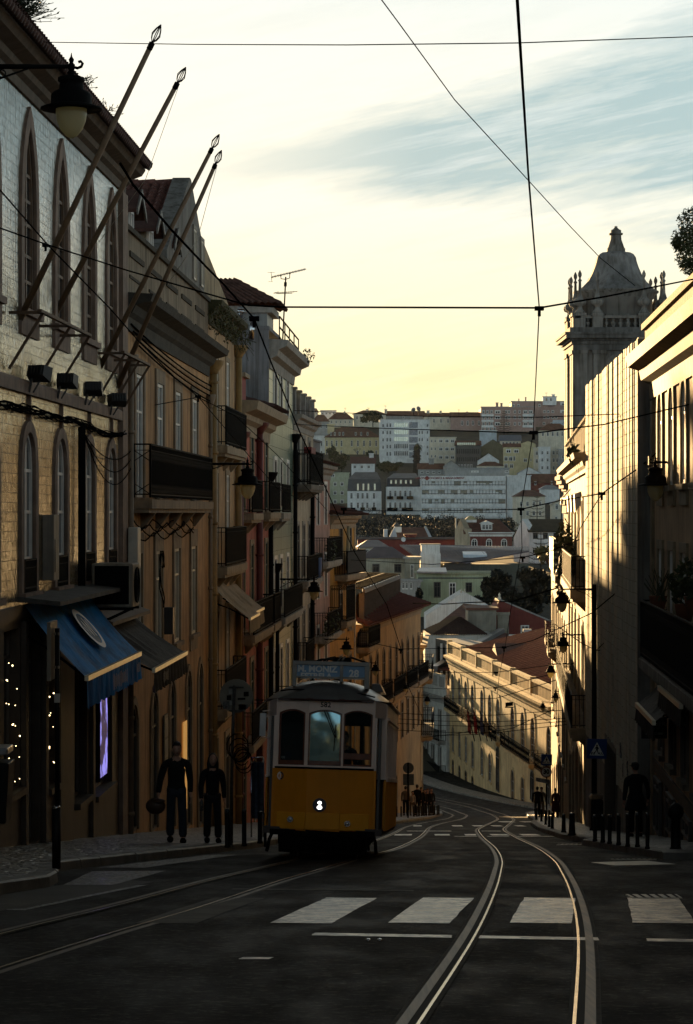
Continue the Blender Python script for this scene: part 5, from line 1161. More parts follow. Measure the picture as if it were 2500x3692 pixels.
# tree at the right edge, above the ochre house
t_ = thing('roof_garden_tree', 'dark leafy tree leaning in above the ochre cornice at the right edge', 'tree', W(2560, 1250, 60))
b = MB(); p = W(2580, 1250, 60); b.tube([p, p+Vector((.0, 0, 1.2)), p+Vector((-.2, .1, 2.4)), p+Vector((-.25, 0, 3.4))], [.16, .13, .09, .03], 8, 0)
for k in range(7): q = p+Vector((-.1, 0, 1+k*.35)); b.bar(q, q+Vector((rnd.uniform(-.8, .8), rnd.uniform(-.7, .7), rnd.uniform(.2, .7))), .04, .04, 0)
b.build('trunk', [M_BARK], t_)
b = MB()
for k, (px, py, r_) in enumerate(((2500, 800, .42), (2470, 860, .35), (2452, 880, .22), (2490, 930, .4), (2520, 900, .6), (2560, 840, .7), (2600, 950, .7), (2485, 960, .25), (2545, 780, .35), (2530, 1010, .35), (2580, 1050, .6))):
    b.leaves(W(px, py, 60), (r_, r_*1.1, r_*.9), int(1500*r_), .045, 0, 90+k, shell=.3, ms=[0, 1])
b.build('crown', [M_LEAF_D, M_LEAF], t_)
# ------------------------------------------------------------------ foot of the street
def pf(b, pts, m=0): b.poly([W(*p) for p in pts], m)
M_LONG = plaster('palace_plaster', (.62, .43, .20), streak=.7, msc=.7)
LB = Fac(11.0, 258, 16.4, 189, 1)
H = thing('long_palace', 'long golden palace with a balustrade and tall arched windows across the foot of the street', 'building', LB.P(LB.L/2, 0, zr(220)))
cu = [LB.L*f for f in (.045, .125, .20, .275, .375, .455, .535, .665, .75, .83, .95)]
op2 = [Op(u, -20.5, 2.3, 3.4, 'round', .8) for u in cu]
op1 = [Op(u, -25.3, 2.1, 2.7, 'round', .6) for u in cu[:6]+cu[7:9]]
op0 = [Op(u, -28.4, 2.2, 2.3, 'round', .6) for u in cu[:4]]
wallz = -16.0
b = MB(); wall_into(b, LB, -30, wallz, op2+op1+op0, rd=.1, depth=16); b.build('wall', [M_LONG], H)
for o in op2: window(LB, H, o, 2, (.16, .33, .5, .66, .8), .1, .28, M_LONG, M_SURG, rd=.1, srise=.55)
for o in op1: window(LB, H, o, 2, (.3, .6), .1, .2, M_LONG, M_SURG, rd=.1)
for o in op0: window(LB, H, o, 2, (.7,), .1, .2, M_LONG, M_FRAME_D, M_SHOPG, rd=.1, name='door')
for u in (cu[6], cu[10], cu[9]): window(LB, H, Op(u, LB.ground(u)+.2, 2.0, -21.6-LB.ground(u), 'round', .8), 2, (.75,), .1, .25, M_LONG, M_FRAME_D, M_SHOPG, rd=-.04, sill=False, name='portal')
cornice(LB, H, wallz-.1, [(-.05, -.5), (.1, -.5), (.15, -.1), (.3, .1), (.38, .4), (.62, .6), (.7, .85), (-.05, .95)], m=M_LONG)
b = MB(LB.M); zb = wallz+.85
b.box(0, LB.L, -.2, .25, zb, zb+.18, 0); b.box(0, LB.L, -.2, .25, zb+1.15, zb+1.4, 0)
for k in range(7): u = .25+(LB.L-.5)*k/6; b.box(u-.3, u+.3, -.22, .28, zb, zb+1.5, 0)
for k in range(int(LB.L/.42)): u = .3+k*.42; b.box(u-.11, u+.11, -.06, .12, zb+.18, zb+1.15, 0)
b.build('balustrade', [M_LONG], H)
for k, (a, c) in enumerate(((.02, .235), (.25, .5), (.51, .59), (.63, .87), (.91, .995))): balcony(LB, H, LB.L*a, LB.L*c, -20.7, .8, 1.2, M_LONG, M_IRON, .34, .25, 1, 4)
b = MB(); nb = LB.n*-1
def lbp(u, w, z): return LB.P(u, w, z)
tiled_plane(b, lbp(0, -.8, -14.7), lbp(LB.L, -.8, -14.7), lbp(LB.L-3, -10, -11.6), lbp(4, -10, -12.2), .34, .06, 0)
tiled_plane(b, lbp(LB.L, -.8, -14.7), lbp(LB.L, -17, -14.7), lbp(LB.L-3, -10.5, -11.6), lbp(LB.L-3, -10, -11.6), .34, .06, 0)
b.quad(lbp(0, -.8, -14.7), lbp(4, -10, -12.2), lbp(4, -10.5, -12.2), lbp(0, -17, -14.7), 0)
b.build('roof', [mat('palace_roof_tile', (.36, .115, .06), .8, mott=.4, msc=1.5, streak=.4, bump=.2)], H)
for k, (px, c1, lab) in enumerate(((1690, (.20, .03, .03), 'dark red flag hanging at the palace balcony'), (1713, (.22, .015, .02), 'bright red and green flag on the palace balcony'), (1736, (.04, .05, .12), 'dark blue flag on the palace balcony'), (1752, (.16, .13, .10), 'pale beige flag, last of the four on the palace balcony'))):
    t_ = thing('flag', lab, 'flag', W(px, 2640, 218), 'flags on the palace balcony'); Dd = 216
    p = W(px+22, 2672, Dd); q = W(px-6, 2555+k*4, Dd-1.2); b = MB(); b.tube([p, q], .05, 6, 0); b.build('flagpole', [M_IRON], t_)
    b = MB(); n = 8
    for i in range(n):
        f0, f1 = i/n, (i+1)/n; a = q.lerp(p, .04+.38*f0); c = q.lerp(p, .04+.38*f1); w0, w1 = .1*math.sin(i*1.9), .1*math.sin((i+1)*1.9)
        b.add([a+Vector((w0, w0, 0)), c+Vector((w1, w1, 0)), c+Vector((.05+w1, -w1, -1.9+.8*f1)), a+Vector((.05+w0, -w0, -1.9+.8*f0))], [(0, 1, 2, 3)], 0, True)
    b.build('cloth', [mat('flag_%d' % k, c1, .8)], t_)
# white lattice house left of it
WF = Fac(7.4, 274, 10.7, 259, 1)
H = thing('lattice_house', 'shaded white house with a lattice parapet left of the golden palace', 'building', WF.P(7, 0, zr(258)))
M_WH = plaster('shaded_white', (.55, .53, .46), streak=.4)
cw = [1.6, 4.2, 6.9, 9.6, 12.6]
o2 = [Op(u, -24.5, 1.2, 3.0) for u in cw]; o1 = [Op(u, -28.3, 1.2, 2.8) for u in cw]
b = MB(); wall_into(b, WF, -33, -18.9, o2+o1, rd=.25, depth=12); b.build('wall', [M_WH], H)
for o in o2+o1: window(WF, H, o, 2, (.75,), .1, .18, M_SURG, M_FRAME_D, rd=.25, sill=False)
cornice(WF, H, -20.4, SMALLC, m=M_SURG)
b = MB(WF.M)
for k in range(6): u = .2+k*(WF.L-.6)/5; b.box(u-.2, u+.4, -.1, .1, -18.9, -17.6, 0)
b.box(0, WF.L, -.1, .1, -17.75, -17.5, 0); b.box(0, WF.L, -.03, .03, -18.9, -17.75, 1); b.build('parapet', [M_WH, M_SURG], H)
for a, z in ((.5, -24.6), (.5, -28.4)): balcony(WF, H, a, WF.L-.3, z, .8, 1.2, M_SURG, M_IRON, .15, .25, 0, 3)
b = MB(WF.M); b.box(3, WF.L+3, -5, -2, -18.9, -14.2, 0)
for k in range(5): b.box(4.2+k*2.4, 5.8+k*2.4, -2.02, -1.9, -18.5, -15.0, 1); b.box(5.85+k*2.4, 6.1+k*2.4, -2, -1.8, -18.5, -14.6, 2)
b.build('attic_wall', [M_FRAME_D, M_BLACK, M_FRAME_W], H)
b = MB(); A, B_, C_, D_ = W(1573, 2420, 262), W(1700, 2420, 252), W(1905, 2300, 292), W(1815, 2283, 297)
tiled_plane(b, A, B_, C_, D_, .34, .05, 0); b.bar(A+Vector((-.2, 0, .2)), D_+Vector((-.2, 0, .25)), .8, .7, 1); b.build('roof', [mat('roof_tile_sienna', (.15, .06, .045), .85, mott=.4, msc=1.5, bump=.2), M_ZINC], H)

# ------------------------------------------------------------------ roofs in the valley and the hill beyond
FW_ = {}
def fwin(w, h, arch=0, fm=None, gm=None):
    fm = fm or M_FRAME_W; gm = gm or M_GLASS_FAR
    k = (round(w, 2), round(h, 2), arch, fm.name, gm.name)
    if k not in FW_:
        b = MB(); t_ = w*.14; pts = outline(w, h, 'round' if arch else None, w*.4 if arch else 0, n=6); inn = outline(w-2*t_, h-t_, 'round' if arch else None, w*.3 if arch else 0, n=6)
        ring(b, inn, pts, -.02, .07, 0); b.box(-w/2, w/2, -.02, .1, -.12, .06, 0); b.box(-t_*.3, t_*.3, -.02, .06, .06, h-t_, 0); b.box(-w/2+t_, w/2-t_, -.02, .055, h*.66, h*.66+t_*.5, 0)
        b.poly([(x, .02, z) for x, z in inn], 1)
        me = bpy.data.meshes.new('window'); me.from_pydata(b.v, [], b.f); me.materials.append(fm); me.materials.append(gm); me.polygons.foreach_set('material_index', b.m); FW_[k] = me
    return FW_[k]
def addwin(par, p, me, rot=0, name='window'):
    o = bpy.data.objects.new(name, me); COL.objects.link(o); o.parent = par; o.location = Vector(p)-ORG[par.name]; o.rotation_euler.z = rot+math.pi; return o
def farb(name, lab, px0, px1, yt, yb, D, mw, roof=None, mr=None, rise=0, depth=None, wins=(), arch=0, fm=None, gm=None, yaw=0, over=.5, extra=None, cat='building', chim=()):
    """house on the slope: front from px0 to px1 at distance D, eaves at row yt; wins = list of (px list, row top, row bottom, width px)"""
    s = D/F; x0, x1 = XP(px0, D), XP(px1, D); zt_, zb_ = ZP(yt, D), ZP(yb, D)-1.5; dp = depth or max(6, (x1-x0)*.6)
    t_ = thing(name, lab, cat, ((x0+x1)/2, D, zb_)); M_ = Matrix.Translation(((x0+x1)/2, D, 0)) @ Matrix.Rotation(yaw, 4, 'Z'); hw_ = (x1-x0)/2
    b = MB(M_); b.box(-hw_, hw_, 0, dp, zb_, zt_, 0); b.build('wall', [mw], t_)
    if roof:
        b = MB(M_); o = over; r_ = rise*s; zr_ = zt_+.02
        if roof == 'hip':
            k = min(hw_*.6, dp*.5); b.add([(-hw_-o, -o, zr_), (hw_+o, -o, zr_), (hw_+o, dp+o, zr_), (-hw_-o, dp+o, zr_), (-hw_+k, dp/2, zr_+r_), (hw_-k, dp/2, zr_+r_)], [(0, 1, 5, 4), (1, 2, 5), (2, 3, 4, 5), (3, 0, 4), (0, 3, 2, 1)], 0)
        elif roof == 'ridge':
            b.add([(-hw_-o, -o, zr_), (hw_+o, -o, zr_), (hw_+o, dp+o, zr_), (-hw_-o, dp+o, zr_), (-hw_-o, dp/2, zr_+r_), (hw_+o, dp/2, zr_+r_)], [(0, 1, 5, 4), (1, 2, 5), (2, 3, 4, 5), (3, 0, 4), (0, 3, 2, 1)], 0)
        elif roof == 'gable':
            b.add([(-hw_-o, -o, zr_-.1), (hw_+o, -o, zr_-.1), (hw_+o, dp+o, zr_-.1), (-hw_-o, dp+o, zr_-.1), (0, -o, zr_+r_), (0, dp+o, zr_+r_)], [(0, 3, 5, 4), (1, 4, 5, 2)], 0)
            b.wedge([(-hw_, .0, zr_), (hw_, .0, zr_), (0, .0, zr_+r_*.97)], [(-hw_, dp, zr_), (hw_, dp, zr_), (0, dp, zr_+r_*.97)], 1)
        elif roof == 'mansard':
            k = hw_*.06; m1 = r_*.62
            b.wedge([(-hw_, 0, zr_), (hw_, 0, zr_), (hw_, dp, zr_), (-hw_, dp, zr_)], [(-hw_+k, .8, zr_+m1), (hw_-k, .8, zr_+m1), (hw_-k, dp-.8, zr_+m1), (-hw_+k, dp-.8, zr_+m1)], 0)
            b.wedge([(-hw_+k-.1, .7, zr_+m1), (hw_-k+.1, .7, zr_+m1), (hw_-k+.1, dp-.7, zr_+m1), (-hw_+k-.1, dp-.7, zr_+m1)], [(-hw_*.55, dp*.5, zr_+r_), (hw_*.75, dp*.5, zr_+r_), (hw_*.75, dp*.55, zr_+r_), (-hw_*.55, dp*.55, zr_+r_)], 2)
        elif roof == 'flat':
            b.box(-hw_-.3, hw_+.3, -.3, dp+.3, zt_, zt_+max(.3, r_), 0)
        b.build('roof', [mr or M_TILE_F, mw, M_ZINC_F], t_)
    for row in wins:
        cols, y0, y1, wp = row[:4]; ar = row[4] if len(row) > 4 else arch
        me = fwin(wp*s, (y1-y0)*s, ar, row[5] if len(row) > 5 else fm, row[6] if len(row) > 6 else gm)
        for px in cols:
            p = M_ @ Vector((XP(px, D)-(x0+x1)/2, 0, ZP(y1, D))); addwin(t_, p, me, yaw)
    for (px, y0, y1, wp) in chim:
        b = MB(M_); u = XP(px, D)-(x0+x1)/2; w_ = wp*s/2; b.box(u-w_, u+w_, dp*.4, dp*.4+2*w_, ZP(y1, D), ZP(y0, D), 0); b.box(u-w_*1.25, u+w_*1.25, dp*.4-.2, dp*.4+2*w_+.2, ZP(y0, D), ZP(y0, D)+.3, 0); b.build('chimney', [mw], t_)
    if extra: extra(t_, M_, s, (x0+x1)/2, zt_, zb_, hw_, dp, D)
    return t_
M_TILE_F = mat('far_roof_tile', (.16, .075, .05), .9, mott=.4, msc=.6); M_ZINC_F = mat('far_zinc', (.17, .18, .19), .5, .3, mott=.3, msc=.3)
fp = lambda n, c, **k: mat(n, c, .85, mott=k.get('mott', .18), msc=.25, streak=.35)
P_W = fp('far_white', (.80, .80, .77)); P_Y = fp('far_yellow', (.64, .55, .32)); P_PI = fp('far_pink', (.42, .28, .24)); P_C = fp('far_cream', (.70, .63, .49)); P_G = fp('far_grey', (.36, .36, .34)); P_OL = fp('far_olive', (.15, .14, .09)); P_GR = fp('far_green', (.45, .48, .34)); P_B = fp('far_blue', (.55, .62, .66)); P_DK = fp('far_dark', (.11, .11, .105)); P_RED = fp('far_red', (.22, .05, .04)); P_BR = fp('far_brick', (.20, .06, .045))
span = lambda a, c, n: [a+(c-a)*i/(n-1) for i in range(n)]
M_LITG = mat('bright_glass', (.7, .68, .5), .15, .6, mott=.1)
farb('domed_kiosk', 'tiny domed roof kiosk at the left end of the far skyline', 1128, 1147, 1486, 1500, 1255, P_C, 'hip', M_TILE_F, 15, wins=(((1133, 1142), 1488, 1495, 4),))
farb('flat_roof_house', 'pale flat roofed house on the skyline at left', 1157, 1212, 1482, 1504, 1255, P_W, 'flat', P_G, 3, wins=((span(1164, 1204, 4), 1487, 1494, 7),))
farb('brown_roof_house', 'hip roofed house on the skyline with a white dormer', 1186, 1274, 1512, 1530, 1235, P_C, 'hip', M_TILE_F, 26, wins=((span(1196, 1262, 5), 1516, 1526, 5),), chim=((1243, 1484, 1505, 5),))
farb('old_roof_house', 'dark roofed house at the far left under the skyline', 1128, 1186, 1520, 1560, 1190, P_G, 'hip', M_TILE_F, 26, wins=((span(1140, 1178, 3), 1530, 1545, 5),))
farb('broad_house', 'broad house with a brown roof and cream wall on the skyline', 1275, 1392, 1493, 1530, 1240, P_C, 'hip', M_TILE_F, 15, wins=((span(1288, 1380, 6), 1500, 1512, 6),), chim=((1324, 1476, 1490, 8), (1392, 1476, 1492, 9)))
farb('grey_gable_house', 'long roofed house with a grey gable on the skyline centre', 1392, 1530, 1500, 1530, 1245, P_G, 'ridge', M_TILE_F, 20, wins=(((1455,), 1500, 1507, 6),))
farb('ridge_roof_house', 'low brown roof with chimneys right of the dish antennas', 1530, 1626, 1503, 1540, 1235, P_C, 'ridge', M_TILE_F, 16, wins=((span(1540, 1616, 4), 1510, 1524, 6),), chim=((1545, 1481, 1497, 10), (1590, 1482, 1497, 8)))
farb('salmon_house', 'salmon coloured house with a brown ridge roof beside the big pink flats', 1626, 1735, 1505, 1560, 1230, P_PI, 'ridge', M_TILE_F, 20, wins=(((1667, 1687, 1706, 1728), 1517, 1533, 8),), chim=((1686, 1485, 1500, 6),))
def balc_rows(t_, M_, s, cx_, zt_, zb_, hw_, dp, D):
    for (px0, px1, y) in BAL:
        b = MB(M_); b.box(XP(px0, D)-cx_, XP(px1, D)-cx_, -1.2, 0.0, ZP(y, D)-.2, ZP(y, D)+.9, 0); b.build('balcony', [BALM], t_)
BAL = [(1737, 1780, y) for y in (1500, 1520, 1540)]+[(1885, 1925, y) for y in (1500, 1520, 1540)]; BALM = P_W
farb('pink_flats', 'big pinkish brown block of flats on the right of the skyline', 1735, 1932, 1468, 1570, 1225, P_PI, 'flat', P_G, 1, depth=25, wins=[(list(px), y, y+11, w) for y in (1479, 1499, 1522) for px, w in (((1744, 1758, 1773), 9), ((1795,), 20), ((1826, 1836, 1857, 1874), 8), ((1895, 1914), 14))], extra=balc_rows, chim=((1797, 1450, 1466, 9), (1813, 1452, 1466, 8)))
farb('pink_flats_wing', 'set back upper storeys of the pink flats with a white penthouse', 1845, 2064, 1448, 1560, 1250, P_PI, 'flat', P_G, 1, depth=20, wins=[(list(px), y, y+9, 9) for y, px in ((1457, (1852, 1870, 1946)), (1479, (1964, 1977, 1994)), (1500, (1964, 1977, 1994, 2006)), (1522, (1962, 1990)))]+[([2040], y, y+10, 38) for y in (1450, 1478)], chim=((1875, 1437, 1447, 4), (1900, 1431, 1447, 5)))
farb('penthouse', 'white rooftop penthouse with a chimney on the pink flats', 1958, 2007, 1431, 1450, 1248, P_W, 'flat', P_G, 1, wins=(((1971, 1987), 1435, 1446, 7),), chim=((1997, 1423, 1432, 11),))
for k, (px, py, r_, lab) in enumerate(((1491, 1478, 16, 'tilted dish antenna on the white flats, the darker one seen from behind'), (1510, 1474, 17, 'round dish antenna on the white flats facing the street'))):
    t_ = thing('dish_antenna', lab, 'dish antenna', W(px, 1490, 1110), 'dish antennas on the skyline'); s = 1110/F; c = W(px, py, 1110); nrm = Vector((-.5+1.1*k, -.8, .25)).normalized()
    b = MB(); a = nrm.orthogonal().normalized(); e = nrm.cross(a); vs = [c-nrm*.6]; fs = []
    for j in range(20): q = 6.283*j/20; vs.append(c+(a*math.cos(q)+e*math.sin(q))*r_*s*.55)
    fs = [(0, 1+j, 1+(j+1) % 20) for j in range(20)]; b.add(vs, fs, 0, True); b.build('reflector', [M_ZINC_F], t_)
    b = MB(); b.tube([c, c+Vector((0, .5, -2.5))], .15, 6, 0); b.tube([c, c+nrm*1.6], .06, 5, 0); b.build('mount', [M_IRON], t_)
farb('yellow_mansion', 'long ochre yellow mansion with a brown hip roof and white dormers', 1172, 1372, 1577, 1660, 1120, P_Y, 'hip', M_TILE_F, 42, depth=28, wins=[([1179, 1197, 1214, 1232, 1269, 1291, 1313, 1335, 1357], 1588, 1609, 7), ([1179, 1231, 1290, 1313, 1357], 1624, 1640, 7)]+[([1194, 1208, 1225, 1238, 1283, 1303, 1326], 1558, 1569, 6)], chim=((1193, 1528, 1560, 25),))
farb('white_annexe', 'white annexe at the left end of the ochre mansion', 1128, 1172, 1570, 1660, 1125, P_W, 'flat', P_G, 1, wins=(([1139, 1160], 1590, 1608, 6), ([1139, 1160], 1626, 1640, 6)))
farb('white_flats', 'tall white block of flats with arched window groups and patterned panels', 1370, 1550, 1515, 1680, 1090, P_W, 'flat', P_W, 2, depth=24,
     wins=[([1382], y, y+12, 7) for y in (1528, 1553, 1580, 1606)]+[([1397, 1408], y, y+14, 7) for y in (1526, 1552, 1578, 1603, 1629)]+[(span(1424, 1443, 4)+span(1450, 1469, 4), y, y+17, 5.6, 1, P_W, M_LITG if k < 3 else None) for k, y in enumerate((1523, 1549, 1574, 1600, 1626))]+[([1513, 1523], y, y+13, 6, 1) for y in (1552, 1578)]+[([1542], y, y+11, 7) for y in (1528, 1553, 1580, 1606, 1630)],
     extra=lambda t_, M_, s, cx_, zt_, zb_, hw_, dp, D: [(lambda b: (b.box(XP(1476, D)-cx_, XP(1507, D)-cx_, -.12, 0, ZP(y+21, D), ZP(y, D), 0), b.build('patterned_panel', [mat('pattern_panel', (.35, .36, .38), .8, mott=.5, msc=1.5)], t_)))(MB(M_)) for y in (1522, 1548, 1575, 1602, 1630)])
farb('cream_flats', 'cream flats with glazed balconies right of the white block', 1550, 1645, 1578, 1690, 1060, P_C, 'flat', P_C, 1, wins=[([1557, 1570], y, y+10, 6) for y in (1585, 1613, 1640)]+[([1590, 1612, 1632], y, y+12, 14) for y in (1583, 1612, 1642)])
farb('glazed_block', 'dark green glazed block with a bright strip window under its roof', 1645, 1733, 1606, 1700, 1045, P_DK, 'ridge', M_TILE_F, 18, wins=[(span(1652, 1712, 9), 1595, 1607, 6.5, 0, P_DK, M_LITG), (span(1650, 1726, 11), 1618, 1636, 6, 0, P_DK), (span(1650, 1726, 11), 1648, 1664, 6, 0, P_DK), (span(1655, 1700, 5), 1674, 1688, 7)])
farb('olive_gable', 'dark olive windowless gable wall behind the glazed block', 1735, 1820, 1612, 1700, 1050, P_OL, 'gable', M_TILE_F, 28)
farb('yellow_flats', 'lemon yellow stepped flats with long windows', 1818, 1876, 1612, 1700, 1020, P_Y, 'ridge', M_TILE_F, 14, wins=(([1834, 1862], 1619, 1632, 18), ([1825, 1842], 1645, 1661, 14), ([1855], 1645, 1661, 7), ([1825, 1845], 1672, 1687, 14)))
farb('yellow_flats_wing', 'plain yellow side block right of the stepped flats with a small laundry balcony', 1876, 1932, 1600, 1705, 1035, P_Y, 'gable', M_TILE_F, 10, wins=(([1895], 1652, 1665, 13), ([1915], 1654, 1662, 4)))
farb('blue_house', 'small pale blue house with a railed terrace below the pink flats', 1732, 1792, 1553, 1600, 1150, P_B, 'flat', P_W, 1, wins=((span(1742, 1784, 4), 1540, 1552, 9),))
farb('solar_roof_house', 'house with a blue sheet roof above the lemon yellow flats', 1805, 1878, 1590, 1640, 1100, P_C, 'ridge', mat('slate_blue', (.14, .17, .21), .5), 22, wins=((span(1815, 1866, 5), 1592, 1600, 8),))
farb('white_balcony_flats', 'white flats with small dark balconies at the right of the hill', 1945, 1985, 1613, 1710, 1000, P_W, 'flat', P_W, 1, wins=[([1956, 1975], y, y+12, 8) for y in (1626, 1652, 1680)])
farb('cream_balcony_flats', 'cream flats with iron balconies next to the white ones', 1985, 2016, 1613, 1710, 1003, P_C, 'flat', P_C, 1, wins=[([1997, 2010], y, y+14, 8) for y in (1625, 1652, 1680)])
farb('left_balcony_flats', 'narrow cream flats with balconies left of the white ones', 1928, 1945, 1616, 1705, 1006, P_C, 'flat', P_C, 1, wins=[([1936], y, y+14, 9) for y in (1627, 1655)])
BAL = [(2014, 2058, y) for y in (1634, 1663, 1692)]; BALM = P_G
farb('grey_balcony_tower', 'grey block with long concrete balconies beside the church tower', 2016, 2064, 1622, 1720, 995, P_G, 'flat', P_G, 1, extra=balc_rows, wins=[([2030, 2046], y, y+14, 9) for y in (1640, 1668)])
farb('terrace_house', 'brown roofed house with a white balustrade above the white flats', 1947, 2056, 1552, 1620, 1080, P_C, 'hip', M_TILE_F, 26, wins=((span(1958, 2046, 6), 1556, 1572, 8),), chim=((1965, 1575, 1600, 7), (1992, 1578, 1602, 16), (2015, 1585, 1604, 8)))
farb('shed_house', 'pale blue sloping shed house left of the church tower', 2000, 2058, 1527, 1570, 1120, P_B, 'ridge', P_B, 14)
farb('chalet', 'white chalet with green and white striped roof panels on the slope', 1268, 1352, 1672, 1710, 985, P_W, 'ridge', mat('chalet_roof', (.10, .05, .045), .8), 26, wins=((span(1280, 1330, 3), 1677, 1688, 10),), chim=((1340, 1636, 1668, 16),))
farb('lime_house', 'pale lime house with small square windows at the left of the valley', 1187, 1260, 1706, 1880, 930, P_GR, 'flat', P_GR, 2, wins=[([1209, 1234], y, y+13, 12) for y in (1738, 1770, 1801)]+[([1200], 1708, 1719, 16)])
BAL = [(1256, 1282, 1839), (1300, 1316, 1838), (1341, 1357, 1838)]; BALM = M_IRON
farb('white_mansard_house', 'white house with a tall grey zinc mansard roof', 1253, 1376, 1771, 1890, 900, P_W, 'mansard', mat('mansard_zinc', (.085, .088, .092), .6, .2, mott=.2, msc=.5), 70, depth=17, wins=[([1268, 1291, 1308, 1325, 1349], y, y+21, 9) for y in (1777, 1811)]+[([1291, 1311, 1329, 1352], 1744, 1768, 7, 0, P_G, M_LITG)], extra=balc_rows)
BAL = [(a, c, y) for y in (1798,) for a, c in ((1396, 1418), (1431, 1454), (1467, 1490))]+[(1396, 1434, 1839), (1449, 1489, 1839)]
farb('ornate_white_house', 'ornate white house with arched windows and iron balconies', 1394, 1516, 1755, 1890, 895, P_W, 'mansard', mat('mansard_dark', (.06, .06, .065), .6, .2), 50, depth=17, wins=[([1408, 1426, 1444, 1462, 1480], y, y+22, 9, 1) for y in (1768, 1810, 1852)]+[([1411, 1428, 1446, 1464, 1482], 1730, 1744, 8, 0, P_DK, M_LITG)], extra=balc_rows)
def iseg(t_, M_, s, cx_, zt_, zb_, hw_, dp, D):
    L_ = XP(1521, D)-cx_; R_ = XP(1822, D)-cx_
    for k, y in enumerate((1734, 1766, 1799, 1833)):
        b = MB(M_); b.box(L_+.2, R_, .02, .06, ZP(y+17, D), ZP(y, D), 0); g = random.Random(k); n = 26
        for i in range(n+1):
            x = L_+.2+(R_-L_-.2)*i/n; b.box(x-.07, x+.07, -.1, .1, ZP(y+17, D), ZP(y, D), 2)
            if i < n and g.random() < .35: w_ = (R_-L_)/n; b.box(x+.1, x+w_-.1, -.03, .07, ZP(y+17, D)+g.choice((0, .5, .9)), ZP(y, D)-.1, 1)
        b.box(L_+.2, R_, -.35, -.28, ZP(y+15, D), ZP(y+13, D), 2); b.build('window_band', [glass('band_glass', (.035, .033, .028), .2, 1.5, 0), mat('blind', (.30, .28, .22), .8), M_FRAME_D], t_)
    for k, y in enumerate((1717, 1751, 1784, 1817, 1850)):
        b = MB(M_); b.box(L_, R_, -.6, .01, ZP(y+(17 if k == 0 else 14), D), ZP(y, D), 0); b.build('parapet_band', [P_W], t_)
    vs, fs = text_mb('LISBON ECONOMICS & MANAGEMENT', 1.02, depth=.03, bold=.03); b = MB(M_); c = Vector((XP(1587, D)-cx_, -.64, ZP(1724, D))); b.add([v+c for v in vs], fs, 0)
    b.build('lettering', [mat('sign_crimson', (.22, .02, .025), .6)], t_)
    b = MB(M_); c = (XP(1540, D)-cx_, -.66, ZP(1724, D)); b.ball(c, .75, .04, .75, 12, 6); b.build('logo', [mat('sign_crimson', (.22, .02, .025), .6)], t_)
farb('institute_building', 'long white office block with five dark window bands and red lettering', 1520, 1825, 1716, 1900, 880, P_W, depth=22, extra=iseg)
farb('institute_side_block', 'blank white end block of the office building', 1828, 1914, 1716, 1925, 884, P_W, 'flat', P_W, 1, depth=22)
farb('institute_roof_block', 'grey plant room on the roof of the office building', 1610, 1837, 1689, 1720, 892, P_G, 'flat', P_G, 1, depth=12, wins=(([1713], 1697, 1703, 26), ([1828], 1697, 1703, 14)))
farb('gable_shed', 'pale gabled house end behind the office roof', 1600, 1655, 1680, 1700, 930, P_G, 'gable', M_TILE_F, 20)
farb('dome_house', 'cream house with a shallow dome and red roof above the office block', 1722, 1815, 1680, 1702, 960, P_C, 'hip', M_TILE_F, 16, wins=(([1760, 1785], 1684, 1694, 8),))
farb('slanted_roof_house', 'house with a long pale sloping parapet and red roof', 1725, 1800, 1660, 1690, 990, P_W, 'gable', M_TILE_F, 26)
farb('grey_roof_house', 'grey walled house with brown roof and chimney left of the office roof', 1510, 1600, 1692, 1720, 935, P_G, 'ridge', M_TILE_F, 22, wins=((span(1522, 1585, 4), 1698, 1707, 10),), chim=((1557, 1655, 1688, 18),))
farb('white_shed', 'white shed with a gabled roof right of the office roof', 1868, 1950, 1706, 1730, 930, P_W, 'gable', M_ZINC_F, 22)
farb('red_roof_row', 'long red roof with white dormers below the white flats', 1905, 2022, 1742, 1775, 900, P_BR, 'ridge', M_TILE_F, 34, wins=(([1990, 2008], 1734, 1746, 6, 1), ([1931], 1736, 1748, 8)))
farb('cream_villa', 'cream villa with pilasters and a brown hip roof behind the araucaria', 1862, 1966, 1790, 1920, 800, P_C, 'hip', M_TILE_F, 24, depth=18, wins=[(span(1880, 1948, 4), y, y+16, 10) for y in (1808, 1842, 1876)])
farb('glass_roof_house', 'white house with a small pyramid glass roof', 1950, 2018, 1764, 1800, 830, P_W, 'hip', mat('grey_glazing', (.3, .32, .33), .3), 15)
farb('yellow_chapel', 'pale yellow chapel like front with a pediment and round window', 1990, 2046, 1820, 1900, 780, P_C, 'gable', P_C, 20, wins=(([2008], 1816, 1836, 11, 1), ([2006, 2040], 1862, 1880, 10)))
for k, (px, py, lab) in enumerate(((1545, 1488, 'thin rooftop aerial right of the dish antennas'), (1245, 1470, 'thin mast on the brown hip roof'), (1390, 1462, 'aerial above the broad house'), (1330, 1470, 'twin aerial above the skyline tree'), (1655, 1475, 'aerial over the salmon house'), (1970, 1415, 'aerial beside the white penthouse'))):
    b = MB(); c = W(px, py, 1230); b.bar(c, c+Vector((0, 0, -4)), .12, .12, 0)
    for z in (0, -.5): b.bar(c+Vector((-.8, 0, z)), c+Vector((.8, 0, z-.1)), .06, .06, 0)
    tag(b.build('aerial', [M_IRON]), lab, 'aerial', 'aerials on the skyline')
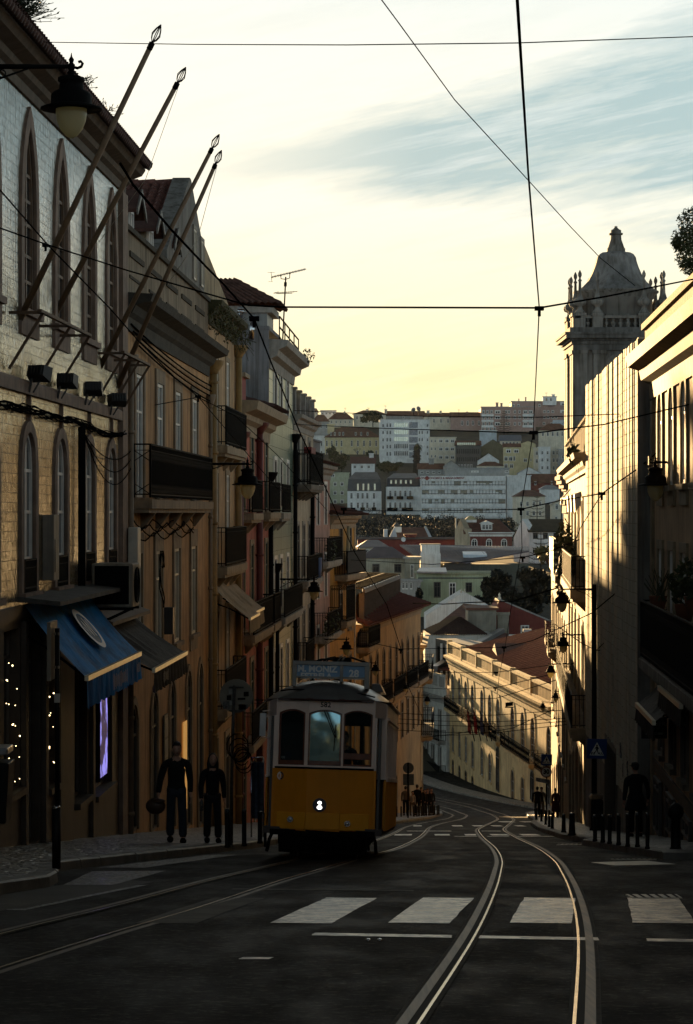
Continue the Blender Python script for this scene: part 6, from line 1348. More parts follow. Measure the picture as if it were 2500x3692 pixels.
# ---- vegetation on the hill
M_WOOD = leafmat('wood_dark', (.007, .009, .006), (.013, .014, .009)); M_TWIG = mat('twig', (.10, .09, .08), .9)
def leafy(lab, px, py, D, rx, ry, n, size, name='tree', mats=None, trunk=True, group=None):
    s = D/F; c = W(px, py, D); t_ = thing(name, lab, 'tree', c-Vector((0, 0, ry*s)), group); g = random.Random(int(px+py))
    if trunk: b = MB(); b.tube([c-Vector((0, 0, ry*s*1.5)), c], [.05*rx*s, .03*rx*s], 6, 0); b.build('trunk', [M_BARK], t_)
    b = MB()
    for k in range(20):
        a = g.uniform(0, 6.28); q = g.uniform(.1, .85); e = g.uniform(-1.1, .8)*(1.15-q*.5); r_ = g.uniform(.2, .42)
        b.leaves(c+Vector((math.cos(a)*q*rx*s, math.sin(a)*q*rx*s*.6, e*ry*s*.75)), (rx*s*r_, rx*s*r_, ry*s*r_), n//14, size, 0, k+int(px), shell=.2)
    b.build('crown', mats or [M_LEAF_D], t_); return t_
leafy('round dark tree breaking the skyline behind the broad house', 1345, 1500, 1180, 42, 26, 1500, .8)
leafy('dark bushy tree at the left below the ochre mansion', 1232, 1658, 1030, 38, 30, 1300, .7); leafy('palm like tuft tree left of the ochre mansion', 1200, 1632, 1060, 20, 26, 700, .7)
leafy('shrubby tree right of the chalet', 1400, 1680, 960, 55, 18, 1300, .7); leafy('small garden tree before the ochre mansion', 1337, 1634, 1050, 16, 12, 400, .6)
def bare(lab, px, yb, yt, D, spread, seed, name='bare_tree'):
    g = random.Random(seed); s = D/F; b = MB(); base = W(px, yb, D)
    def grow(p, d, L, r_, k):
        q = p+d*L; b.tube([p, q], [r_, r_*.65], 4, 0, False)
        if k:
            for _ in range(3 if k > 1 else 4):
                e = (d+Vector((g.uniform(-1, 1), g.uniform(-.6, .6), g.uniform(-.2, .6)))*spread).normalized(); grow(q, e, L*g.uniform(.6, .8), r_*.6, k-1)
    H_ = (yb-yt)*s; grow(base, Vector((0, 0, 1)), H_*.33, H_*.022, 4)
    return tag(b.build(name, [M_TWIG]), lab, 'tree', 'bare winter trees')
bare('leafless tree in front of the ochre mansion', 1290, 1655, 1610, 1040, .8, 1); bare('bare twiggy tree before the white mansard house', 1325, 1890, 1828, 860, .7, 2); bare('second bare tree between the two white houses', 1375, 1895, 1832, 850, .7, 3)
bare('bare tree in front of the office block end', 1800, 1880, 1845, 700, .9, 4); bare('bare tree right of the brick house', 1835, 1900, 1858, 600, .8, 5); bare('bare tree against the green cream house', 1785, 2150, 2065, 345, .7, 6)
# palm
t_ = thing('palm_tree', 'tall shaggy palm with sunlit fronds before the white flats', 'tree', W(1500, 1700, 985)); s = 985/F
b = MB(); p, q = W(1497, 1705, 985), W(1507, 1605, 985); b.tube([p, p.lerp(q, .5), p.lerp(q, .8), q], [.9, 1.1, 1.3, .7], 9, 0); b.leaves(p.lerp(q, .6), (1.5, 1.5, 4.8), 400, .6, 0, 5); b.build('trunk', [M_BARK], t_)
b = MB(); c = W(1508, 1604, 985); g = random.Random(9)
for k in range(38):
    a = g.uniform(0, 6.28); el = g.uniform(-.7, 1.2); d = Vector((math.cos(a)*math.cos(el), math.sin(a)*math.cos(el), math.sin(el))); pts = [c+d*(2.0*i/4)+Vector((0, 0, -.16*i*i*.5)) for i in range(5)]
    for u, v in zip(pts, pts[1:]):
        w_ = d.cross(Vector((0, 0, 1))).normalized()*.2; b.quad(u-w_, u+w_, v+w_*.7, v-w_*.7, 0)
b.build('crown', [M_LEAF], t_)
def araucaria(lab, px, yt, yb, D, hw0, tiers, seed, y0=None):
    s = D/F; g = random.Random(seed); t_ = thing('araucaria', lab, 'tree', W(px, yb, D), 'araucaria trees in the valley'); top = W(px, yt, D); bot = W(px, yb, D)
    b = MB(); b.tube([bot, top], [(yb-yt)*s*.018, .05], 7, 0); b.build('trunk', [M_BARK], t_)
    b = MB(); sz = hw0*s*.07
    for k in range(tiers):
        f = (k+.6)/tiers; z = top.lerp(bot, f*.92); R_ = hw0*s*min(1, .12+f*1.05)*(1 if f < .8 else .85)
        for j in range(9):
            a = 6.283*j/9+k*.5+g.uniform(-.15, .15); d = Vector((math.cos(a), math.sin(a), 0)); L = R_*g.uniform(.8, 1.05); tip = z+d*L+Vector((0, 0, L*.14)); mid = z+d*L*.6-Vector((0, 0, L*.03))
            b.tube([z, mid, tip], [sz*.35, sz*.22, sz*.08], 4, 1, False); n_ = max(7, int(L/sz*.9))
            for i in range(n_):
                u = (i+1)/n_; p = z.lerp(mid, u/.6) if u < .6 else mid.lerp(tip, (u-.6)/.4); e = d.cross(Vector((0, 0, 1)))
                for sd in (-1, 1):
                    w_ = sz*(2.6-1.3*u); q = p+e*sd*w_+d*w_*.5+Vector((0, 0, sz*g.uniform(.1, .6))); b.quad(p-d*sz*.3, p+d*sz*.3, q+d*sz*.2, q-d*sz*.2, 0)
    b.build('crown', [M_LEAF_D, M_BARK], t_)
araucaria('araucaria with wide flat tiers in front of the cream villa', 1937, 1785, 1890, 620, 40, 7, 1); araucaria('tall layered araucaria before the white house on the right', 1951, 1915, 2090, 392, 64, 9, 2); araucaria('dense araucaria in front of the pink flats', 1818, 1480, 1575, 1150, 34, 13, 3)
# dark wooded slope between the houses (one mass)
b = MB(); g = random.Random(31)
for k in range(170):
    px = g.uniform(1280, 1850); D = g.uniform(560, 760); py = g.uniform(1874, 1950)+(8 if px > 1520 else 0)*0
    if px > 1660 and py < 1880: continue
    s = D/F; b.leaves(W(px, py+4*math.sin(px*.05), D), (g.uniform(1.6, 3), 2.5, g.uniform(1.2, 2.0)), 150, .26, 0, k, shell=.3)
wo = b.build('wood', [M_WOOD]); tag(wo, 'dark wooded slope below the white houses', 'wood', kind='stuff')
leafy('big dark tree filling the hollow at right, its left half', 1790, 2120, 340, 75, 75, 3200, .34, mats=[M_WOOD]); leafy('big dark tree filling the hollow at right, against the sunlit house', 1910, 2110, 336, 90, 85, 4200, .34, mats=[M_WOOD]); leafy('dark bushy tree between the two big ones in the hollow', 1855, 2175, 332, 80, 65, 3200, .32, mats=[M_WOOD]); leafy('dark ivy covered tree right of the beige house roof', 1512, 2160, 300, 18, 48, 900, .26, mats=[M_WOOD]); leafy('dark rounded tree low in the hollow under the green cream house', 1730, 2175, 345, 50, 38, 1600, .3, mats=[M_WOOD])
# ---- houses in the hollow
M_BT = mat('brick_tile_roof', (.17, .075, .05), .85, mott=.45, msc=1.2, bump=.2); M_PURP = mat('metal_roof', (.15, .12, .13), .45, .35, mott=.3, msc=.6, streak=.3)
def roofq(b, pts, m=0, th=.25):
    P = [W(*p) for p in pts]; b.wedge([p-Vector((0, 0, th)) for p in P], P, m)
def gablewall(b, pts, D, depth, m=0):
    b.wedge([W(px, py, D) for px, py in pts], [W(px, py, D)+Vector((0, depth, 0)) for px, py in pts], m)
# green cream house
D = 355
t_ = farb('green_cream_house', 'pale green house with tall shuttered windows in the hollow', 1508, 1780, 2070, 2240, D, fp('pale_green', (.42, .46, .30)), 'flat', fp('green_parapet', (.34, .36, .24)), 4, depth=9, wins=[([1577], 2098, 2152, 25, 0, M_FRAME_D), ([1632], 2100, 2150, 25, 0, M_FRAME_W), ([1691], 2100, 2133, 24, 0, M_FRAME_D)])
b = MB(); b.box(XP(1508, D), XP(1780, D), D-.12, D+.02, ZP(2086, D), ZP(2082, D), 0); b.build('string_course', [P_DK], t_)
b = MB(); roofq(b, [(1503, 2060, 353), (1612, 2062, 353), (1608, 2046, 358), (1515, 2046, 358)]); b.build('lean_to_roof', [M_ZINC], t_)
# cream house with the peeling wall
D = 372
t_ = farb('peeling_house', 'cream house with peeling plaster, barred windows and a maroon roof', 1308, 1462, 2013, 2110, D, fp('peeling_cream', (.50, .47, .36), mott=.35), 'hip', M_PURP, 40, depth=9, wins=(([1356], 2033, 2062, 26, 0, M_FRAME_D), ([1435], 2033, 2062, 26, 0, M_FRAME_D)))
farb('peeling_house_wing', 'narrow peeling wing with a small balcony and tall window', 1462, 1513, 2015, 2130, 368, fp('peeling_grey', (.40, .38, .30), mott=.45), 'flat', P_G, 1, depth=8, wins=(([1487], 2036, 2082, 12),))
farb('upper_cream_house', 'small upper cream house with a maroon hip roof', 1296, 1396, 1974, 2015, 380, P_C, 'hip', M_PURP, 26, depth=9, wins=(([1325], 1980, 1999, 13),))
farb('low_annexe', 'low annexe with white windows under the peeling wing', 1446, 1518, 2098, 2150, 350, P_G, 'flat', P_G, 1, depth=6, wins=(([1455, 1467, 1483], 2101, 2122, 9),))
# metal roof and chimney block
t_ = thing('metal_roof_house', 'low house under a long purple grey metal roof with a skylight', 'building', W(1670, 2040, 385))
b = MB(); roofq(b, [(1442, 1964, 394), (1680, 2027, 383), (1908, 1985, 390), (1905, 1970, 396)], 0); roofq(b, [(1442, 1964, 394), (1512, 2015, 384), (1680, 2027, 383), (1700, 1966, 395)], 0, .2)
for k in range(40): f = k/39; p = W(1442+463*f, 1964+6*f, 394.5); q = W(1512+396*f, 2016-31*f, 384+6*f); b.bar(p+Vector((0, 0, .05)), q+Vector((0, 0, .08)), .06, .06, 0)
b.build('roof', [M_PURP], t_)
b = MB(); b.box(XP(1520, 390), XP(1900, 390), 386, 394, -16, ZP(2034, 386), 2); b.box(XP(1600, 385), XP(1700, 385), 384, 386, ZP(2062, 384), ZP(2030, 384), 1); b.build('wall', [P_G, M_FRAME_D, fp('olive_wall', (.12, .12, .095))], t_)
b = MB(); roofq(b, [(1671, 1999, 385.2), (1757, 2001, 386.5), (1752, 1988, 389.5), (1668, 1988, 388.5)], 0, .5); b.build('skylight', [mat('skylight_pale', (.55, .62, .68), .3, mott=.1)], t_)
t_ = thing('chimney_block', 'broad white chimney block standing on the metal roof', 'chimney', W(1553, 2045, 382)); D = 381
b = MB(); b.box(XP(1520, D), XP(1586, D), D, D+3, ZP(2048, D), ZP(1964, D), 0); b.box(XP(1517, D), XP(1589, D), D-.15, D+3.1, ZP(2048, D), ZP(1996, D), 0); b.box(XP(1516, D), XP(1590, D), D-.1, D+3.1, ZP(1964, D), ZP(1961, D), 1); b.build('stack', [P_W, P_G], t_)
# brick house with the lit gable
D = 430
t_ = thing('brick_house', 'red brick house with a dormer and a sunlit side gable', 'building', W(1760, 1975, D))
b = MB(); b.box(XP(1683, D), XP(1847, D), D, D+10, ZP(1990, D), ZP(1934, D), 0); b.build('wall', [P_BR], t_)
b = MB()
for y0, y1, o in ((1934, 1929, .1), (1928, 1924, .25), (1923, 1919, .4)): b.box(XP(1683, D)-.1, XP(1847, D)+o, D-o, D+1, ZP(y0, D), ZP(y1, D), 0)
b.build('cornice', [P_W], t_)
b = MB(); roofq(b, [(1672, 1921, D-.3), (1848, 1921, D-.3), (1800, 1873, D+6), (1664, 1873, D+6)]); roofq(b, [(1848, 1921, D-.3), (1848, 1918, D+11), (1800, 1873, D+6.2), (1800, 1873, D+6)]); b.build('roof', [M_BT], t_)
b = MB(); P0 = [(1641, 1990), (1641, 1906), (1646, 1902), (1660, 1872), (1675, 1904), (1683, 1908), (1683, 1990)]
b.wedge([W(px, py, D-.8+ (1683-px)*.17) for px, py in P0], [W(px, py, D-.8+(1683-px)*.17)+Vector((1.0, 1.2, 0)) for px, py in P0], 0); b.build('side_gable', [fp('gable_plaster', (.55, .46, .32), mott=.35)], t_)
me = fwin(22*D/F, 30*D/F, 1)
for px in (1711, 1764, 1818): addwin(t_, (XP(px, D), D, ZP(1972, D)), me)
b = MB(); x0, x1 = XP(1737, D), XP(1776, D); b.box(x0, x1, D+.5, D+4, ZP(1911, D), ZP(1888, D), 0); b.wedge([(x0-.3, D+.3, ZP(1888, D)), (x1+.3, D+.3, ZP(1888, D)), ((x0+x1)/2, D+.3, ZP(1877, D))], [(x0-.3, D+5, ZP(1888, D)), (x1+.3, D+5, ZP(1888, D)), ((x0+x1)/2, D+5, ZP(1877, D))], 0); dm = b.build('dormer', [P_W], t_)
for px in (1745, 1757, 1769): o = addwin(t_, (XP(px, D), D+.48, ZP(1909, D)), fwin(11*D/F, 18*D/F))
b = MB(); b.box(XP(1683, D), XP(1724, D), D+4.5, D+7, ZP(1884, D), ZP(1874, D), 0); b.wedge([(XP(1681, D), D+4.4, ZP(1874, D)), (XP(1726, D), D+4.4, ZP(1874, D)), (XP(1726, D), D+7, ZP(1874, D)), (XP(1681, D), D+7, ZP(1874, D))], [(XP(1698, D), D+5.5, ZP(1860, D)), (XP(1709, D), D+5.5, ZP(1860, D)), (XP(1709, D), D+6, ZP(1860, D)), (XP(1698, D), D+6, ZP(1860, D))], 1); b.build('roof_lantern', [P_W, mat('lantern_glass', (.5, .45, .25), .3)], t_)
b = MB(); b.box(XP(1644, D), XP(1649, D), D+2, D+2.4, ZP(1905, D), ZP(1868, D), 0); b.build('chimney', [P_C], t_)
# white house with mossy roof
D = 445
t_ = thing('mossy_roof_house', 'white house with a mossy dark roof and a sunlit gable end', 'building', W(1960, 2000, D))
b = MB(); b.box(XP(1908, D), XP(2060, D), D, D+9, ZP(2060, D), ZP(1912, D), 0); P0 = [(1852, 2060), (1853, 1938), (1884, 1871), (1909, 1911), (1909, 2060)]; b.wedge([W(px, py, D+(1909-px)*.10) for px, py in P0], [W(px, py, D+(1909-px)*.10)+Vector((1.2, 1.5, 0)) for px, py in P0], 0); b.build('wall', [P_W], t_)
b = MB(); roofq(b, [(1905, 1914, D-.4), (2062, 1914, D-.4), (2062, 1871, D+6), (1884, 1871, D+6)]); b.build('roof', [mat('mossy_tile', (.075, .06, .035), .9, mott=.4, msc=.8, bump=.3)], t_)
for px in (1931, 1967, 2005): addwin(t_, (XP(px, D), D, ZP(1941, D)), fwin(18*D/F, 20*D/F, 0, M_FRAME_D))
for px in (1928, 1970): addwin(t_, (XP(px, D), D, ZP(1995, D)), fwin(18*D/F, 22*D/F))
# twin gable house
D = 480
t_ = thing('twin_gable_house', 'brown roofed house between two white gable walls', 'building', W(1475, 1950, D))
b = MB(); gablewall(b, [(1394, 1955), (1424, 1897), (1437, 1955)], D, 1.0); b.wedge([W(*p) for p in [(1530, 1897, D+8), (1537, 1897, D+8), (1562, 1945, D-.5), (1550, 1945, D-.5)]], [W(*p)-Vector((0, 0, 3)) for p in [(1530, 1897, D+8), (1537, 1897, D+8), (1562, 1945, D-.5), (1550, 1945, D-.5)]], 0); b.box(XP(1384, D), XP(1398, D), D+.2, D+2, ZP(1945, D), ZP(1908, D), 0); b.build('wall', [P_B], t_)
b = MB(); roofq(b, [(1434, 1943, D-.3), (1555, 1943, D-.3), (1532, 1901, D+8), (1424, 1901, D+8)]); b.build('roof', [M_BT], t_)
b = MB(); b.box(XP(1426, D), XP(1450, D), D+4, D+6, ZP(1920, D), ZP(1900, D), 0); b.wedge([(XP(1417, D), D+3.8, ZP(1899, D)), (XP(1450, D), D+3.8, ZP(1899, D)), (XP(1450, D), D+6.5, ZP(1899, D)), (XP(1417, D), D+6.5, ZP(1899, D))], [(XP(1429, D), D+5, ZP(1885, D)), (XP(1436, D), D+5, ZP(1885, D)), (XP(1436, D), D+5.5, ZP(1885, D)), (XP(1429, D), D+5.5, ZP(1885, D))], 1); b.build('roof_lantern', [P_B, P_DK], t_)
farb('maroon_roof_row', 'row of dark maroon roofs under the twin gabled house', 1290, 1640, 1945, 1975, 440, P_RED, 'ridge', M_TILE_D, 8, depth=8, chim=((1482, 1932, 1950, 38),))
t_ = thing('satellite_dish', 'small white satellite dish on the maroon roofs', 'satellite dish', W(1455, 1955, 430)); b = MB(); b.disc(W(1455, 1945, 430), (.4, -1, .2), .42, 16, 0, .06); b.build('reflector', [P_W], t_); b = MB(); b.bar(W(1455, 1947, 430), W(1457, 1958, 430.5), .05, .05, 0); b.build('mount', [M_IRON], t_)
# red gable, white gable, brown roofs near the palace
D = 305
t_ = thing('red_gable_house', 'windowed dark red gable wall behind the palace roof', 'building', W(1890, 2300, D))
b = MB(); gablewall(b, [(1789, 2330), (1789, 2188), (1802, 2164), (1990, 2242), (2010, 2330)], D, 9); b.build('wall', [fp('gable_red', (.20, .045, .035))], t_)
b = MB(); b.wedge([W(1798, 2162, D-.1), W(1806, 2160, D-.1), W(1996, 2240, D-.1), W(1996, 2246, D-.1)], [W(1798, 2162, D+9), W(1806, 2160, D+9), W(1996, 2240, D+9), W(1996, 2246, D+9)], 0); b.build('verge', [P_G], t_)
addwin(t_, (XP(1893, D), D, ZP(2290, D)), fwin(30*D/F, 36*D/F)); b = MB(); b.lathe([(.2, 0), (.25, .3), (.1, .5), (.15, .7), (.03, .95)], W(1801, 2164, D+1), 8, 0); b.build('finial', [P_C], t_)
farb('stained_wall_house', 'stained pale wall with rough tiles left of the red gable', 1690, 1790, 2200, 2310, 298, fp('stained', (.36, .33, .26), mott=.5), 'flat', M_BT, 4, depth=8, chim=((1822, 2222, 2290, 40),))
D = 325
t_ = thing('white_gable_house', 'white gable end with small finials in front of the green house', 'building', W(1640, 2260, D))
b = MB(); gablewall(b, [(1538, 2330), (1538, 2218), (1672, 2134), (1762, 2182), (1762, 2330)], D, 10); b.build('wall', [P_W], t_)
for px in (1664, 1676): b = MB(); b.lathe([(.12, 0), (.16, .2), (.06, .35), (.1, .5), (.02, .6)], W(px, 2138, D+.5), 8, 0); b.build('finial', [P_C], t_)
b = MB(); roofq(b, [(1545, 2275, 308), (1700, 2262, 305), (1740, 2182, 318), (1672, 2176, 320)]); b.build('roof', [M_BT], t_)
D = 290
t_ = thing('white_wall_house', 'big plain white wall under a dark brown tiled hip roof', 'building', W(1650, 2500, D))
b = MB(); b.box(XP(1533, D), XP(1775, D), D, D+10, -28, ZP(2288, D), 0); b.build('wall', [fp('plain_white', (.62, .60, .54))], t_)
b = MB(); tiled_plane(b, W(1556, 2290, D-.4), W(1765, 2290, D-.4), W(1662, 2226, D+4.5), W(1655, 2226, D+4.5), .3, .05, 0); tiled_plane(b, W(1528, 2272, D+9), W(1556, 2290, D-.4), W(1655, 2226, D+4.5), W(1640, 2224, D+9), .4, .06, 1); b.build('roof', [mat('dark_brown_tile', (.07, .035, .025), .9, mott=.4, msc=2), mat('ridge_tile', (.20, .13, .07), .6, mott=.4)], t_)
farb('skylight_roof_house', 'tiled roof with a skylight tucked behind the palace ridge', 1815, 2010, 2392, 2480, 236, P_C, 'ridge', M_BT, 60, depth=12)
farb('terrace_block', 'grey terrace block with white coping and chimney cowls right of the red gable', 1868, 2000, 2315, 2360, 262, P_G, 'flat', P_W, 8, depth=10, chim=((1912, 2285, 2312, 24),))
farb('unseen_shade_house', 'unseen low house added round the bend to shade the palace base', 1250-20/280*8717, 1250+3.6/265*8717, 1846+12.6/265*8717, 2750, 265, P_C, 'flat', P_G, 1, depth=35)  # unseen block, added only to shade the palace base and the far road
haze_box()
# ------------------------------------------------------------------ street lamps
def milk():
    m = bpy.data.materials.new('milk_glass'); m.use_nodes = True; nt = m.node_tree; t = NT(nt); b = nt.nodes['Principled BSDF']
    b.inputs['Base Color'].default_value = (.62, .56, .36, 1); b.inputs['Roughness'].default_value = .25
    tr = t.n('ShaderNodeBsdfTranslucent', i_Color=(.85, .76, .48, 1)); mx = t.n('ShaderNodeMixShader', i_0=.6); t.link(b.outputs[0], mx.inputs[1]); t.link(tr.outputs[0], mx.inputs[2]); t.link(mx.outputs[0], nt.nodes['Material Output'].inputs['Surface']); return m
M_MILK = milk()
def lamp(lab, px, py, D, hatpx, armpx, pole=None):
    """lantern with its hat rim at (px,py); bracket to armpx; pole = foot row of a post at armpx"""
    c = W(px, py, D); r_ = hatpx*D/F/2; t_ = thing('street_lamp', lab, 'street lamp', c, 'old lanterns along the street')
    b = MB(); b.lathe([(k*r_, z*r_) for k, z in ((.5, 0), (1, -.02), (1, .03), (.74, .12), (.66, .14), (.65, .45), (.55, .55), (.40, .62), (.38, .85), (.43, .88), (.43, 1.0), (.25, 1.06), (.1, 1.1), (.14, 1.17), (.07, 1.23), (.11, 1.29), (.12, 1.42), (.06, 1.48), (.09, 1.58), (.03, 1.68), (.01, 1.8))], c, 18, 0); b.build('lamp_hood', [M_IRON], t_)
    b = MB(); b.lathe([(k*r_, z*r_) for k, z in ((.5, 0), (.5, -.15), (.46, -.4), (.36, -.65), (.2, -.85), (.06, -.93))], c, 18, 0); b.build('lamp_globe', [M_MILK], t_)
    b = MB(); s = 1 if armpx > px else -1; z = c.z+1.36*r_; e = Vector((XP(armpx, D), D, z)); L = abs(e.x-c.x)
    b.tube([Vector((c.x, D, z)), e], [.07*r_, .09*r_], 8, 0)
    b.tube([Vector((c.x-s*r_*k, D, z+r_*h)) for k, h in ((0, 0), (.2, -.05), (.32, 0), (.36, .1), (.3, .17), (.22, .14))], .05*r_, 6, 0)
    b.tube([Vector((c.x+s*L*.45, D, z-.03)), Vector((c.x+s*L*.75, D, z-.28*r_-.05)), Vector((e.x, D, z-.62*r_-.12))], .035*r_, 6, 0)
    for k, q in ((.88, .2), (.72, .12)): b.tube([Vector((c.x+s*L*k+math.cos(a*.524)*q*r_, D, z-(q+.1)*r_+math.sin(a*.524)*q*r_)) for a in range(13)], .025*r_, 5, 0)
    b.build('bracket', [M_IRON], t_)
    if pole:
        b = MB(); zt_ = z+.5*r_; zb_ = ZP(pole, D)-.1; b.tube([Vector((e.x, D, zb_)), Vector((e.x, D, zb_+1.1)), Vector((e.x, D, zb_+1.2)), Vector((e.x, D, zt_))], [.13, .12, .075, .06], 10, 0); b.build('post', [M_IRON], t_)
lamp('big black street lamp hanging nearest, in front of the tiled palace', 258, 393, 35, 225, -90); lamp('street lamp hanging in front of the pink and tan houses', 893, 1748, 73, 111, 712)
lamp('street lamp low over the cream house, its globe seen below black balconies', 1133, 2133, 100, 66, 1010); lamp('street lamp in front of the yellow house', 1250, 2340, 108, 52, 1170); lamp('street lamp at the near end of the beige house, above the tram side', 1354, 2418, 120, 41, 1300); lamp('small street lamp before the far balconies of the beige house', 1463, 2483, 160, 27, 1440); lamp('far small street lamp beside the golden palace left end', 1541, 2528, 180, 32, 1490)
lamp('street lamp bracketed from the ochre house at right', 2364, 1750, 50.5, 123, 2520); lamp('street lamp on a tall black post before the white tiles', 2027, 2174, 66, 73, 2143, 3000)
lamp('street lamp under the post lamp, second from the top on the right', 2031, 2328, 84, 58, 2110); lamp('third street lamp down the right side, over the red roof', 1986, 2424, 96, 45, 2070); lamp('fourth street lamp down the right side', 2004, 2516, 112, 34, 2045); lamp('lowest street lamp on the right, in front of the golden palace', 1958, 2551, 124, 29, 2010)
# ------------------------------------------------------------------ wires over the street
def wire(lab, pts, r=.014, sag=0, nodes=()):
    P = [W(*p) for p in pts]; out = []
    if sag and len(P) == 2: out = droop(P[0], P[1], sag)
    else: out = P
    b = MB(); b.tube(out, r, 6, 0)
    for (px, py, D, q) in nodes:
        c = W(px, py, D); b.box(c.x-q, c.x+q, c.y-q, c.y+q, c.z-q*.45, c.z+q*.45, 0); b.tube([c+Vector((0, 0, q*.4)), c-Vector((0, 0, q*1.8))], q*.4, 6, 0)
    return tag(b.build('overhead_wire', [M_WIRE]), lab, 'wire', 'overhead wires')
wire('trolley wire dropping down the sky over the right track', [(1862, -60, 10.5), (1872, 100, 12), (1905, 620, 19), (1945, 1110, 30), (1934, 1340, 37), (1923, 1560, 46), (1879, 1834, 62), (1883, 1975, 74), (1850, 2150, 90), (1822, 2330, 104), (1800, 2440, 118), (1788, 2560, 132), (1800, 2640, 150)], [.008]*6+[.012]*7, 0, ((1945, 1112, 30, .055), (1924, 1560, 46, .075), (1879, 1836, 62, .085), (1885, 2010, 74, .08), (1818, 2334, 104, .1), (1789, 2425, 116, .09), (1786, 2480, 124, .09)))
wire('trolley wire descending across the left house fronts over the tram track', [(435, 590, 21), (481, 666, 22), (620, 830, 25), (745, 963, 28), (804, 1022, 30), (917, 1149, 34), (980, 1311, 38), (1084, 1564, 44), (1134, 1668, 48), (1278, 1989, 60), (1395, 2180, 78), (1448, 2345, 95), (1475, 2480, 112), (1530, 2600, 140)], .013, 0, ((917, 1149, 34, .07),))
wire('thin span wire across the whole sky near the top', [(160, 152, 39), (700, 160, 32), (1250, 162, 27), (1860, 155, 25), (2560, 130, 30)], .007)
wire('span wire carrying the node of the right trolley wire', [(-40, 808, 38), (165, 880, 38), (460, 975, 38), (800, 1074, 36), (894, 1100, 35), (1010, 1107, 33), (1945, 1110, 30), (2180, 1070, 33), (2560, 995, 38)], .013, 0, ((165, 885, 38, .05),))
wire('slanting thin wire from the sky top to the church tower', [(1340, -50, 70), (1440, 85, 74), (1640, 360, 85), (1910, 655, 98), (2060, 820, 108), (2165, 930, 118), (2290, 1030, 128)], .02)
wire('wire slanting over the arched windows of the tiled palace to the long balcony', [(-30, 650, 38), (175, 885, 38), (400, 1115, 44), (505, 1235, 50), (640, 1370, 56), (715, 1430, 66), (800, 1530, 72), (1000, 1760, 85), (1080, 1800, 100)], .014, 0, ((715, 1430, 66, .08),))
wire('wire from the long balcony along the pink house', [(560, 1460, 60), (715, 1432, 66), (850, 1500, 70), (1000, 1640, 80), (1180, 1840, 90)], .012)
wire('high wire between the hill flats and the tower', [(1060, 1480, 110), (1500, 1500, 90), (1920, 1505, 70), (2300, 1490, 60), (2520, 1455, 45)], .014); wire('double span wire through the dark node above the office block', [(1060, 1530, 112), (1400, 1545, 80), (1924, 1562, 46), (2180, 1530, 48), (2520, 1450, 46)], .015)
wire('span wire crossing before the white houses of the valley', [(1230, 1840, 134), (1290, 1842, 120), (1600, 1842, 90), (1879, 1836, 62), (2020, 1805, 62), (2170, 1780, 60), (2300, 1690, 56), (2540, 1490, 48)], .016, 0, ((2170, 1780, 60, .09), (1240, 1835, 130, .16)))
wire('rope like wire from the white tiles down to the creeper', [(2170, 1782, 60), (2095, 1900, 70), (2070, 1960, 80)], .014)
wire('span wire crossing in front of the pale green house', [(1250, 2018, 140), (1560, 2035, 100), (1885, 2010, 74), (1990, 1985, 74), (2090, 1945, 76)], .016)
wire('thick sagging wire before the white gable', [(1490, 2175, 150), (1600, 2178, 120), (1700, 2172, 110), (1850, 2168, 100), (2010, 2120, 90)], .028)
wire('span wire from the beige house balcony to the lamp post', [(1340, 2318, 146), (1445, 2340, 110), (1818, 2334, 104), (1920, 2310, 90), (2135, 2210, 68), (2320, 2055, 58)], .016, 0, ((1445, 2342, 108, .1),))
for k, (y0, y1, y2) in enumerate(((2425, 2424, 2390), (2484, 2480, 2416), (2520, 2518, 2440), (2580, 2578, 2560), (2600, 2602, 2590), (2616, 2620, 2600), (2640, 2642, 2612))):
    wire(('upper', 'second', 'third', 'fourth', 'fifth', 'sixth', 'lowest')[k]+' thin wire strung across the golden palace front', [(1480-10*k, y0-8, 165), (1600, y0, 140), (1790, y1, 124), (2045, y2, 112)], .018)
wire('pale slack wire low across the golden palace', [(1520, 2660, 180), (1650, 2645, 160), (1700, 2635, 150)], .02); wire('long slack wire carrying a small hanging sign', [(1500, 2655, 190), (1720, 2648, 165), (1850, 2625, 150), (1990, 2560, 125)], .02)
wire('wire from the lamp post to the right wall', [(2150, 2345, 68), (2240, 2260, 66), (2330, 2060, 60)], .012); wire('looping wire from lamp post towards the house at right', [(2000, 2250, 80), (2100, 2320, 72), (2150, 2345, 66), (2165, 2345, 66)], .014)
b = MB(); c = W(1837, 2540, 124); b.wedge([c+Vector((-.19, 0, -.11)), c+Vector((.19, 0, -.07)), c+Vector((.19, 0, .13)), c+Vector((-.19, 0, .09))], [p+Vector((0, .12, 0)) for p in (c+Vector((-.19, 0, -.11)), c+Vector((.19, 0, -.07)), c+Vector((.19, 0, .13)), c+Vector((-.19, 0, .09)))], 0); b.box(c.x-.22, c.x+.22, c.y-.02, c.y+.02, c.z-.17, c.z-.11, 0); tag(b.build('wire_box', [M_IRON]), 'black box hanging on the wires before the golden palace', 'box')
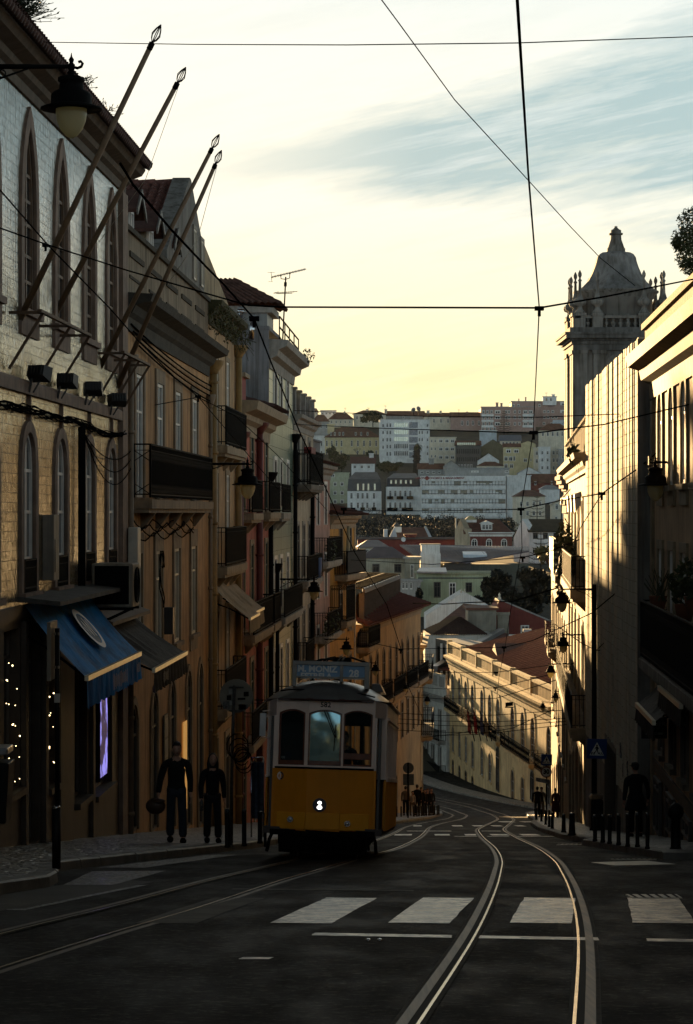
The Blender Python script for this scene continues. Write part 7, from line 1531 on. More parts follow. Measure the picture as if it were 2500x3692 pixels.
# ------------------------------------------------------------------ posts, signs, bins
def foot(py, k=KH):                      # distance of a point standing on the pavement at that row
    a, c = 20., 158.
    for _ in range(50):
        m_ = (a+c)/2
        if -(zr(m_)+k)/m_ > (py-CY)/F: a = m_
        else: c = m_
    return a
M_BOLL = mat('bollard_black', (.006, .006, .006), .5, 0, spec=.15, mott=.3)
def bollard(px, yt, yb, wpx, lab, grp, flare=1.0, D=None):
    D = D or foot(yb); c = W(px, yb, D); c.z = zr(D)+KH; h = max(.3, ZP(yt, D)-c.z); r_ = wpx*D/F/2; t_ = thing('bollard', lab, 'bollard', c, grp)
    b = MB(); b.lathe([(r_*1.25*flare, 0), (r_*1.25*flare, .03), (r_*flare, .05), (r_, h*.9)], c, 12, 0); b.build('shaft', [M_BOLL], t_); b = MB(); b.lathe([(r_*.9, h*.9), (r_*1.02, h*.92), (r_*1.02, h*.97), (r_*.8, h), (r_*.1, h*1.005)], c, 12, 0); b.build('cap', [mat('bollard_top', (.06, .06, .06), .25, .5)], t_)
GB = 'black bollards along the right kerb'
for (px, yt, yb, lab) in ((2146, 2939, 3033, 'bollard on the right kerb directly under the litter bin'), (2174, 2939, 3037, 'second bollard from the litter bin on the right kerb'), (2199, 2937, 3042, 'third bollard from the litter bin on the right kerb'), (2231, 2934, 3046, 'bollard on the right kerb just left of the man in the cap'), (2264, 2933, 3052, "bollard in front of the left leg of the man in the cap"), (2299, 2929, 3054, 'bollard in front of the right leg of the man in the cap'), (2335, 2930, 3061, 'scratched bollard to the right of the man in the cap')): bollard(px, yt, yb, 15, lab, GB)
for (px, yt, yb, w_, lab) in ((2033, 2935, 3002, 13, 'narrow flared bollard at the bend of the right kerb'), (2063, 2931, 3011, 20, 'wide flared bollard nearest the kerb notch on the right'), (1992, 2928, 2988, 11, 'bollard at the near end of the far right row'), (1981, 2921, 2982, 10, 'second bollard in the far right row'), (1968, 2920, 2974, 9, 'third bollard in the far right row'), (1953, 2917, 2962, 8, 'bollard beside the hooded person on the right'), (1935, 2912, 2956, 9, 'far end bollard of the right row, in front of the hooded person')): bollard(px, yt, yb, w_, lab, GB, 1.25 if w_ > 11 else 1)
GL = 'black bollards along the left kerb'
for (px, yt, yb, lab) in ((820, 2917, 3055, 'bollard nearest the walking woman on the left kerb'), (881, 2918, 3050, 'middle bollard between the woman and the tram'), (938, 2925, 3040, 'bollard close to the tram front corner'), (957, 2930, 3052, 'slim bollard half hidden by the tram corner')): bollard(px, yt, yb, 17 if px < 950 else 11, lab, GL)
for k, px in enumerate((1421, 1431, 1447, 1493, 1504, 1511, 1521, 1530, 1538, 1547, 1555, 1563, 1568, 1577, 1583)):
    bollard(px, 2908-k*.4, 2952-k*.9, 5.5, ('bollard far down the left pavement, among the group of people' if 2 < k < 11 else 'bollard far down the left pavement behind the tram' if k < 3 else 'bollard at the far corner end of the left pavement'), GL, D=138+k*1.6)
# right: fire hydrant post near the barber shop
t_ = thing('post_bollard', 'thick dark post with a hydrant like head at the right end of the pavement', 'post', W(2437, 3070, 40.5)); D = 40.6; c = W(2437, 3070, D); c.z = zr(D)+KH
b = MB(); b.lathe([(.11, 0), (.085, .04), (.075, .5), (.12, .55), (.14, .62), (.12, .7), (.06, .76), (.03, .78)], c, 12, 0); b.build('shaft', [M_BOLL], t_)
# litter bin on the lamp post
D = 65; t_ = thing('litter_bin', 'black litter bin with a shiny hood beside the lamp post', 'litter bin', (XP(2160, D), D, zr(D)+KH))
x0, x1 = XP(2128, D), XP(2172, D); b = MB(); b.box(x0, x1, D-.3, D+.25, ZP(2990, D), ZP(2880, D), 0); b.build('body', [M_BOLL], t_, .03); b = MB(); b.wedge([(x0-.02, D-.32, ZP(2876, D)), (x1, D-.32, ZP(2876, D)), (x1, D+.26, ZP(2876, D)), (x0-.02, D+.26, ZP(2876, D))], [(x0+.05, D-.15, ZP(2862, D)), (x1, D-.15, ZP(2862, D)), (x1, D+.2, ZP(2862, D)), (x0+.05, D+.2, ZP(2862, D))], 0); b.build('hood', [mat('bin_hood', (.10, .10, .10), .2, .6)], t_); b = MB(); b.box(x0+.1, x0+.18, D-.1, D+.1, zr(D)+KH-.02, ZP(2990, D), 0); b.build('leg', [M_BOLL], t_)
# bin at the left edge
D = 34; t_ = thing('waste_container', 'black waste container with a steel lid at the left picture edge', 'waste container', (XP(-10, D), D, zr(D)+KH)); x1 = XP(44, D)
b = MB(); b.wedge([(x1-.62, D-.3, ZP(2960, D)), (x1-.05, D-.3, ZP(2960, D)), (x1-.05, D+.3, ZP(2960, D)), (x1-.62, D+.3, ZP(2960, D))], [(x1-.6, D-.32, ZP(2744, D)), (x1, D-.32, ZP(2744, D)), (x1, D+.32, ZP(2744, D)), (x1-.6, D+.32, ZP(2744, D))], 0); b.build('body', [M_BOLL], t_, .02); b = MB(); b.box(x1-.6, x1-.02, D-.3, D+.3, ZP(2716, D), ZP(2690, D), 0); b.build('lid', [mat('bin_steel', (.3, .3, .3), .3, .8)], t_, .02); b = MB(); b.box(x1-.5, x1-.4, D-.1, D+.1, zr(D)+KH-.02, ZP(2958, D), 0); b.build('leg', [M_BOLL], t_)
# sign post seen edge on, left
D = foot(3131); x = XP(204, D); z0 = zr(D)+KH
t_ = thing('sign_post', 'dark sign post in front of the shop with its plate seen edge on', 'sign post', (x, D, z0))
b = MB(); b.tube([(x, D, z0), (x, D, ZP(2915, D))], .055, 10, 0); b.tube([(x, D, ZP(2915, D)), (x, D, ZP(2905, D))], [.06, .045], 10, 1); b.tube([(x+.01, D, ZP(2905, D)), (x+.01, D, ZP(2265, D))], .033, 10, 0); b.build('post', [M_BOLL, M_CHROME], t_)
b = MB(); b.box(x-.075, x-.03, D-.35, D+.35, ZP(2448, D), ZP(2240, D), 0); b.box(x-.03, x+.04, D-.03, D+.03, ZP(2290, D), ZP(2280, D), 0); b.box(x-.03, x+.04, D-.03, D+.03, ZP(2410, D), ZP(2400, D), 0); b.build('plate', [mat('sign_edge', (.16, .14, .11), .5, .3)], t_)
b = MB(); b.box(x-.02, x+.05, D-.06, D-.034, ZP(2532, D), ZP(2500, D), 0); b.build('sticker', [mat('sticker_white', (.45, .44, .4), .6)], t_)
# round sign from behind, covered with stickers
D = foot(3046); x = XP(838, D); t_ = thing('round_sign', 'big round road sign seen from behind, dotted with stickers, near the woman', 'sign', (x, D, zr(D)+KH))
b = MB(); b.tube([(x-.02, D, zr(D)+KH), (x, D, ZP(2700, D)), (x+.04, D, ZP(2470, D))], [.035, .032, .03], 10, 0); b.build('post', [mat('sticker_post', (.06, .055, .05), .6, mott=.7, msc=18)], t_)
c = Vector((XP(852, D), D+.05, ZP(2510, D))); b = MB(); b.disc(c, (0, -1, 0), 61*D/F, 36, 0, .012); b.build('disc', [mat('sign_back', (.17, .15, .115), .5, .3, mott=.25)], t_)
b = MB(); b.box(c.x-.13, c.x+.14, D-.01, D+.035, ZP(2478, D)-.015, ZP(2478, D)+.015, 0); b.box(c.x-.13, c.x+.14, D-.01, D+.035, ZP(2563, D)-.012, ZP(2563, D)+.012, 0); b.build('clamp', [M_FLOOD], t_)
g = random.Random(8); b = MB()
for (px, py, w_, h_, m) in ((834, 2494, 9, 9, 0), (826, 2516, 8, 9, 1), (888, 2503, 9, 9, 1), (871, 2520, 14, 4, 1), (874, 2550, 13, 10, 1), (875, 2550, 10, 7, 0), (816, 2543, 12, 14, 2), (888, 2548, 6, 8, 2), (838, 2535, 10, 8, 0)):
    x0, x1 = XP(px-w_, D), XP(px+w_, D); y_ = D+.04-.001*len(b.v); y_ = max(y_, D+.03); b.quad((x0, y_, ZP(py+h_, D)), (x1, y_, ZP(py+h_-1, D)), (x1, y_, ZP(py-h_, D)), (x0, y_, ZP(py-h_+1, D)), m)
b.build('sticker', [mat('sticker_grey', (.26, .25, .22), .6), M_BLACK, mat('sticker_mix', (.12, .11, .1), .6, mott=.8, msc=30)], t_)
b = MB()
for k in range(6): a0 = g.uniform(0, 6); q = g.uniform(.12, .2); b.tube([(x+.1+.05*k*.5+q*math.cos(a0+i*.5), D-.06, ZP(2690, D)-.1*k*.6+q*1.2*math.sin(a0+i*.5)) for i in range(13)], .011, 5, 0)
tag(b.build('cable_coil', [M_WIRE]), 'coils of black cable tied to the round sign post', 'cable coil')
# far signs on the left
D = 128; t_ = thing('road_sign_back', 'grey round sign above a square plate, seen from behind beyond the tram', 'sign', (XP(1472, D), D, zr(D)+KH)); b = MB(); b.tube([(XP(1472, D), D, zr(D)+KH-.3), (XP(1472, D), D, ZP(2750, D))], .04, 8, 0); b.build('post', [M_IRON], t_); b = MB(); b.disc((XP(1473, D), D+.06, ZP(2769, D)), (0, -1, 0), .29, 26, 0, .02); b.build('disc', [mat('sign_back_grey', (.12, .12, .11), .5, .3)], t_); b = MB(); b.box(XP(1454, D), XP(1493, D), D+.05, D+.07, ZP(2831, D), ZP(2791, D), 0); b.build('plate', [mat('sign_back_grey', (.12, .12, .11), .5, .3)], t_)
# blue crossing signs and the 30 limit
M_SBLUE = mat('sign_blue', (.006, .035, .16), .35, mott=.15); M_SWHITE = mat('sign_white', (.62, .62, .58), .4, mott=.12)
def crossing(cx, cz, D, s, t_, tilt=0):
    M_ = Matrix.Translation((cx, D, cz)) @ Matrix.Rotation(tilt, 4, 'Y')
    b = MB(M_); b.box(-s, s, -.012, .012, -s, s, 0); b.build('plate', [M_SBLUE], t_)
    b = MB(M_); b.poly([(-.74*s, -.014, -.68*s), (.74*s, -.014, -.68*s), (0, -.014, .68*s)]); b.build('triangle', [M_SWHITE], t_)
    b = MB(M_); y = -.016; b.disc((.0, y, .34*s), (0, -1, 0), .09*s, 10, 0, .002); q = lambda pts: b.poly([(x*s, y, z*s) for x, z in pts])
    q([(-.09, .24), (.09, .24), (.13, -.02), (.05, -.12), (-.08, -.1)]); q([(-.09, .22), (-.24, .0), (-.19, -.04), (-.05, .12)]); q([(.09, .22), (.22, .02), (.17, -.02), (.05, .12)]); q([(-.08, -.08), (.02, -.1), (-.12, -.36), (-.26, -.5), (-.3, -.42), (-.18, -.3)]); q([(0, -.1), (.09, -.06), (.14, -.32), (.24, -.52), (.15, -.54), (.06, -.34)])
    for x0 in (-.58, -.36, .3, .5): q([(x0, -.6), (x0+.12, -.6), (x0+.16-.2*(x0 > 0), -.34), (x0+.05-.15*(x0 > 0), -.34)])
    b.build('pictogram', [M_BLACK], t_)
D = 65.6; t_ = thing('crossing_sign', 'blue pedestrian crossing sign on the tall lamp post at right', 'sign', (XP(2150, D), D-.1, ZP(2735, D))); crossing(XP(2151, D), ZP(2698, D), D-.12, 35.5*D/F, t_, R(1.5))
D = 106; t_ = thing('speed_sign', 'round 30 speed limit sign below a blue crossing sign at the bend', 'sign', (XP(1970, D), D, zr(D)+KH)); crossing(XP(1971, D), ZP(2739, D), D-.05, 20*D/F, t_, R(1))
b = MB(); b.tube([(XP(1972, D), D, zr(D)+KH), (XP(1971, D), D, ZP(2715, D))], .035, 8, 0); b.build('post', [M_IRON], t_); c = Vector((XP(1970, D), D-.05, ZP(2783, D)))
b = MB(); b.disc(c, (0, -1, 0), 20.5*D/F, 30, 0, .02); b.build('disc', [mat('sign_rim_dark', (.10, .015, .015), .4)], t_); b = MB(); b.disc(c+Vector((0, -.012, 0)), (0, -1, 0), 16*D/F, 30, 0, .004); b.build('disc_face', [M_SWHITE], t_); vs, fs = text_mb('30', .27, depth=.003, bold=.012); b = MB(); b.add([v+c+Vector((0, -.018, .01)) for v in vs], fs, 0); b.build('lettering', [M_BLACK], t_)
b = MB(); b.wedge([(XP(1932, D), D-.06, ZP(2816, D)), (XP(1984, D), D-.06, ZP(2828, D)), (XP(1984, D), D-.06, ZP(2812, D)), (XP(1932, D), D-.06, ZP(2802, D))], [(XP(1932, D), D-.04, ZP(2816, D)), (XP(1984, D), D-.04, ZP(2828, D)), (XP(1984, D), D-.04, ZP(2812, D)), (XP(1932, D), D-.04, ZP(2802, D))], 0); b.build('plate', [mat('plate_scrawl', (.22, .22, .21), .5, mott=.7, msc=9)], t_)
# shop clutter beyond the tram: clothes rail and hanging bag
D = 53; t_ = thing('clothes_rail', 'rack of dark jackets outside a shop, half hidden by the tram', 'clothes rail', (XP(925, D), D, zr(D)+KH)); z0 = zr(D)+KH
b = MB()
for px in (907, 950): b.tube([(XP(px, D), D, z0), (XP(px, D), D, z0+1.75)], .02, 6, 0)
b.tube([(XP(907, D), D, z0+1.75), (XP(950, D), D, z0+1.75)], .02, 6, 0); b.build('frame', [M_CHROME], t_)
for k, px in enumerate((916, 926, 936, 945)):
    b = MB(); x = XP(px, D); b.wedge([(x-.03, D-.28, z0+.45), (x+.03, D-.28, z0+.45), (x+.03, D+.28, z0+.45), (x-.03, D+.28, z0+.45)], [(x-.05, D-.2, z0+1.65), (x+.05, D-.2, z0+1.65), (x+.05, D+.2, z0+1.65), (x-.05, D+.2, z0+1.65)], 0); b.build('jacket', [mat(('denim_dark', 'denim_blue')[k % 2], ((.02, .025, .035), (.05, .065, .09))[k % 2], .9, mott=.5, msc=12)], t_)
# ------------------------------------------------------------------ the tram
TD = 39.0; K = 452.0
MT = Matrix.Translation((-.41, TD, zr(TD)+.012)) @ Matrix.Rotation(-.05, 4, 'Z') @ Matrix.Rotation(R(-6.5), 4, 'X') @ Matrix.Rotation(R(1.4), 4, 'Y')
tx = lambda c: (c-522)/K
tz = lambda c: (2231-c)/K
TR_ = thing('tram', 'old yellow and white tram number 582 on route 28 climbing the hill', 'tram', MT @ Vector((0, 0, 0)))
def carpaint(name, col, rough=.45): return mat(name, col, rough, mott=.12, msc=1.5, coat=0, spec=.15, streak=.15)
M_TY = carpaint('tram_yellow', (.66, .235, .006)); M_TY2 = carpaint('tram_yellow_bright', (.78, .32, .012)); M_TW = carpaint('tram_white', (.88, .70, .60), .4); M_TR = mat('tram_roof', (.13, .128, .12), .38, .2, mott=.3, coat=.2); M_TWOOD = mat('tram_wood', (.15, .045, .022), .4, mott=.4, msc=8, coat=.3); M_TBLK = mat('tram_black', (.004, .004, .004), .8, spec=.06)
def seeglass():
    m = bpy.data.materials.new('tram_clear_glass'); m.use_nodes = True; nt = m.node_tree; t = NT(nt); b = nt.nodes['Principled BSDF']
    b.inputs['Base Color'].default_value = (.02, .03, .03, 1); b.inputs['Roughness'].default_value = .03; tr = t.n('ShaderNodeBsdfTransparent', i_Color=(.75, .85, .85, 1)); mx = t.n('ShaderNodeMixShader', i_0=.72); t.link(b.outputs[0], mx.inputs[1]); t.link(tr.outputs[0], mx.inputs[2]); t.link(mx.outputs[0], nt.nodes['Material Output'].inputs['Surface']); return m
M_TGL = seeglass(); M_TWS = glass('tram_windscreen', (.19, .35, .39), .04, 1.8, .1, .65)
class Panel:
    def __init__(s, a, c):
        d = Vector((c[0]-a[0], c[1]-a[1], 0)); s.L = d.length; d.normalize(); n = Vector((d.y, -d.x, 0)); s.d = d; s.n = n
        s.M = MT @ Matrix(((d.x, n.x, 0, a[0]), (d.y, n.y, 0, a[1]), (0, 0, 1, 0), (0, 0, 0, 1)))
hwF = .805; PL = Panel((-hwF, .10), (-.275, 0)); PC = Panel((-.275, 0), (.275, 0)); PR = Panel((.275, 0), (hwF, .10))
zb, z1, z2, z3, z4 = tz(2030), tz(1578), tz(1552), tz(1132), tz(1070)
b = MB()
for P in (PL, PC, PR):
    b.M = P.M; e0 = 0 if P is not PL else 0
    b.wedge([(0, 0, zb+.02), (P.L, 0, zb), (P.L, -.05, zb), (0, -.05, zb+.02)], [(0, 0, z1), (P.L, 0, z1), (P.L, -.05, z1), (0, -.05, z1)], 0)
b.M = None; b.build('front_panel', [M_TY], TR_)
b = MB()
for P in (PL, PC, PR): b.M = P.M; b.box(0 if P is not PL else .06, P.L if P is not PR else P.L-.06, .002, .028, zb+.03, tz(1895), 0)
b.M = None; b.build('bumper_band', [M_TY2], TR_, .008)
b = MB()
for P in (PL, PC, PR): b.M = P.M; b.box(0, P.L, -.05, .012, z1+.001, z1+.03, 0)
b.M = None; b.build('belt_line', [M_TBLK], TR_)
b = MB(); PW = {}
for P, (u0, u1) in ((PL, (tx(180)+hwF, tx(378)+hwF)), (PC, (.004, .546)), (PR, (.030, .500))):
    o = Op((u0+u1)/2, z2+.002, u1-u0, tz(1143)-z2, 'seg', .06); PW[P] = o
    wall_into(b, P, z1+.031, z4, [o], rd=.06, m=0)
    b.M = P.M; b.box(0, P.L, .001, .022, z1+.031, z2, 0)
b.M = None; b.build('front_upper', [M_TW], TR_)
for P, gm in ((PL, M_TGL), (PC, M_TWS), (PR, M_TGL)):
    o = PW[P]; b = MB(P.M @ Matrix.Translation((o.u, 0, o.z))); fr = .03 if P is not PR else .02
    ring(b, outline(o.w-2*fr, o.h-fr, 'seg', .057), outline(o.w-.004, o.h-.002, 'seg', .06), -.055, -.012, 0); b.box(-o.w/2+.002, o.w/2-.002, -.055, -.012, .002, .075 if P is not PR else .03, 0)
    if P is PR: b.box(-o.w/2+.02, o.w/2-.02, -.06, -.02, tz(1500)-o.z, tz(1455)-o.z, 0)
    f = b.build('window_frame', [M_TWOOD], TR_); ORG[f.name] = ORG[TR_.name]
    b = MB(P.M @ Matrix.Translation((o.u, 0, o.z))); b.poly([(x, -.035, z) for x, z in outline(o.w-fr, o.h-fr*.6, 'seg', .058)]); b.build('pane', [gm], f)
# wipers
b = MB(PC.M); q = lambda cx, cy, w: (tx(cx)+.275, w, tz(cy))
b.bar(q(512, 1150, .03), q(598, 1345, .04), .012, .012, 0); b.bar(q(530, 1150, .03), q(606, 1340, .04), .010, .010, 0); b.bar(q(601, 1250, .03), q(590, 1445, .03), .012, .02, 0); b.bar(q(596, 1335, .045), q(604, 1345, .045), .03, .03, 0); b.build('wiper', [M_TBLK], TR_)
# corners, door recess and long sides
hw = .985; y0, y1 = .80, 6.4
def side(sg):
    Pn = Panel((hw, y0), (hw, y1)) if sg > 0 else Panel((-hw, y1), (-hw, y0)); nwin = 7; ops = []
    for k in range(nwin): ops.append(Op(.42+k*(Pn.L-.84)/(nwin-1), tz(1625), .56, tz(1215)-tz(1625)))
    b = MB(); wall_into(b, Pn, tz(1640), tz(1085), ops, rd=.05, m=0); b.M = Pn.M; b.box(-.0, Pn.L, .0, .035, tz(1655), tz(1628), 0); b.box(0, Pn.L, .0, .04, tz(1200), tz(1180), 0); b.box(-.16 if sg > 0 else Pn.L-.02, .02 if sg > 0 else Pn.L+.16, -.17, -.002, tz(1640), tz(1085), 0); b.M = None; b.build('side_upper', [M_TW], TR_)
    b = MB(Pn.M); b.box(0, Pn.L, -.05, 0, tz(2020), tz(1655), 0); n = 22
    for k in range(n+1): u = k*Pn.L/n; b.box(max(0, u-.012), min(Pn.L, u+.012), .001, .02, tz(2020), tz(1656), 0)
    b.build('side_panel', [M_TY], TR_)
    for o in ops:
        b = MB(Pn.M); b.box(o.u-o.w/2+.002, o.u+o.w/2-.002, -.045, -.03, o.z+.002, o.z+o.h-.002, 0); b.build('side_window', [M_TGL], TR_)
        b = MB(Pn.M); b.box(o.u-.28, o.u+.28, -.055, -.02, o.z+.5, o.z+.54, 0); b.build('sash_bar', [M_TWOOD], TR_)
side(1); side(-1)
for sg in (-1, 1):
    f = lambda x: sg*x; b = MB(MT)
    b.wedge([(f(.80), .11, zb+.05), (f(.80), .26, zb+.05), (f(.845), .26, zb+.05), (f(.845), .11, zb+.05)], [(f(.80), .11, z1), (f(.80), .26, z1), (f(.845), .26, z1), (f(.845), .11, z1)], 0); b.build('corner_post', [M_TY], TR_)
    b = MB(MT); b.wedge([(f(.955), .62, tz(2010)), (f(.955), .79, tz(2010)), (f(.988), .79, tz(2010)), (f(.988), .62, tz(2010))], [(f(.955), .62, tz(1645)), (f(.955), .79, tz(1645)), (f(.988), .79, tz(1645)), (f(.988), .62, tz(1645))], 0); b.build('corner_post', [M_TY], TR_)
    b = MB(MT); b.wedge([(f(.80), .10, tz(1190)), (f(.97), .62, tz(1190)), (f(.97), .84, tz(1190)), (f(.80), .84, tz(1190))], [(f(.80), .10, z4), (f(.97), .62, z4), (f(.97), .84, z4), (f(.80), .84, z4)], 0)
    b.box(min(f(.95), f(.985)), max(f(.95), f(.985)), .60, .8, tz(1640), tz(1190), 0); b.build('platform_side', [M_TW], TR_)
    b = MB(MT); b.wedge([(f(.80), .11, z1), (f(.80), .25, z1), (f(.84), .25, z1), (f(.84), .11, z1)], [(f(.80), .11, tz(1191)), (f(.80), .25, tz(1191)), (f(.84), .25, tz(1191)), (f(.84), .11, tz(1191))], 0); b.build('corner_post', [M_TW], TR_)
    b = MB(MT); b.box(min(sg*.86, sg*.90), max(sg*.86, sg*.90), .28, .62, zb, tz(1195), 0); b.build('door', [mat('tram_door', (.035, .03, .028), .4)], TR_)
b = MB(MT); b.box(-.96, .96, .05, y1+.75, zb-.05, zb+.06, 0); b.box(-.9, .9, y1+.70, y1+.74, zb, tz(1560), 0); b.box(-.9, .9, y1+.70, y1+.74, tz(1180), z4, 0)
for x0, x1 in ((-.9, -.8), (-.32, -.25), (.25, .32), (.8, .9)): b.box(x0, x1, y1+.70, y1+.74, tz(1560), tz(1180), 0)
b.box(-.95, .95, .9, .94, zb, tz(1640), 0); b.box(-.95, -.35, .9, .93, tz(1640), tz(1180), 0); b.box(.86, .95, .9, .93, tz(1640), tz(1180), 0); b.box(-.95, .95, .9, .93, tz(1230), z4, 0); b.build('interior_wall', [mat('tram_interior', (.05, .04, .035), .6)], TR_)
b = MB(MT)
for k in range(5):
    for sg in (-1, 1): b.box(min(sg*.35, sg*.85), max(sg*.35, sg*.85), 1.5+k*.9, 1.58+k*.9, .9, 1.55, 0); b.box(min(sg*.35, sg*.85), max(sg*.35, sg*.85), 1.5+k*.9, 1.95+k*.9, .88, .95, 0)
b.build('bench', [mat('tram_seat', (.06, .03, .02), .6)], TR_)
# roof: domed shell with a rim
b = MB(MT); N, ny = 22, 34; ya, yb_ = -.13, y1+.9; z0 = tz(1066); vs = []; fs = []
for j in range(ny+1):
    t_ = j/ny; y = ya+(yb_-ya)*(.5-.5*math.cos(math.pi*t_)); e = min(y-ya, yb_-y); f1 = min(1, e/1.15); Wd = .78+.25*min(1, e/.75)**.8; Hh = .345*math.sqrt(max(0, 1-(1-f1)**2.2)); Wd = Wd if j not in (0, ny) else .74
    for i in range(N+1):
        x = -1+2*i/N; vs.append((x*Wd, y+ (.16*x*x if y < 1 else 0), z0+Hh*(1-abs(x)**2.5)))
for j in range(ny):
    for i in range(N): fs.append((j*(N+1)+i, j*(N+1)+i+1, (j+1)*(N+1)+i+1, (j+1)*(N+1)+i))
b.add(vs, fs, 0, True); rf = b.build('roof', [M_TR], TR_); ORG[rf.name] = ORG[TR_.name]
b = MB(MT); E = [(-.76, .09, z0), (-.27, -.10, z0), (.27, -.10, z0), (.76, .09, z0), (1.02, .78, z0), (1.02, y1, z0)]; E2 = [(-1.02, y1, z0), (-1.02, .78, z0), (-.76, .09, z0)]
b.tube([Vector(p)+Vector((0, 0, -.01)) for p in E2+E[1:]], .024, 6, 0); b.box(-.78, .78, .0, .8, z0-.03, z0-.005, 0); b.box(-.98, .98, .6, y1+.6, z0-.03, z0-.006, 0); b.build('roof_rim', [mat('rim_maroon', (.06, .016, .012), .4)], TR_)
b = MB(MT)
for (c0, c1, r0, r1) in ((180, 370, 1012, 1003), (392, 640, 1008, 1003), (665, 880, 1015, 1040)): b.tube([(tx(c0+(c1-c0)*i/6), .02-.02*i*0+.03*abs((c0+(c1-c0)*i/6-522)/360)**2*3, tz(r0+(r1-r0)*i/6-8*math.sin(i/6*3.14))+.0) for i in range(7)], .012, 5, 0)
b.build('rain_gutter', [M_TBLK], TR_)
b = MB(MT); b.wedge([(tx(832), 1.0, tz(985)), (tx(930), 1.0, tz(985)), (tx(930), 2.2, tz(985)), (tx(832), 2.2, tz(985))], [(tx(838), 1.05, tz(922)), (tx(900), 1.05, tz(922)), (tx(900), 2.15, tz(922)), (tx(838), 2.15, tz(922))], 0); b.build('roof_vent', [M_TR], TR_, .02)
# destination box
b = MB(MT); xa, xb = tx(258), tx(830); ybx = .30
b.box(xa, xb, ybx, ybx+.3, tz(808), tz(781), 0); b.box(xa, tx(290), ybx+.001, ybx+.3, tz(970), tz(809), 0); b.box(tx(794), xb, ybx+.001, ybx+.3, tz(975), tz(809), 0); b.box(tx(612), tx(634), ybx+.001, ybx+.28, tz(930), tz(809), 0); b.box(tx(290), tx(794), ybx+.001, ybx+.26, tz(905), tz(893), 0); db = b.build('destination_box', [mat('box_grey', (.13, .125, .115), .35, .5, mott=.3)], TR_); ORG[db.name] = ORG[TR_.name]
b = MB(MT); b.box(tx(291), tx(793), ybx+.05, ybx+.2, tz(892), tz(809), 0); b.build('blind', [mat('blind_blue', (.12, .27, .46), .35, mott=.15)], db)
M_BLW = mat('blind_white', (.75, .76, .74), .5)
def lett(txt, cx, cy, size, yy, par, m, bold=.006):
    vs, fs = text_mb(txt, size, depth=.002, bold=bold); b = MB(MT); b.add([v+Vector((tx(cx), yy, tz(cy))) for v in vs], fs, 0); return b.build('lettering', [m], par)
lett('M. MONIZ', 441, 840, .142, ybx+.046, db, M_BLW); lett('ESTRELA', 434, 894, .135, ybx+.046, db, M_BLW); lett('28', 714, 868, .165, ybx+.046, db, M_BLW)
lett('582', 521, 1108, .115, -.004, TR_, M_TBLK, .002)
b = MB(MT)                                   # folded current collector
p = lambda cx, cy, y: (tx(cx), y, tz(cy)); b.wedge([p(505, 770, 2.0), p(650, 770, 2.0), p(650, 770, 2.5), p(505, 770, 2.5)], [p(525, 705, 2.1), p(645, 705, 2.1), p(645, 705, 2.4), p(525, 705, 2.4)], 0)
for a, c in ((p(648, 705, 2.1), p(820, 772, 1.2)), (p(525, 705, 2.1), p(370, 770, 1.2)), (p(600, 700, 2.2), p(590, 790, .9)), (p(570, 700, 2.2), p(560, 790, .9))): b.tube([a, c], .018, 6, 0)
for k in range(4): b.tube([p(370+k*25, 780, 1.2+.2*k), p(430+k*20, 735, 1.6), p(520, 720+6*k, 2.0)], .012, 5, 0)
b.bar(p(345, 778, 1.2), p(822, 778, 1.2), .03, .03, 0); b.build('current_collector', [M_TBLK], TR_)
# lamps and badges on the front
def fdisc(cx, cy, r_, y, m, t_=.03, nm='lamp', par=None): b = MB(MT); b.tube([(tx(cx), y, tz(cy)), (tx(cx), y-t_, tz(cy))], r_/K, 24, 0, True, False); return b.build(nm, [m], par or TR_)
hl = fdisc(500, 1838, 50, -.005, mat('lamp_ring', (.025, .02, .03), .3, .4), .05, 'headlight'); ORG[hl.name] = ORG[TR_.name]
M_LED = emit('headlight_led', (1, .97, .92), 1.4)
b = MB(MT)
for cz, r_ in ((1822, 15), (1856, 19)): b.ball((tx(500), -.056, tz(cz)), r_/K, .012, r_/K*.8, 14, 8, 0)
b.build('led', [M_LED], hl)
for cx, cy in ((287, 1948), (706, 1968)):
    r_ = fdisc(cx, cy, 23, -.0+.03*0, mat('chrome_dark', (.25, .25, .25), .15, 1), .05, 'marker_lamp'); ORG[r_.name] = ORG[TR_.name]
    b = MB(MT); b.ball((tx(cx), -.05, tz(cy)), 15/K, .015, 15/K, 12, 6, 0); b.build('lens', [glass('lens', (.4, .42, .45), .1, 1.5, 0, .6)], r_)
b = MB(PL.M); uc = tx(203)+hwF
for s_, m in ((0, 0), (1, 1)):
    for i in range(10):
        a0, a1 = [math.pi*(.5+(i+k)/10+s_) for k in (0, 1)]; r0, r1 = 17/K, 30/K; cz = tz(1633)
        b.quad((uc+r0*math.cos(a0)*.85, .006, cz+r0*math.sin(a0)), (uc+r1*math.cos(a0)*.85, .006, cz+r1*math.sin(a0)), (uc+r1*math.cos(a1)*.85, .006, cz+r1*math.sin(a1)), (uc+r0*math.cos(a1)*.85, .006, cz+r0*math.sin(a1)), m)
b.quad((uc-.012, .007, tz(1650)), (uc+.012, .007, tz(1650)), (uc+.012, .007, tz(1615)), (uc-.012, .007, tz(1615)), 0); b.build('emblem', [M_TW, mat('emblem_dark', (.06, .03, .02), .5)], TR_)
b = MB(MT); b.box(tx(205), tx(270), .16, .17, tz(1520), tz(1455), 0); cb = b.build('cab_card', [mat('card_dark', (.03, .03, .045), .6)], TR_); lett('08', 216, 1499, .06, .155, TR_, M_BLW, 0)
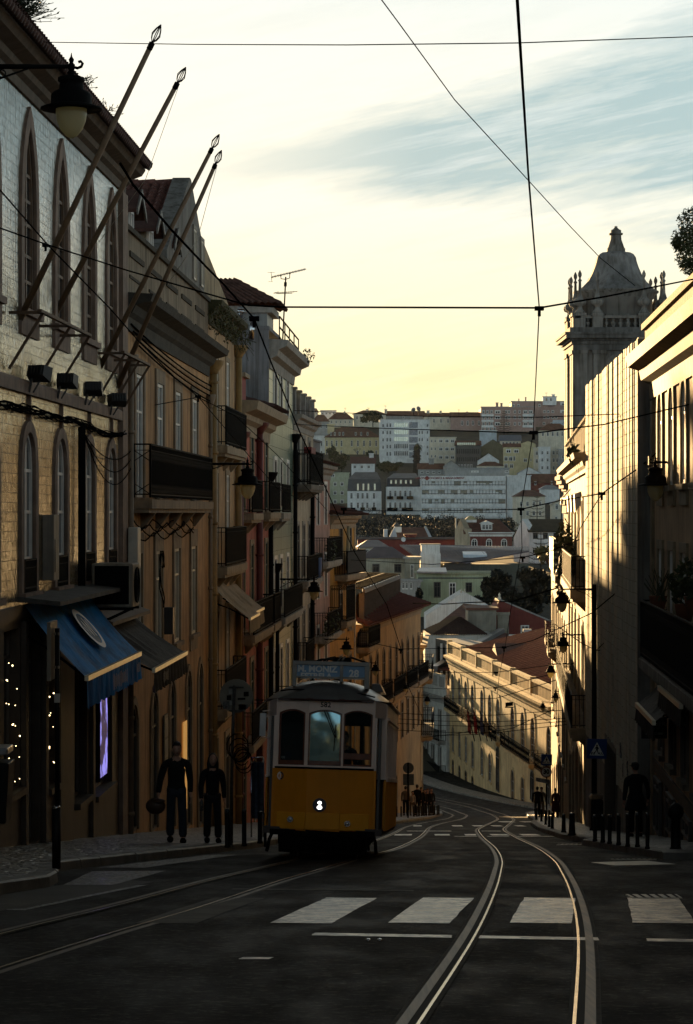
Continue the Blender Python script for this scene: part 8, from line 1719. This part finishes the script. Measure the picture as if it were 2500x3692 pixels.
# running gear
b = MB(MT); b.box(-.72, .72, .12, .5, tz(2125), zb, 0); b.box(-.62, .62, .35, y1+.3, tz(2150), zb-.04, 0); b.box(-.2, .2, -.08, .3, tz(2075), tz(2035), 0); b.box(-.85, .85, .03, .2, zb-.07, zb+.02, 0); b.build('underframe', [M_TBLK], TR_)
for y in (.75, 1.9, 4.6, 5.8):
    for sg in (-1, 1): b = MB(MT); b.tube([(sg*.43, y, .31), (sg*.55, y, .31)], .31, 18, 0, True, False); b.tube([(sg*.55, y, .31), (sg*.57, y, .31)], .2, 14, 0, True, False); b.build('wheel', [mat('wheel_steel', (.05, .045, .04), .4, .7)], TR_)
b = MB(MT); b.tube([(-.80, .25, zb), (-.86, .15, .3), (-.9, .2, .1)], .03, 6, 0); b.tube([(.80, .25, zb), (.86, .15, .3), (.88, .2, .1)], .03, 6, 0); b.wedge([(-.7, .1, .10), (.7, .1, .10), (.7, .16, .10), (-.7, .16, .10)], [(-.7, .0, .26), (.7, .0, .26), (.7, .05, .26), (-.7, .05, .26)], 0); b.build('lifeguard', [M_TBLK], TR_)
b = MB(MT); b.tube([(-.9, .5, tz(1150)), (-1.06, .42, tz(1160))], .012, 6, 0); b.box(-1.1, -1.0, .40, .44, tz(1345), tz(1175), 1); b.tube([(-.9, .5, tz(1360)), (-1.06, .42, tz(1350))], .012, 6, 0); b.build('mirror', [M_TW, M_ZINC], TR_)

# twin lantern post by the camera: only its reflection shows, in the windscreen
def mirror(cx, cy, Y):
    p = PC.M @ Vector((tx(cx)+.275, -.035, tz(cy))); n = (PC.M.to_3x3() @ Vector((0, 1, 0))).normalized(); d = p.normalized(); r_ = d-n*2*d.dot(n); return p+r_*((Y-p.y)/r_.y)
t_ = thing('twin_lantern', 'tall twin lantern post beside the viewer, mirrored in the tram windscreen', 'street lamp', mirror(450, 2000, 3))
A = mirror(455, 1195, 3); sz = (mirror(455, 1195, 3)-mirror(455, 1295, 3)).length
b = MB(); b.lathe([(.10*sz, -16), (.20*sz, -3.2*sz), (.16*sz, -2.4*sz), (.10*sz, -1.2*sz), (.04*sz, -.9*sz), (.04*sz, .2*sz)], A, 10, 0); b.bar(A+Vector((-.45*sz, 0, 0)), A+Vector((.45*sz, 0, 0)), .05*sz, .05*sz, 0); b.build('post', [M_IRON], t_)
for s_ in (-1, 1): b = MB(); b.lathe([(.04*sz, -.02*sz), (.1*sz, -.1*sz), (.2*sz, -.2*sz), (.12*sz, -.22*sz), (.1*sz, -.4*sz), (.02*sz, -.5*sz)], A+Vector((s_*.36*sz, 0, 0)), 10, 0); b.build('lantern', [M_IRON], t_)
# ------------------------------------------------------------------ people
def skin(verts, edges, radii, sub=1):
    me = bpy.data.meshes.new('sk'); me.from_pydata(verts, edges, []); o = bpy.data.objects.new('sk', me); COL.objects.link(o)
    md = o.modifiers.new('skin', 'SKIN'); md.use_smooth_shade = True
    if not me.skin_vertices:
        bm = bmesh.new(); bm.from_mesh(me); bm.verts.layers.skin.verify(); bm.to_mesh(me); bm.free()
    for i, s_ in enumerate(me.skin_vertices[0].data): r_ = radii[i]; s_.radius = (r_, r_) if not isinstance(r_, tuple) else r_; s_.use_root = (i == 0)
    if sub: o.modifiers.new('sub', 'SUBSURF').levels = sub
    bpy.context.view_layer.update(); ev = o.evaluated_get(bpy.context.evaluated_depsgraph_get()); m2 = bpy.data.meshes.new_from_object(ev)
    out = ([v.co.copy() for v in m2.vertices], [tuple(p.vertices) for p in m2.polygons])
    bpy.data.objects.remove(o); bpy.data.meshes.remove(me); bpy.data.meshes.remove(m2); return out
M_SKIN = mat('skin', (.42, .24, .17), .6, mott=.15); M_HAIR = mat('hair_dark', (.012, .009, .008), .6); M_LIP = mat('lips', (.20, .07, .06), .5)
def person(lab, loc, H, face, top, legs, hair=M_HAIR, stride=.5, arms=((-.01, .04), (-.01, .0)), coat=0, longhair=False, shoes=None, fine=True, cap=None, group=None, lean=0, hold=None, wide=1.0):
    """face = heading in radians (0 looks towards the camera); arms = ((out, forward) of each hand)"""
    c = Vector(loc); M_ = Matrix.Translation(c) @ Matrix.Rotation(face, 4, 'Z') @ Matrix.Scale(H/1.75, 4); t_ = thing('person', lab, 'person', c, group)
    P = lambda x, y, z: Vector((x, y-lean*max(0, z-.9), z))       # y negative = forward (towards the viewer)
    sd = stride*.22; J = {'pel': P(0, 0, .95), 'wa': P(0, 0, 1.08), 'ch': P(0, -.01, 1.28), 'nb': P(0, 0, 1.44), 'nk': P(0, -.01, 1.52), 'hd': P(0, -.03, 1.60)}
    for s, q in ((-1, 'L'), (1, 'R')):
        f = sd*s; ao, af = arms[0 if s < 0 else 1]
        J['hip'+q] = P(s*.09, 0, .90); J['kn'+q] = P(s*.10, -f*.55-.02, .50); J['an'+q] = P(s*.105, -f, .09); J['to'+q] = P(s*.115, -f-.15, .04)
        J['sh'+q] = P(s*.185*wide, 0, 1.40); J['el'+q] = P(s*(.235*wide+ao*.5), .03-af*.3, 1.12); J['wr'+q] = P(s*(.25*wide+ao), -.03-af, .88); J['ha'+q] = P(s*(.252*wide+ao), -.05-af*1.1, .80)
    def sk(ch, rad):
        names = list(rad); ix = {n: i for i, n in enumerate(names)}; return skin([J[n] for n in names], [(ix[a], ix[b_]) for a, b_ in ch], [rad[n] for n in names])
    body = [('pel', 'wa'), ('wa', 'ch'), ('ch', 'nb'), ('nb', 'nk'), ('nk', 'hd')]; lg = []; ar = []
    for q in 'LR': lg += [('pel', 'hip'+q), ('hip'+q, 'kn'+q), ('kn'+q, 'an'+q)]; ar += [('nb', 'sh'+q), ('sh'+q, 'el'+q), ('el'+q, 'wr'+q)]
    r0 = {'pel': .10, 'wa': .09, 'ch': .11, 'nb': .075, 'nk': .05, 'hd': .052}
    for q in 'LR': r0.update({'hip'+q: .075, 'kn'+q: .05, 'an'+q: .036, 'to'+q: .03, 'sh'+q: .052, 'el'+q: .04, 'wr'+q: .028, 'ha'+q: .026})
    vs, fs = sk(body+lg+ar+[('an'+q, 'to'+q) for q in 'LR']+[('wr'+q, 'ha'+q) for q in 'LR'], r0); b = MB(M_); b.add(vs, fs, 0, True)
    def headfn(p):
        x, y, z = p
        if z < -.2: x *= 1-.35*(-z-.2); y = y*(1-.15*(-z-.2))
        if y < 0 and abs(x) < .22 and -.35 < z < .12: y -= .17*(1-abs(x)/.22)*(1-(z+.1)**2*6 if abs(z+.1) < .4 else 0)
        if y < 0 and .05 < z < .28 and .12 < abs(x) < .55: y += .05
        return Vector((x, y, z))
    hc = J['hd']+Vector((0, -.015, .055)); b.ball(hc, .078, .098, .122, 16, 12, 0, headfn)
    for s in (-1, 1): b.ball(hc+Vector((s*.078, .01, -.005)), .012, .022, .032, 6, 5, 0); b.ball(hc+Vector((s*.030, -.086, .018)), .012, .006, .007, 6, 4, 2)
    b.ball(hc+Vector((0, -.094, -.055)), .024, .008, .008, 8, 4, 1)
    if fine:
        for q, s in (('L', -1), ('R', 1)):
            w_, h_ = J['wr'+q], J['ha'+q]; d = (h_-w_).normalized(); fw = Vector((0, -1, 0)); 
            for k in range(4):
                L = (.075, .085, .08, .062)[k]; a = h_+fw*(.028-.019*k)+d*.02; cu = Vector((-s*.35, 0, 0))
                b.tube([a, a+d*L*.45, a+(d+cu*.5).normalized()*L*.75, a+(d+cu).normalized()*L], [.010, .009, .008, .006], 6, 0)
            a = w_.lerp(h_, .6)+fw*.02; b.tube([a, a+fw*.03+d*.025, a+fw*.038+d*.06], [.012, .010, .007], 6, 0)
    b.build('body', [M_SKIN, M_LIP, M_BLACK], t_)
    r1 = {'pel': .125, 'wa': .125, 'ch': .145, 'nb': .10, 'nk': .062}; r1 = {k: (v*1.15*wide, v*.85) for k, v in r1.items()}
    for q in 'LR': r1.update({'sh'+q: .078, 'el'+q: .062, 'wr'+q: .048})
    vs, fs = sk([('wa', 'pel'), ('wa', 'ch'), ('ch', 'nb'), ('nb', 'nk')]+ar, {k: r1[k] for k in ('wa', 'pel', 'ch', 'nb', 'nk', 'shL', 'elL', 'wrL', 'shR', 'elR', 'wrR')}); b = MB(M_); b.add(vs, fs, 0, True)
    if coat: b.lathe([(.20, 1.0), (.22, .9), (.25, .9-coat*.5), (.28, .9-coat), (.26, .9-coat)], (0, .0, 0), 16, 0, True, 0, 1, .75)
    b.build('coat' if coat else 'sweater', [top], t_)
    r2 = {'pel': (.135, .11)}
    for q in 'LR': r2.update({'hip'+q: .10, 'kn'+q: .08, 'an'+q: .082})
    vs, fs = sk(lg, r2); b = MB(M_); b.add(vs, fs, 0, True); b.build('trousers', [legs], t_)
    for q in 'LR': b = MB(M_); a = J['an'+q]; b.ball((a.x, a.y-.05, .05), .06, .15, .06, 10, 8, 0, lambda p: Vector((p.x, p.y, max(p.z, -.85)))); b.build('shoe', [shoes or M_TBLK], t_)
    b = MB(M_)
    if longhair:
        b.ball(hc+Vector((0, .040, .02)), .092, .09, .13, 14, 10, 0); b.tube([hc+Vector((0, .055, .05)), hc+Vector((0, .075, -.1)), hc+Vector((0, .075, -.28))], [.08, .105, .085], 12, 0)
        for s in (-1, 1): b.tube([hc+Vector((s*.065, .0, .06)), hc+Vector((s*.088, -.015, -.06)), hc+Vector((s*.095, -.02, -.24))], [.03, .034, .02], 8, 0)
    else: b.ball(hc+Vector((0, .026, .036)), .088, .096, .112, 14, 10, 0); b.ball(hc+Vector((0, -.03, .10)), .07, .07, .04, 10, 6, 0)
    if hair: b.build('hair', [hair], t_)
    if cap:
        b = MB(M_); b.ball(hc+Vector((0, .01, .055)), .094, .11, .085, 14, 8, 0); a = cap[1]; b.wedge([hc+Vector(p) for p in ((-.07+a, -.09, .04), (.07+a, -.09, .04), (.05+a*2, -.20, .03), (-.05+a*2, -.20, .03))], [hc+Vector(p) for p in ((-.07+a, -.09, .055), (.07+a, -.09, .055), (.05+a*2, -.20, .04), (-.05+a*2, -.20, .04))], 0); b.build('cap', [cap[0]], t_)
    return t_, M_, J
CL = lambda n, c: mat(n, c, .95, mott=.3, msc=10)
K_BLK = CL('cloth_black', (.006, .006, .0065)); K_JEAN = CL('cloth_jeans', (.022, .028, .042)); K_DARK = CL('cloth_dark', (.015, .015, .018)); K_WHITE = CL('cloth_offwhite', (.40, .36, .33)); K_BEIGE = CL('cloth_beige', (.16, .12, .085)); K_RED = CL('cloth_wine', (.07, .015, .015))
D = 46.0; gz = lambda D: zr(D)+KH+.01
t_, M_, J = person('man in a black sweater and dark jeans walking with a cap in hand', (XP(637, D), D, gz(D)), 1.88, R(8), K_BLK, K_JEAN, stride=.6, arms=((.05, .06), (-.03, .05)), lean=.02, wide=1.1)
b = MB(); c = M_ @ (J['haL']+Vector((-.05, -.02, -.13))); b.ball(c, .19, .10, .16, 14, 9, 0); b.ball(c+Vector((.06, -.05, .10)), .13, .10, .05, 10, 6, 0); tag(b.build('bag', [mat('brown_leather', (.05, .022, .013), .5, mott=.3)]), 'brown rounded bag carried by the walking man', 'bag')
t_, M_, J = person('woman with long dark hair in a black turtleneck and wide black trousers', (XP(767, D), D, gz(D)), 1.66, R(10), K_BLK, K_DARK, stride=.4, arms=((-.01, .08), (-.02, .04)), longhair=True)
b = MB(); c = M_ @ (J['haL']+Vector((0, -.03, -.03))); b.lathe([(.035, -.10), (.036, .06), (.02, .09), (.016, .12)], c, 10, 0); tag(b.build('bottle', [glass('bottle_glass', (.08, .08, .075), .1, 1.45, 0)]), 'small clear bottle in the hand of the walking woman', 'bottle')
D = 53; person('man in a black cap and loose black jacket standing behind the bollards', (XP(2293, D), D, gz(D)), 1.60, R(200), K_BLK, K_BLK, stride=.1, arms=((.04, .05), (-.02, -.02)), coat=.25, cap=(K_BLK, .0), wide=1.3)
D = 150
GP = 'people waiting at the corner behind the tram'
for (px, H, f, tp, lgm, ex, lab) in ((1463, 1.80, 170, K_BEIGE, K_DARK, {}, 'tall person in a pale cardigan with a dark strap at the left of the group'), (1486, 1.52, 20, K_WHITE, K_BEIGE, {'lean': .12}, 'stooping person in an off white top and beige trousers'), (1505, 1.90, 185, K_BLK, K_BLK, {}, 'tallest person of the corner group, all in black with a light bag'), (1519, 1.74, 0, K_BLK, K_BLK, {'cap': (CL('cap_mustard', (.30, .18, .05)), 0)}, 'person in a mustard cap in the middle of the group'), (1530, 1.62, 30, K_DARK, K_BLK, {}, 'short person in dark clothes beside the mustard cap'), (1543, 1.66, -20, K_BLK, K_BLK, {'hair': CL('hair_red', (.16, .05, .02))}, 'red haired person in black on the right of the group'), (1555, 1.70, 10, K_DARK, K_DARK, {}, 'last person of the corner group, in an open dark jacket')):
    D += .6; person(lab, (XP(px, D), D, gz(D)), H, R(f), tp, lgm, fine=False, stride=.2, group=GP, **ex)
D = 136; person('hooded person in a black jacket on the far right pavement', (XP(1938, D), D, gz(D)), 1.68, R(180), K_BLK, K_BLK, fine=False, stride=.2, wide=1.2); D = 141; person('person with a tan hat behind the hooded one', (XP(1953, D), D, gz(D)), 1.70, R(0), K_BEIGE, K_BEIGE, fine=False, stride=.1, cap=(CL('hat_tan', (.22, .12, .06)), 0))
D = 130; person('sunlit person in a long wine red coat against the bright wall', (XP(2004, D), D, gz(D)), 1.55, R(195), K_RED, K_RED, fine=False, stride=.2, coat=.55)
p = MT @ Vector((.33, .62, zb+.06)); person('tram driver standing behind the right windscreen', p, 1.55, R(-5), K_DARK, K_DARK, fine=False, stride=0)
